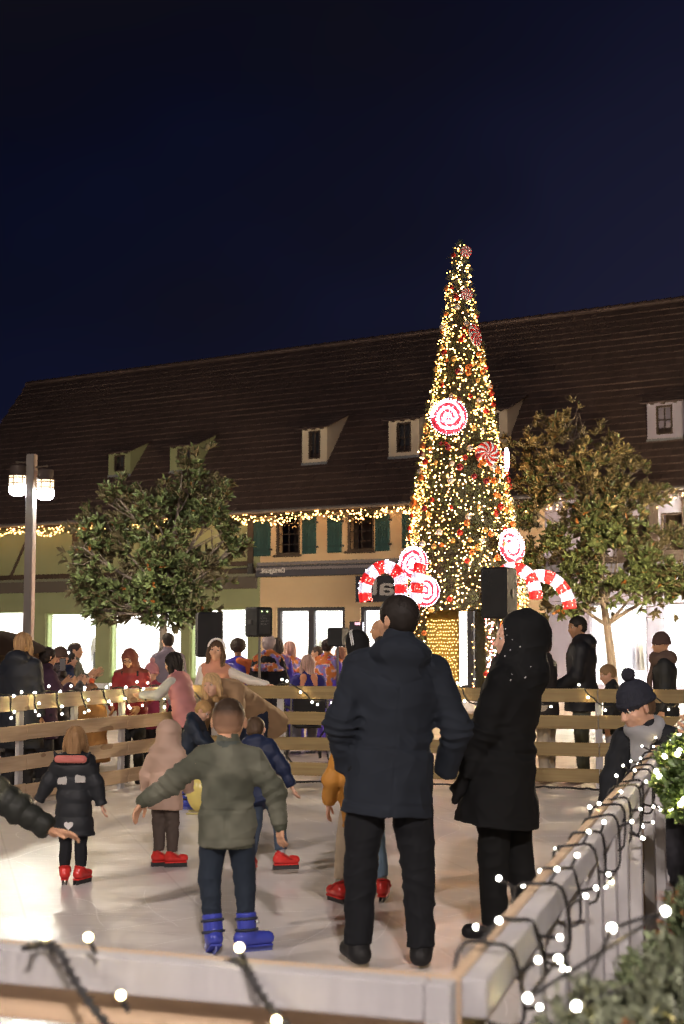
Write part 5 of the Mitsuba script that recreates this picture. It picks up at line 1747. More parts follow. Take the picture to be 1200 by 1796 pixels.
        if hood == "down":
            c = J["N"] - J["f"] * 0.055 * B + J["u"] * 0.012 * B
            q.ell(c, np.stack([J["r"], J["f"], J["u"]]), np.array([0.088, 0.052, 0.050]) * B + th * 0.4, k=0.02)
            q.ell(c - J["u"] * 0.05 * B + J["f"] * 0.004 * B, np.stack([J["r"], J["f"], J["u"]]), np.array([0.066, 0.042, 0.060]) * B + th * 0.4, k=0.02)
        if hood == "up":
            g = hood_size
            q.ell(head_pt(J, 0, -0.07 - hood_back, 0.10), M, np.array([0.43, 0.47, 0.47]) * hh * g, k=0.04)
            q.cone(head_pt(J, 0, -0.08 - hood_back * 0.5, -0.12), J["N"] - J["f"] * hood_back * 0.1 * B, 0.40 * hh * g, (0.055 + 0.12 * hood_back) * B + th, k=0.04)
            q.ell(head_pt(J, 0, 0.52, -0.02), M, np.array([hood_open[0], 0.30 + hood_back * 1.5, hood_open[1]]) * hh, k=0.02, cut=True)
        q.half(hip, -J["t"])
        fo = folds(amp, self.seed)

        def disp(P):
            d = fo(P)
            if seams:
                s = (P - J["P"]).dot(J["t"]) / B
                x = (P - J["P"]).dot(J["rp"])
                back = (P - J["P"]).dot(J["f"]) < 0.02
                body = np.abs(x) < 0.125 * B * broad
                for z0, dep in ((0.075, 0.006), (-hem + 0.035, 0.004)):
                    d = d - np.where(body, dep * np.exp(-((s - z0) / 0.006) ** 2), 0)
                d = d - np.where(body & back & (s < 0.30), 0.0045 * np.exp(-(x / 0.006) ** 2), 0)
                d = d - np.where(back, 0.004 * np.exp(-((s - 0.275 - 0.25 * np.abs(x)) / 0.006) ** 2), 0)
                # pulled creases above the waist line and rings at the elbows
                d = d + np.where(body, 0.006 * np.exp(-((s - 0.10) / 0.05) ** 2) * np.sin(70 * s + 14 * meshkit.noise(P * [7, 7, 3], self.seed)), 0)
                for n in "LR":
                    a_, e_, w_ = J["S" + n], J["E" + n], J["H" + n]
                    ax = unit(w_ - a_)
                    tt = (P - e_).dot(ax)
                    near = np.linalg.norm(P - e_ - tt[:, None] * ax, axis=1) < 0.085 * B
                    d = d + np.where(near, 0.0055 * np.exp(-(tt / 0.10) ** 2) * np.sin(tt * 120 + 9 * meshkit.noise(P * 8, self.seed + 2)), 0)
            if puff:
                # quilting: seams across the trunk and round the sleeves
                s = (P - J["P"]).dot(J["t"])
                for n in "LR":
                    for a, b, r_ in ((J["S" + n], J["E" + n], 0.052), (J["E" + n], J["H" + n], 0.046)):
                        ab = b - a
                        t = (P - a).dot(ab) / ab.dot(ab)
                        near = (np.linalg.norm(P - a - np.clip(t, 0, 1)[:, None] * ab, axis=1) < r_ * B + th * 1.3) & (t > 0.15 if a is J["S" + n] else t > -0.2)
                        s = np.where(near, t * np.linalg.norm(ab) + (0 if a is J["S" + n] else np.linalg.norm(J["E" + n] - J["S" + n])), s)
                w = np.abs(np.sin(math.pi * s / puff[0]))
                d = d * 0.6 + puff[1] * (np.sqrt(w) - 0.7)
            return d
        m = q.mesh(self.res, disp)
        self.cloth = np.asarray(m.vertices)
        col = colorfn(np.asarray(m.vertices), J) if colorfn else color
        return self.part(name, m, mat, col, label, vary=vary)

    def trousers(self, color, fit=1.0, mat="m_cloth", amp=0.007, to=0.97, label=None, name="trousers", colorfn=None):
        J, B = self.J, self.J["B"]
        q = Soft(0.022)
        q.cone(J["P"] + J["t"] * 0.06 * B, J["P"] - J["t"] * 0.01 * B, 0.082 * B, 0.088 * B, (J["fp"], 1.35))
        for n in "LR":
            e = J["K" + n] + (J["A" + n] - J["K" + n]) * to
            q.cone(J["T" + n], J["K" + n], 0.068 * B * fit, 0.048 * B * fit, k=0.02)
            q.cone(J["K" + n], e, 0.048 * B * fit, 0.036 * B * fit + 0.004, k=0.015, cap=True)
        fo = folds(amp, self.seed + 20, fz=1.6, f=8.0)
        m = q.mesh(self.res, fo)
        self.part(name, m, mat, colorfn(np.asarray(m.vertices), J) if colorfn else color, label)

    def shoes(self, color=(0.03, 0.03, 0.03), mat="m_shell", sole=(0.03, 0.03, 0.03), name="shoe"):
        J, B = self.J, self.J["B"]
        for n in "LR":
            a, d = J["A" + n], J["fd" + n]
            s = unit(np.cross(d, Z_))
            up = np.cross(s, d)
            q = Soft(0.012)
            q.cone(a + up * 0.015 * B, a - up * 0.018 * B - d * 0.01 * B, 0.035 * B, 0.036 * B)
            q.cone(a - up * 0.022 * B - d * 0.025 * B, a - up * 0.026 * B + d * 0.095 * B, 0.033 * B, 0.028 * B)
            q.half(a - up * 0.048 * B, -up)
            self.part(name, q.mesh(min(self.res, 0.012)), mat, color)

    def skates(self, color, strap=(0.04, 0.04, 0.045), tall=False, sock=None, trim=None):
        """Plastic rental skates with a runner under them."""
        J, B = self.J, self.J["B"]
        sc = B
        for n in "LR":
            a, d = J["A" + n], J["fd" + n]
            s = unit(np.cross(d, Z_))
            up = np.cross(s, d)
            sh = unit(J["K" + n] - a)
            q = Soft(0.010)
            if tall:
                q.cone(a + sh * 0.105 * sc, a - up * 0.01 * sc, 0.052 * sc, 0.047 * sc, capa=True)
            else:
                q.cone(a + up * 0.035 * sc - d * 0.012 * sc, a - up * 0.02 * sc - d * 0.012 * sc, 0.041 * sc, 0.043 * sc, capa=True)
            q.cone(a - up * 0.020 * sc - d * 0.03 * sc, a - up * 0.028 * sc + d * 0.11 * sc, 0.041 * sc, 0.034 * sc)
            q.half(a - up * 0.052 * sc, -up)
            if not tall:
                q.cone(a + up * 0.06 * sc + d * 0.03 * sc, a + up * 0.01 * sc + d * 0.045 * sc, 0.03 * sc, 0.026 * sc, k=0.008, cut=True)
            sk = self.part("skate", q.mesh(min(self.res, 0.0075)), "m_gloss", color, vary=0.05)
            if sock is not None:
                self.part("sock", Soft(0.01).cone(a + sh * 0.11 * sc, a - up * 0.01 * sc, 0.033 * sc, 0.034 * sc).mesh(0.009), "m_cloth", sock)
            base = np.stack([d, s, up])
            z0 = a - up * (0.052 * sc + 0.001)
            bx = lambda p0, p1, r_=0.002: trimesh.Trimesh(np.asarray(bevel_box(p0, p1, r_).vertices) @ base + z0, bevel_box(p0, p1, r_).faces, process=False)
            self.part("sole_plate", bx((-0.062 * sc, -0.030 * sc, -0.010), (0.13 * sc, 0.030 * sc, 0.0)), "m_shell", color, parent=sk, smooth=False, vary=0)
            for yy in ((0.0,) if tall else (-0.014 * sc, 0.014 * sc)):
                self.part("runner", bx((-0.07 * sc, yy - 0.003, -0.038), (0.135 * sc, yy + 0.003, -0.0105), 0.001), "m_shell", (0.03, 0.03, 0.032) if not tall else (0.10, 0.12, 0.35), parent=sk, smooth=False, vary=0)
            for fz in ((-0.01, 0.05) if not tall else (0.02, 0.075)):
                cpt = a + (d * (0.05 if fz < 0.02 else 0.0) + up * fz * 0.5) * sc if not tall else a + sh * fz * sc
                nn = unit(up + d * 0.6) if not tall else sh
                e1 = unit(np.cross(nn, d))
                e2 = np.cross(nn, e1)
                th = np.linspace(0, 2 * math.pi, 25)
                rr = (0.044 if not tall else 0.0525) * sc
                ring = cpt + rr * (np.cos(th)[:, None] * e1 + np.sin(th)[:, None] * e2 * (1.0 if tall else 0.9))
                self.part("strap", tube(ring, 0.0065 if not tall else 0.008, 6), "m_shell", strap if tall else np.array(color) * 0.8, parent=sk, vary=0)
            if tall:
                self.part("buckle", ball(a + sh * 0.06 * sc + unit(s * (1 if n == "R" else -1) * 0.4 + d) * 0.053 * sc, 0.014), "m_metal", (0.7, 0.7, 0.7), parent=sk, vary=0)

    # ---- hair and hats
    def hair(self, color, style="short", seed=0, label=None, res=None, length=0.6):
        J, hh, M = self.J, self.J["hh"], self.J["M"]
        H = lambda x, y, z: head_pt(J, x, y, z)
        q = Soft(0.04 * hh * 1.5)
        g = {"short": 0.022, "crop": 0.012, "fade": 0.008, "full": 0.05}.get(style, 0.035)
        q.ell(H(0, -0.065, 0.145), M, np.array([0.345 + g, 0.415 + g, 0.365 + g]) * hh)
        lo = -0.2
        if style in ("short", "crop", "full"):
            q.ell(H(0, -0.20, -0.06), M, np.array([0.31, 0.265, 0.26]) * hh)
        if style == "fade":
            q.ell(H(0, -0.18, -0.04), M, np.array([0.318, 0.282, 0.26]) * hh)
        if style in ("long", "bob"):
            L = length
            q.ell(H(0, -0.14, -0.05), M, np.array([0.40, 0.36, 0.42]) * hh)
            for s in (-1, 1):
                q.chain([H(s * 0.30, 0.02, 0.1), H(s * 0.36, 0.02, -0.25), H(s * 0.36, 0.05, -0.3 - 0.5 * L)], [0.13 * hh, 0.14 * hh, 0.10 * hh])
            back = H(0, -0.30, -0.1)
            q.chain([back, back - Z_ * hh * (0.25 + 0.45 * L) - J["f"] * 0.05 * hh], [0.30 * hh, 0.26 * hh], flat=(J["f"], 1.5))
            q.chain([back - Z_ * hh * (0.2 + 0.4 * L), back - Z_ * hh * (0.3 + 1.0 * L) - J["f"] * 0.12 * hh], [0.26 * hh, 0.17 * hh], flat=(J["f"], 1.6))
        if style == "afro":
            q.ell(H(0, -0.08, 0.22), M, np.array([0.52, 0.54, 0.50]) * hh)
        if style == "curly":
            q.ell(H(0, -0.10, 0.12), M, np.array([0.43, 0.46, 0.42]) * hh)
            q.ell(H(0, -0.22, -0.12), M, np.array([0.38, 0.28, 0.28]) * hh)
        if style == "bun":
            q.ell(H(0, -0.17, -0.02), M, np.array([0.34, 0.30, 0.30]) * hh)
            q.ell(H(0, -0.50, 0.18), M, np.array([0.16, 0.15, 0.16]) * hh)
        if style == "pony":
            q.ell(H(0, -0.17, -0.02), M, np.array([0.34, 0.30, 0.30]) * hh)
            b = H(0, -0.5, 0.1)
            q.chain([b, b - Z_ * 0.4 * hh - J["f"] * 0.1 * hh, b - Z_ * 0.9 * hh], [0.12 * hh, 0.12 * hh, 0.06 * hh])
        # the face stays free
        fw, fz = {"afro": (0.33, 0.42), "long": (0.27, 0.40), "bob": (0.28, 0.40)}.get(style, (0.40, 0.44))
        q.ell(H(0, 0.47, -0.16), M, np.array([fw, 0.30, fz]) * hh, k=0.04 * hh, cut=True)
        if style in ("short", "crop", "fade", "full"):
            q.half(H(0, 0, -0.20 if style != "fade" else -0.30), -M[2] + M[1] * 0.5, k=0.02 * hh)
            for s in (-1, 1):
                q.ell(H(s * 0.36, 0.03, -0.06), M, np.array([0.10, 0.12, 0.17]) * hh, k=0.03 * hh, cut=True)
        rr = np.random.default_rng(seed + 5)

        def disp(P):
            rel = (P - J["Hc"]) @ M.T / hh
            ang = np.arctan2(rel[:, 0], -rel[:, 1])
            Q = np.c_[ang * 9 + 2.0 * meshkit.noise(rel * 2.2, seed), rel[:, 2] * 1.6, rel[:, 1] * 2]
            if style in ("afro", "curly"):
                return 0.06 * hh * (meshkit.noise(rel * 10, seed) - 0.5) + 0.05 * hh * (meshkit.noise(rel * 21, seed + 1) - 0.5)
            if style in ("short", "crop", "fade", "full"):
                return 0.018 * hh * (meshkit.noise(rel * [22, 22, 12], seed) - 0.5)
            return 0.07 * hh * (meshkit.noise(Q, seed) - 0.5) + 0.055 * hh * (meshkit.noise(Q * [2.4, 1.5, 2], seed + 1) - 0.5)
        m = q.mesh(res or min(self.res, hh / 30), disp)
        v = np.asarray(m.vertices)
        rel = (v - J["Hc"]) @ M.T / hh
        ang = np.arctan2(rel[:, 0], -rel[:, 1])
        st = meshkit.noise(np.c_[ang * 18, rel[:, 2] * 2.0, rel[:, 1]], seed + 2)
        c = np.array(color) * ((0.55 + 0.9 * st[:, None]) if style in ('long', 'bob', 'pony') else (0.8 + 0.4 * st[:, None]))
        if style == "fade":
            g1 = np.clip((rel[:, 2] + 0.30) / 0.22, 0, 1)[:, None]
            g2 = np.clip((rel[:, 2] - 0.08) / 0.18, 0, 1)[:, None]
            buzz = self.skin * 0.34 + np.array(color) * 0.45
            c = (self.skin * (1 - g1) + buzz * g1) * (1 - g2) + c * g2
        return self.part("hair", m, "m_hair", c, label, vary=0)

    def beanie(self, color, pom=None, label=None, low=0.01):
        J, hh, M = self.J, self.J["hh"], self.J["M"]
        q = Soft(0.03 * hh)
        q.ell(head_pt(J, 0, -0.06, 0.17), M, np.array([0.395, 0.46, 0.50]) * hh)
        q.half(head_pt(J, 0, 0, low), -M[2] - M[1] * 0.12)
        q.chain([head_pt(J, 0.365 * math.cos(a), -0.055 + 0.43 * math.sin(a), low + 0.07 + 0.05 * math.sin(a)) for a in np.linspace(0, 2 * math.pi, 17)], [0.062 * hh] * 17)

        def disp(P):
            rel = (P - J["Hc"]) @ M.T / hh
            a = np.arctan2(rel[:, 0], rel[:, 1] + 0.06)
            return 0.014 * hh * np.sin(a * 34) + 0.008 * hh * np.sin(rel[:, 2] * 90)
        b = self.part("hat", q.mesh(min(self.res, hh / 36), disp), "m_cloth", color, label)
        if pom is not None:
            c = head_pt(J, 0, -0.12, 0.78)
            p = Soft(0.01).cone(c, c + 1e-4, 0.155 * hh)
            self.part("pompom", p.mesh(hh / 40, lambda P: 0.05 * hh * (meshkit.noise((P - c) / hh * 34, 3) - 0.4)), "m_cloth", pom, parent=b)

    def scarf(self, color, tail=None, label=None, thick=0.03):
        J, B = self.J, self.J["B"]
        q = Soft(0.015)
        ring = [J["N"] + J["u"] * (0.012 + 0.012 * math.sin(a * 2)) * B + (J["r"] * math.cos(a) + J["f"] * (math.sin(a) * 0.9 + 0.15)) * 0.062 * B for a in np.linspace(0, 2 * math.pi, 15)]
        q.chain(ring, [thick * B * 1.2] * 15)
        if tail:
            for s, L in tail:
                top = J["N"] + J["f"] * 0.075 * B + J["r"] * s * B
                q.chain([top, top - J["u"] * L * 0.5 * B + J["f"] * 0.045 * B, top - J["u"] * L * B + J["f"] * 0.035 * B], [0.034 * B, 0.043 * B, 0.045 * B], flat=(J["f"], 2.3))
        fo = folds(0.006, self.seed + 3)
        return self.part("scarf", q.mesh(self.res * 0.9, fo), "m_cloth", color, label)

    def blob(self, name, prims, mat, color, res=None, k=0.015, disp=None, label=None, parent=None, vary=0.1):
        q = Soft(k)
        for p in prims:
            getattr(q, p[0])(*p[1:])
        return self.part(name, q.mesh(res or self.res, disp), mat, color, label, parent, vary=vary)
# ---------------------------------------------------------------- everybody
ARM_DOWN_L, ARM_DOWN_R = ((-0.16, -0.02, -1), (-0.03, 0.15, -1)), ((0.16, -0.02, -1), (0.03, 0.15, -1))


def up_to(px, ptop, y, ground=0.0):
    """x and height of somebody at distance y whose head ends at ptop."""
    p = at(px, ptop, y)
    return p[0], p[2] - ground


def mottle(base, spots, f=7.0, amt=0.6, th=0.5):
    def fn(v, J):
        n = meshkit.fbm(v * f, 3, 3)
        m = smooth01(n, th - 0.08, th + 0.10)[:, None]
        g = meshkit.fbm(v * f * 3.5 + 4, 2, 6)[:, None]
        return np.array(base) * (1 - m * amt) * (0.8 + 0.4 * g) + np.array(spots) * m * amt
    return fn


def patch_on(p, name, origin_px, shape, color, size, label=None):
    """A flat appliqué sewn on the back: shape in 2-D, laid just off the cloth."""
    pass


# --- the couple in front
x, h = up_to(668, 1050, 6.85)
J = skeleton(1.755, 0.132, 1.10, head=(42, 2, 0), L=((-0.36, -0.10, -1), (0.20, 0.50, -0.95)), R=((0.37, -0.10, -1), (-0.17, 0.50, -0.95)), legL=((-0.12, 0.0, -1), (-0.04, -0.05, -1)), legR=((0.11, 0.0, -1), (0.03, -0.05, -1)), feet=(14, -16), neck_fwd=0.2, lean=(0, 4.5))
p = Person("dark haired person in a navy jacket with hands in the pockets, seen from behind", J, gnd(684, 1698)[:2], 6, res=0.0065, skin="warm", sole=0.02, seed=11, hands=())
p.jacket((0.0145, 0.019, 0.028), hem=0.135, th=0.034, hood="down", collar=0.05, mat="m_cloth", amp=0.0085, seams=True, label="navy hooded winter jacket", broad=1.13, k=0.035)
p.trousers((0.0075, 0.0085, 0.011), 1.10, amp=0.010)
p.shoes((0.012, 0.012, 0.013))
p.hair((0.018, 0.014, 0.012), "full", 2)
p.brows((0.02, 0.015, 0.012))
# seams of the jacket and the loose waist line
B = J["B"]
for zz, nm in ((-0.035, "waist_seam"),):
    c = J["P"] + J["t"] * 0.055 * B
x2 = gnd(899, 1652)
J = skeleton(1.66, 0.132, 1.0, head=(34, -4, 0), L=((-0.30, 0.30, -1), (0.05, 0.42, -0.9)), R=((0.16, 0.25, -1), (-0.1, 0.6, -0.9)), legL=((-0.03, 0.06, -1), (0.0, -0.02, -1)), legR=((0.03, -0.12, -1), (0.0, -0.16, -1)), lean=(-6, 4), neck_fwd=0.0)
p = Person("person in a long black hooded coat seen in profile facing left beside the navy jacket", J, x2[:2], 62, res=0.0075, skin="fair", sole=0.02, seed=12, hands=())
p.jacket((0.0065, 0.007, 0.0078), hem=0.19, th=0.036, flare=0.02, hood="up", collar=0.02, amp=0.012, label="long black coat with its hood up", hood_open=(0.32, 0.40), hood_size=1.36, hood_back=0.24, broad=1.2, seams=True)
p.trousers((0.007, 0.0075, 0.008), 1.12, amp=0.010)
p.shoes((0.01, 0.01, 0.011))
p.brows((0.06, 0.04, 0.03))
for n in "LR":
    p.blob("glove", [("cone", J["H" + n] - J["hd" + n] * 0.02, J["H" + n] + J["hd" + n] * 0.10, 0.036, 0.034), ("cone", J["H" + n] + J["hd" + n] * 0.10, J["H" + n] + J["hd" + n] * 0.165, 0.030, 0.020), ("cone", J["H" + n] + J["hd" + n] * 0.04, J["H" + n] + J["hd" + n] * 0.10 + J["f"] * 0.045, 0.018, 0.014)], "m_cloth", (0.008, 0.008, 0.009))
fl = np.random.default_rng(5)
rel = (p.cloth - J["Hc"]) @ J["M"].T / J["hh"]
ok = np.nonzero((rel[:, 0] < -0.25) & (rel[:, 1] > -0.25) & (rel[:, 1] < 0.40) & (rel[:, 2] > -0.95) & (rel[:, 2] < 0.45))[0]
q = p.cloth[fl.choice(ok, 13, replace=False)]
p.part("droplet", many(_ICO[0], q, fl.uniform(0.0025, 0.0050, len(q))), "m_gloss", (0.75, 0.75, 0.75), label="light flecks of water on the hood", vary=0)
labels[p.key + "__droplet"]["kind"] = "stuff"

# --- the children on the ice
J = skeleton(1.25, 0.192, 1.12, head=(-4, -6, 0), L=((-0.95, 0.06, -0.72), (-0.80, 0.05, -0.50), (-0.55, -0.05, -0.85)), R=((0.62, -0.05, -0.90), (0.18, 0.0, -1.0), (0.02, -0.05, -1)), legL=((-0.10, 0.02, -1), (0.10, -0.20, -1)), legR=((0.09, 0.14, -1), (0.06, -0.14, -1)), feet=(12, -70), foot_pitch=(-24, 0))
p = Person("child in a green suede jacket with outstretched arms and blue rental skates, seen from behind", J, gnd(404, 1672)[:2], 2, res=0.0068, skin="warm", seed=13, hand_curl=(0.35, 0.45), thumbs={"L": (0.4, 0.9, 0), "R": (-0.5, 0.8, 0)}, face=True, hand_scale=1.1)
p.jacket(None, hem=0.105, th=0.026, collar=0.06, amp=0.010, label="green suede bomber jacket", colorfn=mottle((0.125, 0.128, 0.098), (0.070, 0.076, 0.056), 6.0, 0.7), broad=1.14, sleeve_r=1.12, vary=0.2, seams=True)
p.trousers((0.018, 0.026, 0.040), 1.12, amp=0.008, to=0.80, label="dark blue jeans")
p.skates((0.045, 0.06, 0.36), strap=(0.03, 0.035, 0.06), tall=True)
p.hair((0.045, 0.028, 0.018), "fade", 3)
B = J["B"]
wb = J["P"] - J["t"] * 0.105 * B
p.blob("waistband", [("cone", wb - J["t"] * 0.012 * B, wb + J["t"] * 0.028 * B, 0.098 * B * 1.14 + 0.022, None, (J["fp"], 1.30), 0.01, True, False, True)], "m_cloth", (0.085, 0.09, 0.065), disp=lambda P: 0.002 * np.sin(np.arctan2(P[:, 1], P[:, 0]) * 70))
for n in "LR":
    d = unit(J["H" + n] - J["E" + n])
    p.blob("cuff", [("cone", J["H" + n] - d * 0.03, J["H" + n] + d * 0.012, 0.030 * B + 0.013, 0.027 * B + 0.009)], "m_cloth", (0.070, 0.075, 0.053))

p.blob("collar", [("cone", J["N"] - J["u"] * 0.015 * B, J["N"] + J["u"] * 0.052 * B, 0.064 * B, 0.060 * B, None, 0.01, True)], "m_cloth", (0.085, 0.098, 0.088), disp=lambda P: 0.0015 * np.sin(np.arctan2(P[:, 1] - J["N"][1], P[:, 0] - J["N"][0]) * 60), label="ribbed grey green collar")
J = skeleton(1.03, 0.172, 1.0, lean=(20, -17), head=(0, -10, 0), L=((-0.3, 0.3, -1), (0.1, 0.5, -1)), R=((0.62, 0.1, -0.9), (0.45, 0.1, -1)), legL=((-0.06, 0.05, -1), (-0.10, -0.1, -1)), legR=((0.30, 0.12, -1), (0.16, -0.2, -1)), feet=(6, -60))
p = Person("child in a navy jacket and jeans skating behind the child in the green suede jacket", J, gnd(466, 1534)[:2], -18, res=0.010, seed=14, face=False)
p.jacket((0.012, 0.020, 0.055), hem=0.13, th=0.026, puff=(0.075, 0.009), hood="down", mat="m_shell", label="navy quilted jacket")
p.trousers((0.050, 0.070, 0.105), 1.15, to=0.80)
p.skates((0.55, 0.035, 0.03), sock=(0.33, 0.33, 0.36))
p.hair((0.08, 0.05, 0.03), "short", 4)

J = skeleton(0.965, 0.180, 1.0, head=(8, 2, 0), L=((-0.55, -0.05, -0.9), (-0.50, 0.1, -0.85)), R=((0.42, 0.0, -1), (0.26, 0.05, -1)), legL=((-0.03, 0.02, -1), (0.0, -0.03, -1)), legR=((0.03, 0.02, -1), (0.0, -0.03, -1)), feet=(15, -20))
p = Person("child with long fair hair in a black coat with a white heart patch", J, gnd(127, 1550)[:2], -6, res=0.0088, seed=15, face=False, hand_curl=(0.5, 0.4), hands=("R",))
p.jacket((0.016, 0.018, 0.022), hem=0.26, th=0.030, flare=0.012, puff=(0.085, 0.010), mat="m_shell", collar=0.03, label="black quilted coat")
p.trousers((0.012, 0.013, 0.016), 1.05, to=0.85)
p.skates((0.55, 0.035, 0.03))
p.hair((0.26, 0.15, 0.07), "long", 6, length=0.35, label="long straight fair brown hair")
B = J["B"]
nb = J["N"] - J["f"] * 0.075 * B
p.blob("hood", [("cone", nb - J["r"] * 0.10 * B - J["u"] * 0.01 * B, nb + J["r"] * 0.10 * B - J["u"] * 0.01 * B, 0.045 * B), ("cone", nb - J["r"] * 0.125 * B + J["u"] * 0.0 * B, nb - J["r"] * 0.15 * B + J["u"] * 0.05 * B, 0.022 * B, 0.010 * B), ("cone", nb + J["r"] * 0.125 * B, nb + J["r"] * 0.15 * B + J["u"] * 0.05 * B, 0.022 * B, 0.010 * B)], "m_shell", (0.016, 0.018, 0.022))
p.blob("hood_lining", [("cone", nb - J["r"] * 0.105 * B - J["f"] * 0.034 * B - J["u"] * 0.006 * B, nb + J["r"] * 0.105 * B - J["f"] * 0.034 * B - J["u"] * 0.006 * B, 0.033 * B)], "m_cloth", (0.50, 0.16, 0.14), label="salmon pink hood lining")


def back_patch(p, J, u, v, outline, size, color, name):
    """A sewn-on patch: outline in the plane of the back, pressed onto the coat."""
    import shapely.geometry as sg
    m = trimesh.creation.extrude_polygon(sg.Polygon(np.asarray(outline) * size), 0.035, engine="earcut")
    w = np.array(m.vertices)
    t, r_, f_ = J["t"], J["rp"], J["fp"]
    rel = p.cloth - J["P"]
    ca, cb, cf = rel.dot(r_), rel.dot(t), rel.dot(f_)
    x_, z_ = u * J["B"] + w[:, 0], v * J["B"] + w[:, 1]
    dep = np.array([cf[np.hypot(ca - a_, cb - b_) < 0.02].min() for a_, b_ in zip(x_, z_)])
    dep = 0.5 * dep + 0.5 * dep.mean()
    P = J["P"] + np.outer(x_, r_) + np.outer(z_, t) + np.outer(dep + 0.012 - w[:, 2] * 0.5, f_)
    p.part(name, trimesh.Trimesh(P, m.faces, process=False), "m_shell", color, smooth=False, vary=0)


th = np.linspace(0, 2 * math.pi, 40)[:-1]
heart = np.c_[16 * np.sin(th) ** 3, 13 * np.cos(th) - 5 * np.cos(2 * th) - 2 * np.cos(3 * th) - np.cos(4 * th)] / 16
ear = np.array([[-1, -0.75], [0.9, -0.75], [1, 0.35], [0.75, 0.85], [0.2, 0.75], [-0.2, 0.6], [-0.8, 0.55], [-1.05, 0.1]])
back_patch(p, J, 0.0, -0.17, heart, 0.030, (0.62, 0.60, 0.58), "heart_patch")
back_patch(p, J, -0.070, 0.185, ear, 0.032, (0.42, 0.41, 0.39), "ear_patch")
back_patch(p, J, 0.075, 0.200, ear * [-1, 1], 0.032, (0.42, 0.41, 0.39), "ear_patch")

J = skeleton(0.955, 0.180, 1.0, head=(-14, -4, 0), L=((-0.48, 0.1, -0.9), (-0.28, 0.35, -1)), R=((0.3, 0.2, -1), (0.0, 0.5, -1)), legL=((-0.02, 0.02, -1), (0.02, -0.03, -1)), legR=((0.04, 0.04, -1), (0.02, -0.06, -1)), feet=(-55, -62), lean=(4, 0))
p = Person("small child in a beige hooded puffer coat and brown trousers on red skates", J, gnd(290, 1520)[:2], -18, res=0.0095, seed=16, face=False, hands=())
p.jacket((0.44, 0.305, 0.235), hem=0.165, th=0.034, puff=(0.13, 0.013), hood="up", hood_size=1.14, mat="m_shell", label="beige puffer coat with its hood up", flare=0.01)
p.trousers((0.085, 0.065, 0.055), 1.18, to=0.88)
p.skates((0.60, 0.035, 0.03), sock=(0.6, 0.58, 0.55))

J = skeleton(1.12, 0.17, 1.0, lean=(3, -3), head=(10, 0, 0), L=((-0.35, 0.1, -1), (-0.05, 0.25, -1)), R=((0.3, 0.2, -1), (0.1, 0.3, -1)), legL=((-0.20, 0.05, -1), (-0.14, -0.1, -1)), legR=((0.20, 0.06, -1), (0.12, -0.12, -1)), feet=(20, -20))
p = Person("child in a mustard jacket on red skates, mostly hidden behind the navy jacket", J, gnd(634, 1582)[:2], 10, res=0.0105, seed=17, face=False)
p.jacket((0.42, 0.19, 0.035), hem=0.15, th=0.03, puff=(0.11, 0.010), hood="down", mat="m_shell", label="mustard orange jacket")
p.trousers(None, 1.15, to=0.80, label="light trousers", colorfn=lambda v, J: np.where((v[:, :1] > 0), np.array([0.20, 0.30, 0.42]), np.array([0.45, 0.36, 0.26])))
p.skates((0.55, 0.035, 0.03), sock=(0.25, 0.24, 0.2))
p.hair((0.09, 0.05, 0.03), "short", 7)

p0 = gnd(322, 1418)
J = skeleton(0.99, 0.178, 1.0, lean=(20, 0), head=(-8, -30, 0), L=((-0.1, 0.45, -1), (0.0, 0.8, -0.8)), R=((0.1, 0.55, -1), (0.0, 0.9, -0.6)), legL=((-0.03, 0.1, -1), (0.0, -0.15, -1)), legR=((0.03, 0.1, -1), (0.0, -0.15, -1)))
p = Person("small fair haired child in a navy coat bending down beside the tan coat", J, p0[:2], -100, res=0.0115, seed=18, hands=("R",))
p.jacket((0.016, 0.024, 0.042), hem=0.14, th=0.034, puff=(0.09, 0.009), mat="m_shell", hood="down")
p.trousers((0.13, 0.17, 0.22), 1.1, to=0.82, label="light blue jeans")
p.skates((0.05, 0.07, 0.42), tall=True)
p.hair((0.40, 0.24, 0.10), "short", 8)
p.brows((0.2, 0.12, 0.06))
sa = thing("skating_aid", "yellow skating aid with a teal handle between the small child and the tan coat", "skating aid")
c = at(372, 1330, 12.5)
o = np.array([c[0], 12.5, 0.0])
part(sa, "body", Soft(0.04).ell(o + [-0.10, 0, 0.20], np.eye(3), (0.13, 0.16, 0.19)).ell(o + [-0.10, 0, 0.40], np.eye(3), (0.10, 0.10, 0.10)).half(o + [0, 0, 0.012], (0, 0, -1)).mesh(0.014), "m_gloss", smooth=True, color=(0.62, 0.52, 0.16))
part(sa, "handle", tube([o + [-0.05, 0, 0.36], o + [0.03, 0, 0.52], o + [0.05, -0.08, 0.58], o + [0.06, -0.14, 0.60], o + [0.10, -0.10, 0.62], o + [0.10, 0.08, 0.62], o + [0.03, 0.06, 0.55]], 0.022, 8), "m_gloss", smooth=True, color=(0.03, 0.36, 0.32))
part(sa, "handle_shield", Soft(0.02).cone(o + [0.02, -0.06, 0.52], o + [0.11, -0.06, 0.60], 0.055, 0.03).mesh(0.012), "m_gloss", smooth=True, color=(0.03, 0.38, 0.34))
part(sa, "runner", [bevel_box(o + [-0.22, s - 0.012, 0.0], o + [0.06, s + 0.012, 0.014], 0.003) for s in (-0.1, 0.1)], "m_gloss", color=(0.45, 0.40, 0.15))

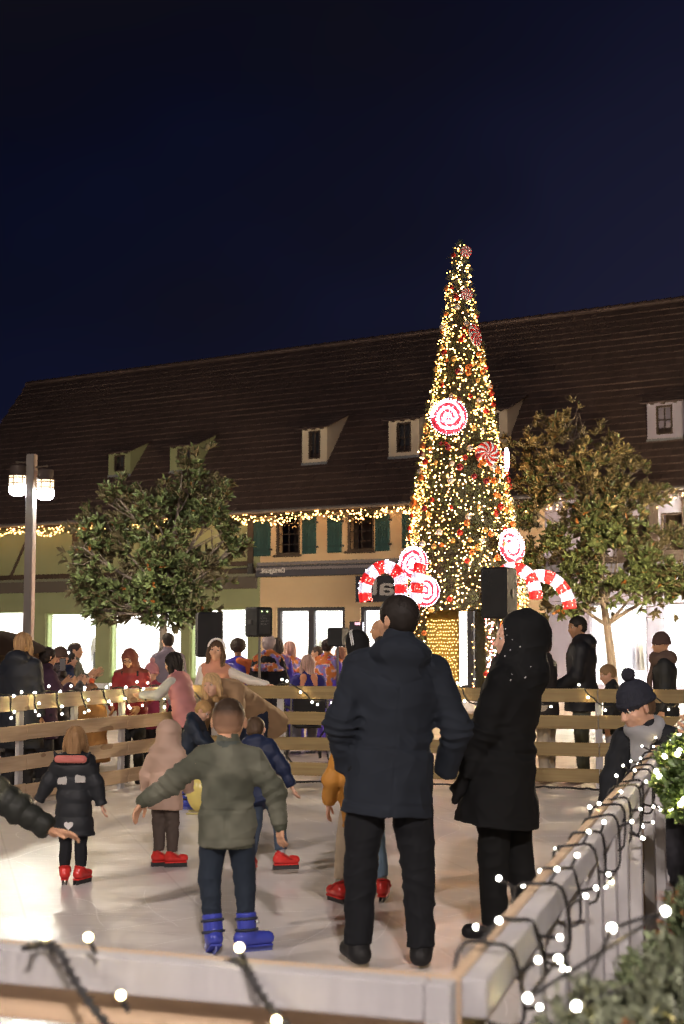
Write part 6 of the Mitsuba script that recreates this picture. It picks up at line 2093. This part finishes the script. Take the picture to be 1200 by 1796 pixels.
J = skeleton(1.66, 0.128, 0.98, lean=(60, 4), bend=6, head=(12, 14, 4), L=((-0.10, 0.15, -0.9), (0.22, 0.35, -0.9)), R=((0.26, 0.10, -1), (-0.05, 0.30, -0.85)), legL=((-0.05, 0.14, -1), (0.0, -0.2, -1)), legR=((0.06, 0.20, -1), (0.0, -0.18, -1)), neck_fwd=0.9)
p = Person("blonde person in a tan coat leaning forward over the small child with an open mouth", J, (at(444, 1300, 13.5)[0], 13.5), 150, res=0.0105, seed=19, sole=0.02, thumbs={"R": (0.5, 0.5, 0.5), "L": (-0.5, 0.5, 0.5)})
p.jacket((0.29, 0.185, 0.105), hem=0.24, th=0.024, flare=0.0, collar=0.02, amp=0.012, label="tan wool coat", broad=1.05, sleeve_r=0.95)
p.trousers((0.016, 0.022, 0.045), 1.05)
p.shoes((0.02, 0.02, 0.02))
p.hair((0.52, 0.34, 0.17), "long", 9, length=0.42, label="long blonde hair")
p.brows((0.12, 0.07, 0.04))
B = J["B"]
for s in (-1, 1):
    p.blob("lapel", [("cone", J["N"] + J["f"] * 0.055 * B + J["r"] * s * 0.045 * B, J["W"] + J["u"] * 0.05 * B + J["f"] * 0.105 * B + J["r"] * s * 0.02 * B, 0.020 * B, 0.018 * B)], "m_cloth", (0.25, 0.155, 0.085))
p.blob("mouth", [("ell", head_pt(J, 0, 0.375, -0.258), J["M"], np.array([0.052, 0.02, 0.034]) * J["hh"])], "m_matt", (0.05, 0.012, 0.012), res=J["hh"] / 70, vary=0)

J = skeleton(1.39, 0.155, 0.95, lean=(14, 0), head=(4, -10, 0), L=((-0.1, 0.85, -0.75), (0.1, 1.0, -0.02)), R=((0.2, 0.75, -0.8), (0.1, 1.0, 0.05)), legL=((-0.03, 0.05, -1), (0, -0.1, -1)), legR=((0.03, 0.1, -1), (0, -0.1, -1)))
p = Person("child with long black hair in a pink vest reaching over the left rink fence", J, (at(328, 1300, 14.45)[0], 14.45), 66, res=0.012, seed=20)
p.jacket((0.46, 0.20, 0.20), hem=0.10, th=0.036, sleeves=False, puff=(0.095, 0.010), mat="m_shell", name="vest", label="pink quilted vest", broad=1.1)
p.trousers((0.012, 0.012, 0.015), 1.0)
p.shoes()
for n in "LR":
    p.blob("sleeve", [("cone", J["S" + n], J["E" + n], 0.042 * J["B"] + 0.008, 0.038 * J["B"] + 0.006), ("cone", J["E" + n], J["H" + n], 0.038 * J["B"] + 0.006, 0.030 * J["B"] + 0.004)], "m_cloth", (0.45, 0.46, 0.43), disp=folds(0.007, 4))
p.hair((0.014, 0.011, 0.010), "long", 10, length=0.9)
p.brows((0.02, 0.015, 0.012))

x, h = up_to(374, 1124, 15.75, PLAZA)
J = skeleton(h * 0.985, 0.150, 0.95, lean=(6, -4), head=(-12, -2, -4), L=((-1.0, 0.2, -0.42), (-1.0, 0.35, -0.25)), R=((0.25, 0.1, -1), (0.0, 0.4, -1)))
p = Person("child with a white headband and long brown hair leaning an arm on the far fence", J, (x, 15.75), 184, res=0.012, seed=21, ground=PLAZA, sole=0.02)
p.jacket((0.50, 0.24, 0.17), hem=0.10, th=0.030, sleeves=False, puff=(0.09, 0.009), name="vest", mat="m_shell", label="salmon orange vest")
p.trousers((0.02, 0.02, 0.03))
p.shoes()
for n in "LR":
    p.blob("sleeve", [("cone", J["S" + n], J["E" + n], 0.040 * J["B"] + 0.006, 0.034 * J["B"] + 0.005), ("cone", J["E" + n], J["H" + n], 0.034 * J["B"] + 0.005, 0.027 * J["B"] + 0.004)], "m_cloth", (0.60, 0.57, 0.55), disp=folds(0.006, 6))
p.hair((0.075, 0.045, 0.028), "long", 11, length=0.8)
p.brows((0.05, 0.03, 0.02))
hh = J["hh"]
p.blob("headband", [("cone", head_pt(J, 0.40 * math.cos(a), 0.06 + 0.02 * math.sin(a), 0.10 + 0.46 * math.sin(a)), head_pt(J, 0.40 * math.cos(a + 0.3), 0.06 + 0.02 * math.sin(a + 0.3), 0.10 + 0.46 * math.sin(a + 0.3)), 0.055 * hh) for a in np.arange(0, math.pi - 0.05, 0.3)], "m_cloth", (0.72, 0.70, 0.68), res=0.008)

# --- the child with the pompom hat at the right fence
J = skeleton(1.335, 0.170, 1.02, lean=(14, 4), bend=4, head=(-38, -18, 4), L=((-0.5, 0.45, -0.75), (-0.25, 0.8, -0.15)), R=((0.30, 0.22, -1), (0.12, 0.22, -1), (0.05, 0.1, -1)), legL=((-0.05, 0.1, -1), (0, -0.1, -1)), legR=((0.05, 0.1, -1), (0, -0.1, -1)))
p = Person("child in a dark pompom hat with a grey bear face scarf by the right fence", J, (at(1157, 1500, 7.45)[0], 7.45), 152, res=0.0095, seed=22, thumbs={"L": (0, -0.2, 1), "R": (-0.8, 0.5, 0)}, hand_curl=(0.9, 0.35))
p.jacket((0.014, 0.016, 0.020), hem=0.16, th=0.028, collar=0.03, amp=0.010, label="black coat", broad=1.06)
p.trousers((0.02, 0.02, 0.025), 1.1)
p.skates((0.5, 0.03, 0.03))
p.beanie((0.022, 0.024, 0.036), (0.022, 0.022, 0.034), low=0.07, label="dark navy knitted hat")
p.hair((0.10, 0.06, 0.035), "crop", 12)
p.brows((0.08, 0.05, 0.03))
B = J["B"]
sc = p.scarf((0.27, 0.275, 0.29), tail=[(-0.006, 0.34), (0.02, 0.30)], label="thick grey scarf", thick=0.030)
c = J["N"] + J["f"] * 0.135 * B - J["u"] * 0.15 * B
b = p.blob("bear_face", [("ell", c, np.stack([J["r"], J["f"], J["u"]]), np.array([0.042, 0.018, 0.032]) * B)], "m_cloth", (0.62, 0.60, 0.57), res=0.006, parent=sc)
for s in (-1, 1):
    p.part("bear_eye", ball(c + J["f"] * 0.018 * B + J["r"] * s * 0.018 * B + J["u"] * 0.008 * B, 0.0055), "m_gloss", (0.01, 0.01, 0.01), parent=sc, vary=0)
p.part("bear_nose", ball(c + J["f"] * 0.020 * B - J["u"] * 0.006 * B, 0.0075), "m_gloss", (0.01, 0.01, 0.01), parent=sc, vary=0)

# --- the arm reaching in at the left edge
J = skeleton(1.25, 0.165, 1.05, head=(0, 0, 0), L=((-0.3, 0.1, -1), (-0.1, 0.3, -1)), R=((0.86, 0.15, -0.62), (0.86, 0.10, -0.56), (0.95, 0.05, -0.12)), lean=(6, 0))
c = at(-100, 1400, 5.75)
p = Person("child in an olive camouflage jacket reaching an arm in at the left edge", J, (c[0], 5.8), -12, res=0.009, skin="warm", seed=23, thumbs={"R": (-0.1, -0.75, 0.35)}, curls=(None, (0.25, 0.35, 0.3, 0.2)), hand_scale=1.12, face=False)
p.jacket(None, hem=0.14, th=0.034, puff=(0.062, 0.013), mat="m_shell", hood="down", label="olive camouflage quilted jacket", colorfn=mottle((0.070, 0.072, 0.050), (0.012, 0.014, 0.013), 6.5, 0.92, 0.46), sleeve_r=1.1)
p.trousers((0.014, 0.016, 0.020), 1.15)
p.skates((0.05, 0.06, 0.36), tall=True)
p.hair((0.05, 0.03, 0.02), "short", 13)


# --- people beyond the fences
def bystander(label, px, ptop, y, yaw, top, legs=(0.02, 0.02, 0.025), hair=None, skin="fair", res=0.014, hem=0.12, face=False, head=(0, 0, 0), L=ARM_DOWN_L, R=ARM_DOWN_R, hr=0.135, hood=None, puff=None, mat="m_cloth", seed=30, lean=(0, 0), broad=1.0, colorfn=None, flare=0.0, hands=("L", "R"), th=0.028, bw=1.0, neck_fwd=0.15, toplabel=None, brow=(0.04, 0.03, 0.02), shoe=(0.03, 0.03, 0.03), **kw):
    x, h = up_to(px, ptop, y, PLAZA)
    h = (h - (0.03 if hood == "up" else 0.01)) / 1.005
    J = skeleton(h, hr, bw, lean=lean, head=head, L=L, R=R, neck_fwd=neck_fwd, **kw)
    p = Person(label, J, (x, y), yaw, res=res, skin=skin, seed=seed, ground=PLAZA, sole=0.02, face=face, hands=hands)
    p.jacket(top, hem=hem, th=th, hood=hood, puff=puff, mat=mat, broad=broad, colorfn=colorfn, flare=flare, label=toplabel)
    p.trousers(legs, 1.05)
    p.shoes(shoe)
    if hair:
        p.hair(hair[0], hair[1], seed, length=hair[2] if len(hair) > 2 else 0.6)
    if face:
        p.brows(brow)
    return p, J


HOLD_L, HOLD_R = ((-0.25, 0.35, -0.9), (0.35, 0.75, 0.62)), ((0.25, 0.35, -0.9), (-0.35, 0.75, 0.62))
FRONT_L, FRONT_R = ((-0.22, 0.15, -1), (0.25, 0.9, -0.5)), ((0.22, 0.15, -1), (-0.25, 0.9, -0.5))
p, J = bystander("person in a red quilted jacket with the hood up looking down behind the left fence", 234, 1136, 15.35, 172, None, (0.014, 0.015, 0.018), face=True, hood="up", puff=(0.085, 0.010), mat="m_shell", head=(-6, -22, 0), L=FRONT_L, R=FRONT_R, seed=31, res=0.012, broad=1.1, colorfn=lambda v, J: np.where(((v - J["N"]).dot(J["u"]) > -0.01)[:, None], np.array([0.15, 0.045, 0.032]), np.array([0.21, 0.022, 0.026])), skin="warm", toplabel="red quilted jacket with a darker hood", lean=(5, 0), neck_fwd=0.4)
B = J["B"]
for s in (-1, 1):
    p.blob("backpack_strap", [("cone", J["N"] + J["r"] * s * 0.065 * B + J["f"] * 0.05 * B, J["W"] + J["r"] * s * 0.085 * B + J["f"] * 0.088 * B, 0.013 * B)], "m_cloth", (0.02, 0.02, 0.022))
p.blob("zip", [("cone", J["N"] + J["f"] * 0.075 * B, J["P"] + J["f"] * 0.098 * B, 0.0045 * B)], "m_matt", (0.5, 0.45, 0.4), res=0.006)
for s in (-1, 1):
    e1 = head_pt(J, s * 0.15, 0.385, 0.04)
    a = np.linspace(0, 2 * math.pi, 17)
    p.part("glasses", tube(e1 + J["hh"] * 0.10 * (np.cos(a)[:, None] * J["M"][0] + 0.75 * np.sin(a)[:, None] * J["M"][2]), 0.0022, 5), "m_black", (0.02, 0.02, 0.02), vary=0)
bystander("child with a pink knitted hat behind the red quilted jacket", 268, 1166, 16.5, 160, (0.22, 0.03, 0.06), face=True, hr=0.165, seed=32, puff=(0.08, 0.008))[0].beanie((0.50, 0.22, 0.24), (0.5, 0.25, 0.26))
bystander("person in a mauve grey sweater seen from behind left of the large loudspeaker", 296, 1113, 18.6, 25, (0.21, 0.175, 0.215), hair=((0.03, 0.022, 0.018), "short"), seed=33, res=0.016)
bystander("dark haired child standing in front of the mauve grey sweater", 288, 1134, 19.6, 10, (0.10, 0.09, 0.10), hair=((0.04, 0.03, 0.025), "short"), hr=0.16, seed=34, res=0.018)
p, J = bystander("blonde person in a dark navy padded coat seen from behind at the left edge", 38, 1113, 14.1, -22, (0.014, 0.017, 0.026), hair=((0.33, 0.20, 0.10), "long", 0.5), hem=0.26, seed=35, broad=1.22, th=0.04, mat="m_shell", hood="down", res=0.013, toplabel="dark navy padded coat")
bystander("person in a speckled grey coat under the dark umbrella at the left edge", 2, 1135, 14.9, -10, None, hair=((0.10, 0.07, 0.05), "bob"), hem=0.3, seed=36, colorfn=mottle((0.16, 0.15, 0.15), (0.05, 0.05, 0.055), 26.0, 0.8), res=0.015)
bystander("person in a coral coat half hidden between the navy padded coat and the purple jacket", 64, 1136, 15.9, -60, (0.42, 0.12, 0.08), hair=((0.36, 0.22, 0.11), "bob"), hem=0.2, seed=37, res=0.016)
bystander("dark curly haired person in a dark purple jacket holding up a phone", 80, 1139, 15.1, -58, (0.045, 0.022, 0.042), hair=((0.022, 0.016, 0.014), "curly"), face=True, L=HOLD_L, R=HOLD_R, seed=38, skin="warm", hem=0.2)
p, J = bystander("person in a brown knitted hat and patterned jacket filming with a phone", 102, 1141, 16.2, -64, None, face=True, L=HOLD_L, R=HOLD_R, seed=39, colorfn=mottle((0.12, 0.12, 0.135), (0.03, 0.03, 0.035), 18.0, 0.9), hem=0.2)
p.beanie((0.09, 0.06, 0.05))
bystander("person in a blue jacket whose phone lamp shines white", 118, 1146, 16.9, -76, (0.035, 0.05, 0.11), hair=((0.04, 0.03, 0.025), "short"), face=True, L=HOLD_L, R=HOLD_R, seed=40)
bystander("person in a grey green coat holding up a camera before the leftmost shop window", 128, 1130, 17.7, -96, (0.085, 0.095, 0.085), legs=(0.08, 0.07, 0.06), hair=((0.05, 0.035, 0.03), "short"), face=True, L=HOLD_L, R=HOLD_R, seed=41, skin="warm")
ph = thing("mobile_phone", "phone with a bright white lamp held up in the left crowd", "phone")
c = at(120, 1150, 16.35)
part(ph, "case", bevel_box(c - [0.036, 0.004, 0.075], c + [0.036, 0.004, 0.075], 0.003), "m_black")
part(ph, "lamp", ball(c + [-0.0, -0.008, 0.035], 0.017), "m_white", emit=(20, 20, 20), weight=0.3)
ph = thing("mobile_phone", "dark phone held by the person in the brown knitted hat", "phone")
c = at(110, 1166, 15.75)
part(ph, "case", bevel_box(c - [0.036, 0.004, 0.075], c + [0.036, 0.004, 0.075], 0.003), "m_black")
part(ph, "screen", box(c - [0.032, 0.006, 0.068], c + [0.032, -0.0045, 0.068]), "m_matt", color=(0.2, 0.2, 0.22))
p, J = bystander("child in a tan brown coat and a brown cap behind the left fence", 162, 1203, 14.45, 150, (0.26, 0.135, 0.055), hr=0.17, face=False, hair=((0.10, 0.06, 0.03), "bob"), hem=0.25, seed=42, broad=1.4, th=0.04, flare=0.03)
p.beanie((0.14, 0.075, 0.05), (0.5, 0.09, 0.04))
um = thing("umbrella", "dark brown open umbrella over the crowd at the left edge", "umbrella")
c = at(-8, 1107, 15.0)
ua_ = unit([0.10, -0.15, 1.0])
e1 = unit(np.cross([0, 1, 0], ua_))
e2 = np.cross(ua_, e1)
V, F = [c], []
rr = 0.60
N8 = 8
rings = [(0.35, -0.045), (0.7, -0.14), (1.0, -0.27)]
for q, dz in rings:
    for k in range(N8 * 4):
        a = k / (N8 * 4) * 2 * math.pi + 0.2
        sag = 1 - 0.075 * abs(math.sin(a * N8 / 2 - 0.2 * N8 / 2)) * q
        V.append(c + rr * q * sag * (e1 * math.cos(a) + e2 * math.sin(a)) + ua_ * (dz * rr + 0.05 * (1 - sag)))
m_ = N8 * 4
for k in range(m_):
    F.append([0, 1 + k, 1 + (k + 1) % m_])
    for j in range(2):
        A, B_, C_, D_ = 1 + j * m_ + k, 1 + j * m_ + (k + 1) % m_, 1 + (j + 1) * m_ + (k + 1) % m_, 1 + (j + 1) * m_ + k
        F += [[A, D_, C_], [A, C_, B_]]
part(um, "canopy", trimesh.Trimesh(V, F, process=False), "m_rough", color=(0.030, 0.019, 0.014), smooth=True)
part(um, "shaft", tube([c + ua_ * 0.04, c - ua_ * 0.75], 0.007, 6), "m_metal", color=(0.3, 0.3, 0.3))
part(um, "handle", tube([c - ua_ * 0.75, c - ua_ * 0.86, c - ua_ * 0.90 + e1 * 0.03, c - ua_ * 0.86 + e1 * 0.06], 0.014, 8), "m_black")
for k in range(N8):
    a = k / N8 * 2 * math.pi + 0.2
    part(um, "rib", tube([c - ua_ * 0.01] + [c + rr * q * (e1 * math.cos(a) + e2 * math.sin(a)) + ua_ * (dz * rr - 0.006) for q, dz in rings], 0.003, 4), "m_black")

# beyond the far fence on the right
p, J = bystander("tall person in a black hooded jacket and grey trousers behind the far fence", 1020, 1084, 15.9, 78, (0.014, 0.015, 0.019), legs=(0.075, 0.085, 0.075), hair=((0.02, 0.016, 0.014), "short"), face=True, skin="tan", hood="down", head=(28, -6, 0), seed=43, broad=1.25, th=0.04, mat="m_shell", res=0.0125, L=FRONT_L, R=FRONT_R, hem=0.12, toplabel="black hooded jacket")
bystander("person in a dark jacket and beige trousers half hidden behind the black hooded coat", 958, 1120, 15.6, 60, (0.02, 0.018, 0.02), legs=(0.36, 0.32, 0.27), hair=((0.05, 0.035, 0.03), "short"), seed=44, L=FRONT_L, R=FRONT_R, skin="warm", shoe=(0.5, 0.5, 0.5))
bystander("fair haired child in a dark jacket beside the tall person behind the far fence", 1074, 1164, 15.5, 70, (0.016, 0.018, 0.022), legs=(0.30, 0.30, 0.34), hair=((0.22, 0.14, 0.075), "short"), face=True, hr=0.165, seed=45, head=(25, -20, 0))
p, J = bystander("person in a brown knitted hat, scarf and dark leather jacket at the right edge", 1166, 1116, 15.3, 75, (0.022, 0.024, 0.026), face=True, mat="m_shell", head=(18, -5, 0), seed=46, broad=1.1, skin="warm")
p.beanie((0.085, 0.052, 0.048), label="brown knitted hat")
p.scarf((0.125, 0.085, 0.07), tail=[(0.0, 0.33)], thick=0.042)

# behind the navy jacket
p, J = bystander("person with two white stripes on a black hood behind the navy jacket", 634, 1107, 12.2, 68, (0.012, 0.012, 0.013), face=True, hood="up", skin="tan", head=(4, -12, 0), seed=47, res=0.0115, hr=0.14)
H_ = lambda x, y, z: head_pt(J, x, y, z)
for dy in (-0.035, 0.035):
    pts = [H_(0.445 * math.cos(a), 0.03 + dy - 0.06 * math.cos(a) ** 2, 0.10 + 0.475 * math.sin(a)) for a in np.linspace(-0.3, math.pi + 0.3, 22)]
    p.part("stripe", tube(pts, 0.0075, 6), "m_cloth", (0.62, 0.62, 0.6), vary=0)
bystander("bald person standing behind the far fence, left of the navy jacket's head", 672, 1090, 16.6, 80, (0.03, 0.03, 0.035), face=True, skin="warm", seed=48, head=(10, 0, 0))

J = skeleton(1.70, 0.135, 1.0, L=((-0.1, 0.12, -1), (0.25, 0.80, 0.58)), R=((0.1, 0.12, -1), (-0.25, 0.80, 0.50)))
p = Person("person at the right frame edge reaching a bare hand over the fence", J, (1.80, 5.70), 92, res=0.010, skin="warm", seed=49, ground=PLAZA, sole=0.02, hand_curl=(0.7, 0.6), thumbs={"L": (0.3, 0.1, 1), "R": (-0.3, 0.1, 1)})
p.jacket((0.016, 0.019, 0.028), hem=0.2, th=0.03, hood="down", mat="m_shell")
p.trousers((0.014, 0.016, 0.022))
p.shoes()
p.hair((0.05, 0.03, 0.02), "short", 49)

# --- the choir
PAT = None


def yoke_color(v, J):
    P = (v - J["N"]) / J["B"]
    a = np.arctan2(P[:, 0], P[:, 1])
    n1 = meshkit.noise(np.c_[v[:, 0] * 16, v[:, 1] * 16, v[:, 2] * 16], 3)
    n2 = meshkit.noise(v * 30 + 5, 4)
    c = np.tile(np.array([0.50, 0.165, 0.05]), (len(v), 1))
    c[n1 > 0.56] = (0.20, 0.17, 0.42)
    c[(n1 > 0.49) & (n1 <= 0.56)] = (0.60, 0.40, 0.36)
    c[n2 > 0.76] = (0.55, 0.06, 0.05)
    return c


def singer(label, px, ptop, y, yaw, robe, hair, skin="warm", yoke=0.14, seed=60, broad=1.0, head=(0, 0, 0), hair_label=None, robe_label=None, sat=True, yoke_low=0.0, **kw):
    x, h = up_to(px, ptop, y, PLAZA)
    J = skeleton(h / 1.01, 0.138, 1.0, head=head, L=((-0.2, 0.1, -1), (0.1, 0.7, -0.6)), R=((0.2, 0.1, -1), (-0.1, 0.7, -0.6)), **kw)
    p = Person(label, J, (x, y), yaw, res=0.015, skin=skin, seed=seed, ground=PLAZA, sole=0.02, face=abs(((yaw + head[0]) % 360) - 180) < 135)
    B = J["B"]
    q = Soft(0.03)
    hem = np.array([J["P"][0], J["P"][1], min(J["AL"][2], J["AR"][2]) - 0.01])
    q.cone(J["W"], J["P"], 0.10 * B * broad, 0.115 * B * broad, (J["fp"], 1.3)).cone(J["P"], hem, 0.115 * B * broad, 0.165 * B * broad, (J["fp"], 1.12)).cone(J["W"], J["C"], 0.10 * B * broad, 0.11 * B * broad, (J["f"], 1.35))
    q.cone(J["SL"] * 0.8 + J["SR"] * 0.2, J["SR"] * 0.8 + J["SL"] * 0.2, 0.055 * B)
    for n in "LR":
        q.cone(J["S" + n], J["E" + n], 0.05 * B, 0.055 * B).cone(J["E" + n], J["H" + n], 0.055 * B, 0.075 * B, cap=True)
        q.cone(J["N"] + 0.01 * B * J["u"], J["S" + n], 0.045 * B, 0.04 * B)
    q.half(hem, -Z_)

    def disp(P):
        a = np.arctan2(P[:, 0] - J["P"][0], P[:, 1] - J["P"][1])
        g = np.clip((J["C"][2] - P[:, 2]) / (0.5 * B), 0, 1)
        return 0.016 * g * np.sin(a * 13 + 2 * meshkit.noise(P * 3, seed)) + 0.006 * (meshkit.noise(P * 9, seed) - 0.5)
    m = q.mesh(0.015, disp)
    p.part("robe", m, "m_gloss" if sat else "m_cloth", robe, robe_label)
    if yoke:
        y_ = Soft(0.02)
        y_.cone(J["SL"] * 0.86 + J["SR"] * 0.14, J["SR"] * 0.86 + J["SL"] * 0.14, 0.066 * B, k=0.02)
        y_.cone(J["N"], J["C"] - J["u"] * 0.01 * B, 0.075 * B, 0.135 * B * broad, (J["f"], 1.30))
        for n in "LR":
            y_.cone(J["N"] + 0.01 * B * J["u"], J["S" + n], 0.052 * B, 0.052 * B)
        if yoke_low:
            b = J["C"] - J["f"] * 0.07 * B
            y_.cone(b, b - J["u"] * yoke_low * B - J["f"] * 0.02 * B, 0.10 * B, 0.085 * B, (J["f"], 2.2))
        y_.half(J["N"] - J["u"] * (yoke + yoke_low) * B, -J["u"])
        y_.cone(J["N"] - J["u"] * 0.02 * B, J["N"] + J["u"] * 0.1 * B, 0.055 * B, k=0.01, cut=True) if False else None
        m = y_.mesh(0.013, lambda P: 0.004 * np.sin(np.arctan2(P[:, 0], P[:, 1]) * 16))
        p.part("yoke", m, "m_cloth", yoke_color(np.asarray(m.vertices), J), "orange patterned yoke", vary=0.05)
    p.hair(hair[0], hair[1], seed, length=hair[2] if len(hair) > 2 else 0.6)
    return p, J


BLUE, PURPLE = (0.045, 0.035, 0.26), (0.12, 0.075, 0.52)
p, J = singer("choir singer with a dark afro and a blue robe with an orange hem band", 418, 1127, 19.2, 12, (0.06, 0.05, 0.34), ((0.035, 0.024, 0.018), "afro"), "brown", 0, 61)
B = J["B"]
p.blob("stole", [("cone", J["N"] - J["f"] * 0.06 * B, J["SR"] - J["f"] * 0.04 * B, 0.035 * B, 0.045 * B), ("cone", J["SR"] - J["f"] * 0.04 * B, J["ER"] - J["f"] * 0.03 * B, 0.055 * B), ("cone", J["W"] + J["u"] * 0.05 * B - J["r"] * 0.1 * B - J["f"] * 0.05 * B, J["W"] + J["u"] * 0.05 * B + J["r"] * 0.1 * B - J["f"] * 0.05 * B, 0.055 * B)], "m_cloth", (0.55, 0.15, 0.06))
singer("grey haired choir singer in a black robe with a wide orange patterned yoke", 471, 1117, 18.9, -8, (0.014, 0.013, 0.018), ((0.33, 0.27, 0.27), "curly"), "fair", 0.15, 62, broad=1.25, sat=False)
singer("dark haired choir singer partly hidden behind the grey haired singer", 487, 1122, 20.2, 20, BLUE, ((0.03, 0.022, 0.02), "bob"), "fair", 0.13, 63)
singer("choir singer with a pinkish blonde bob in a blue robe looking left", 510, 1128, 20.6, 40, (0.06, 0.055, 0.33), ((0.52, 0.30, 0.25), "bob"), "fair", 0.15, 64, head=(35, 0, 0))
singer("dark haired choir singer in a purple satin robe with a long orange patterned back panel", 573, 1124, 19.6, -14, PURPLE, ((0.030, 0.022, 0.022), "bun"), "tan", 0.14, 66, broad=1.18, yoke_low=0.20, robe_label="shiny purple satin robe")
singer("choir singer with an orange scarf at the right end of the choir", 600, 1138, 21.2, 70, (0.07, 0.05, 0.30), ((0.20, 0.09, 0.06), "bob"), "warm", 0.2, 67)
singer("choir singer whose face shows between the blonde hair and the dark bun", 560, 1136, 21.6, 95, BLUE, ((0.06, 0.04, 0.03), "short"), "warm", 0.14, 68)

# the singer in the wheelchair
wy = 18.0
wx = at(532, 1200, wy)[0]
J = skeleton(1.60, 0.138, 1.0, head=(25, 0, 0), L=((-0.25, 0.15, -1), (0.1, 0.9, -0.35)), R=((0.25, 0.15, -1), (-0.1, 0.9, -0.35)), legL=((-0.08, 1, -0.06), (0.0, 0.25, -1)), legR=((0.08, 1, -0.06), (0.0, 0.25, -1)))
p = Person("choir singer with long pinkish blonde hair seated in a wheelchair", J, (wx, wy + 0.42), 8, res=0.015, seed=65, ground=PLAZA + 0.10, sole=0.02, face=False)
p.jacket((0.03, 0.028, 0.16), hem=0.03, th=0.03, collar=0.02, label="dark blue robe")
p.trousers((0.13, 0.13, 0.17), 1.1, label="grey trousers")
p.shoes()
p.hair((0.50, 0.33, 0.28), "long", 65, length=0.55)
B = J["B"]
p.blob("stole", [("cone", J["N"] - J["f"] * 0.05 * B + J["r"] * s * 0.05 * B, J["W"] + J["u"] * 0.06 * B - J["f"] * 0.05 * B + J["r"] * s * 0.06 * B, 0.035 * B) for s in (-1, 1)], "m_cloth", (0.58, 0.26, 0.16))
pel = p.W(trimesh.Trimesh([J["P"]], [[0, 0, 0]], process=False)).vertices[0]
wc = thing("wheelchair", "black wheelchair with shiny hand rims behind the far fence", "wheelchair")
Rw = rot(Z_, 8)
wp = lambda a: np.asarray(a) @ Rw.T + [pel[0], pel[1], PLAZA]
sz = pel[2] - PLAZA - 0.13
part(wc, "seat", Soft(0.01).cone(wp([-0.15, 0.0, sz]), wp([0.15, 0.0, sz]), 0.03).cone(wp([-0.15, 0.32, sz]), wp([0.15, 0.32, sz]), 0.03).cone(wp([0, 0.0, sz]), wp([0, 0.32, sz]), 0.18, None, (Z_, 6)).mesh(0.014), "m_cloth", color=(0.02, 0.02, 0.022), smooth=True)
part(wc, "backrest", tri(frame_map(bevel_box((-0.21, -0.17, sz + 0.05), (0.21, -0.14, sz + 0.48), 0.01), wp([0, 0, 0]), Rw @ X_, Rw @ Y_, Z_)), "m_cloth", color=(0.02, 0.02, 0.022))
a = np.linspace(0, 2 * math.pi, 41)
for s in (-1, 1):
    cx = s * 0.29
    ring = lambda R_, o: np.array([wp([o, 0.02 + R_ * math.cos(q), 0.305 + R_ * math.sin(q)]) for q in a])
    w_ = part(wc, "wheel", tube(ring(0.285, cx), 0.018, 8), "m_black", smooth=True)
    part(w_, "rim", tube(ring(0.262, cx), 0.009, 6), "m_metal", color=(0.6, 0.6, 0.62), smooth=True)
    part(w_, "hand_rim", tube(ring(0.25, cx + s * 0.035), 0.009, 6), "m_metal", color=(0.7, 0.7, 0.72), smooth=True)
    part(w_, "spokes", cat([tube([wp([cx, 0.02, 0.305]), wp([cx, 0.02 + 0.26 * math.cos(q), 0.305 + 0.26 * math.sin(q)])], 0.0025, 4) for q in a[::3]]), "m_metal", color=(0.6, 0.6, 0.62))
    labels[w_ + "__spokes"] = {"kind": "stuff"}
    part(wc, "caster", tube(np.array([wp([s * 0.22, 0.5 + 0.075 * math.cos(q), 0.09 + 0.075 * math.sin(q)]) for q in a[::2]]), 0.014, 6), "m_black", smooth=True)
    part(wc, "frame", [tube([wp([s * 0.235, -0.30, sz + 0.50]), wp([s * 0.235, -0.17, sz + 0.48]), wp([s * 0.235, -0.15, 0.30]), wp([s * 0.235, 0.40, 0.28]), wp([s * 0.2, 0.52, 0.18])], 0.013, 8)], "m_metal", color=(0.25, 0.25, 0.26), smooth=True)
    part(wc, "armrest", tube([wp([s * 0.25, -0.1, sz + 0.24]), wp([s * 0.25, 0.28, sz + 0.24])], 0.02, 8), "m_black")
    part(wc, "footrest", bevel_box(wp([s * 0.1, 0.55, 0.08]) - [0.07, 0.06, 0.008], wp([s * 0.1, 0.55, 0.08]) + [0.07, 0.06, 0.008], 0.003), "m_black")
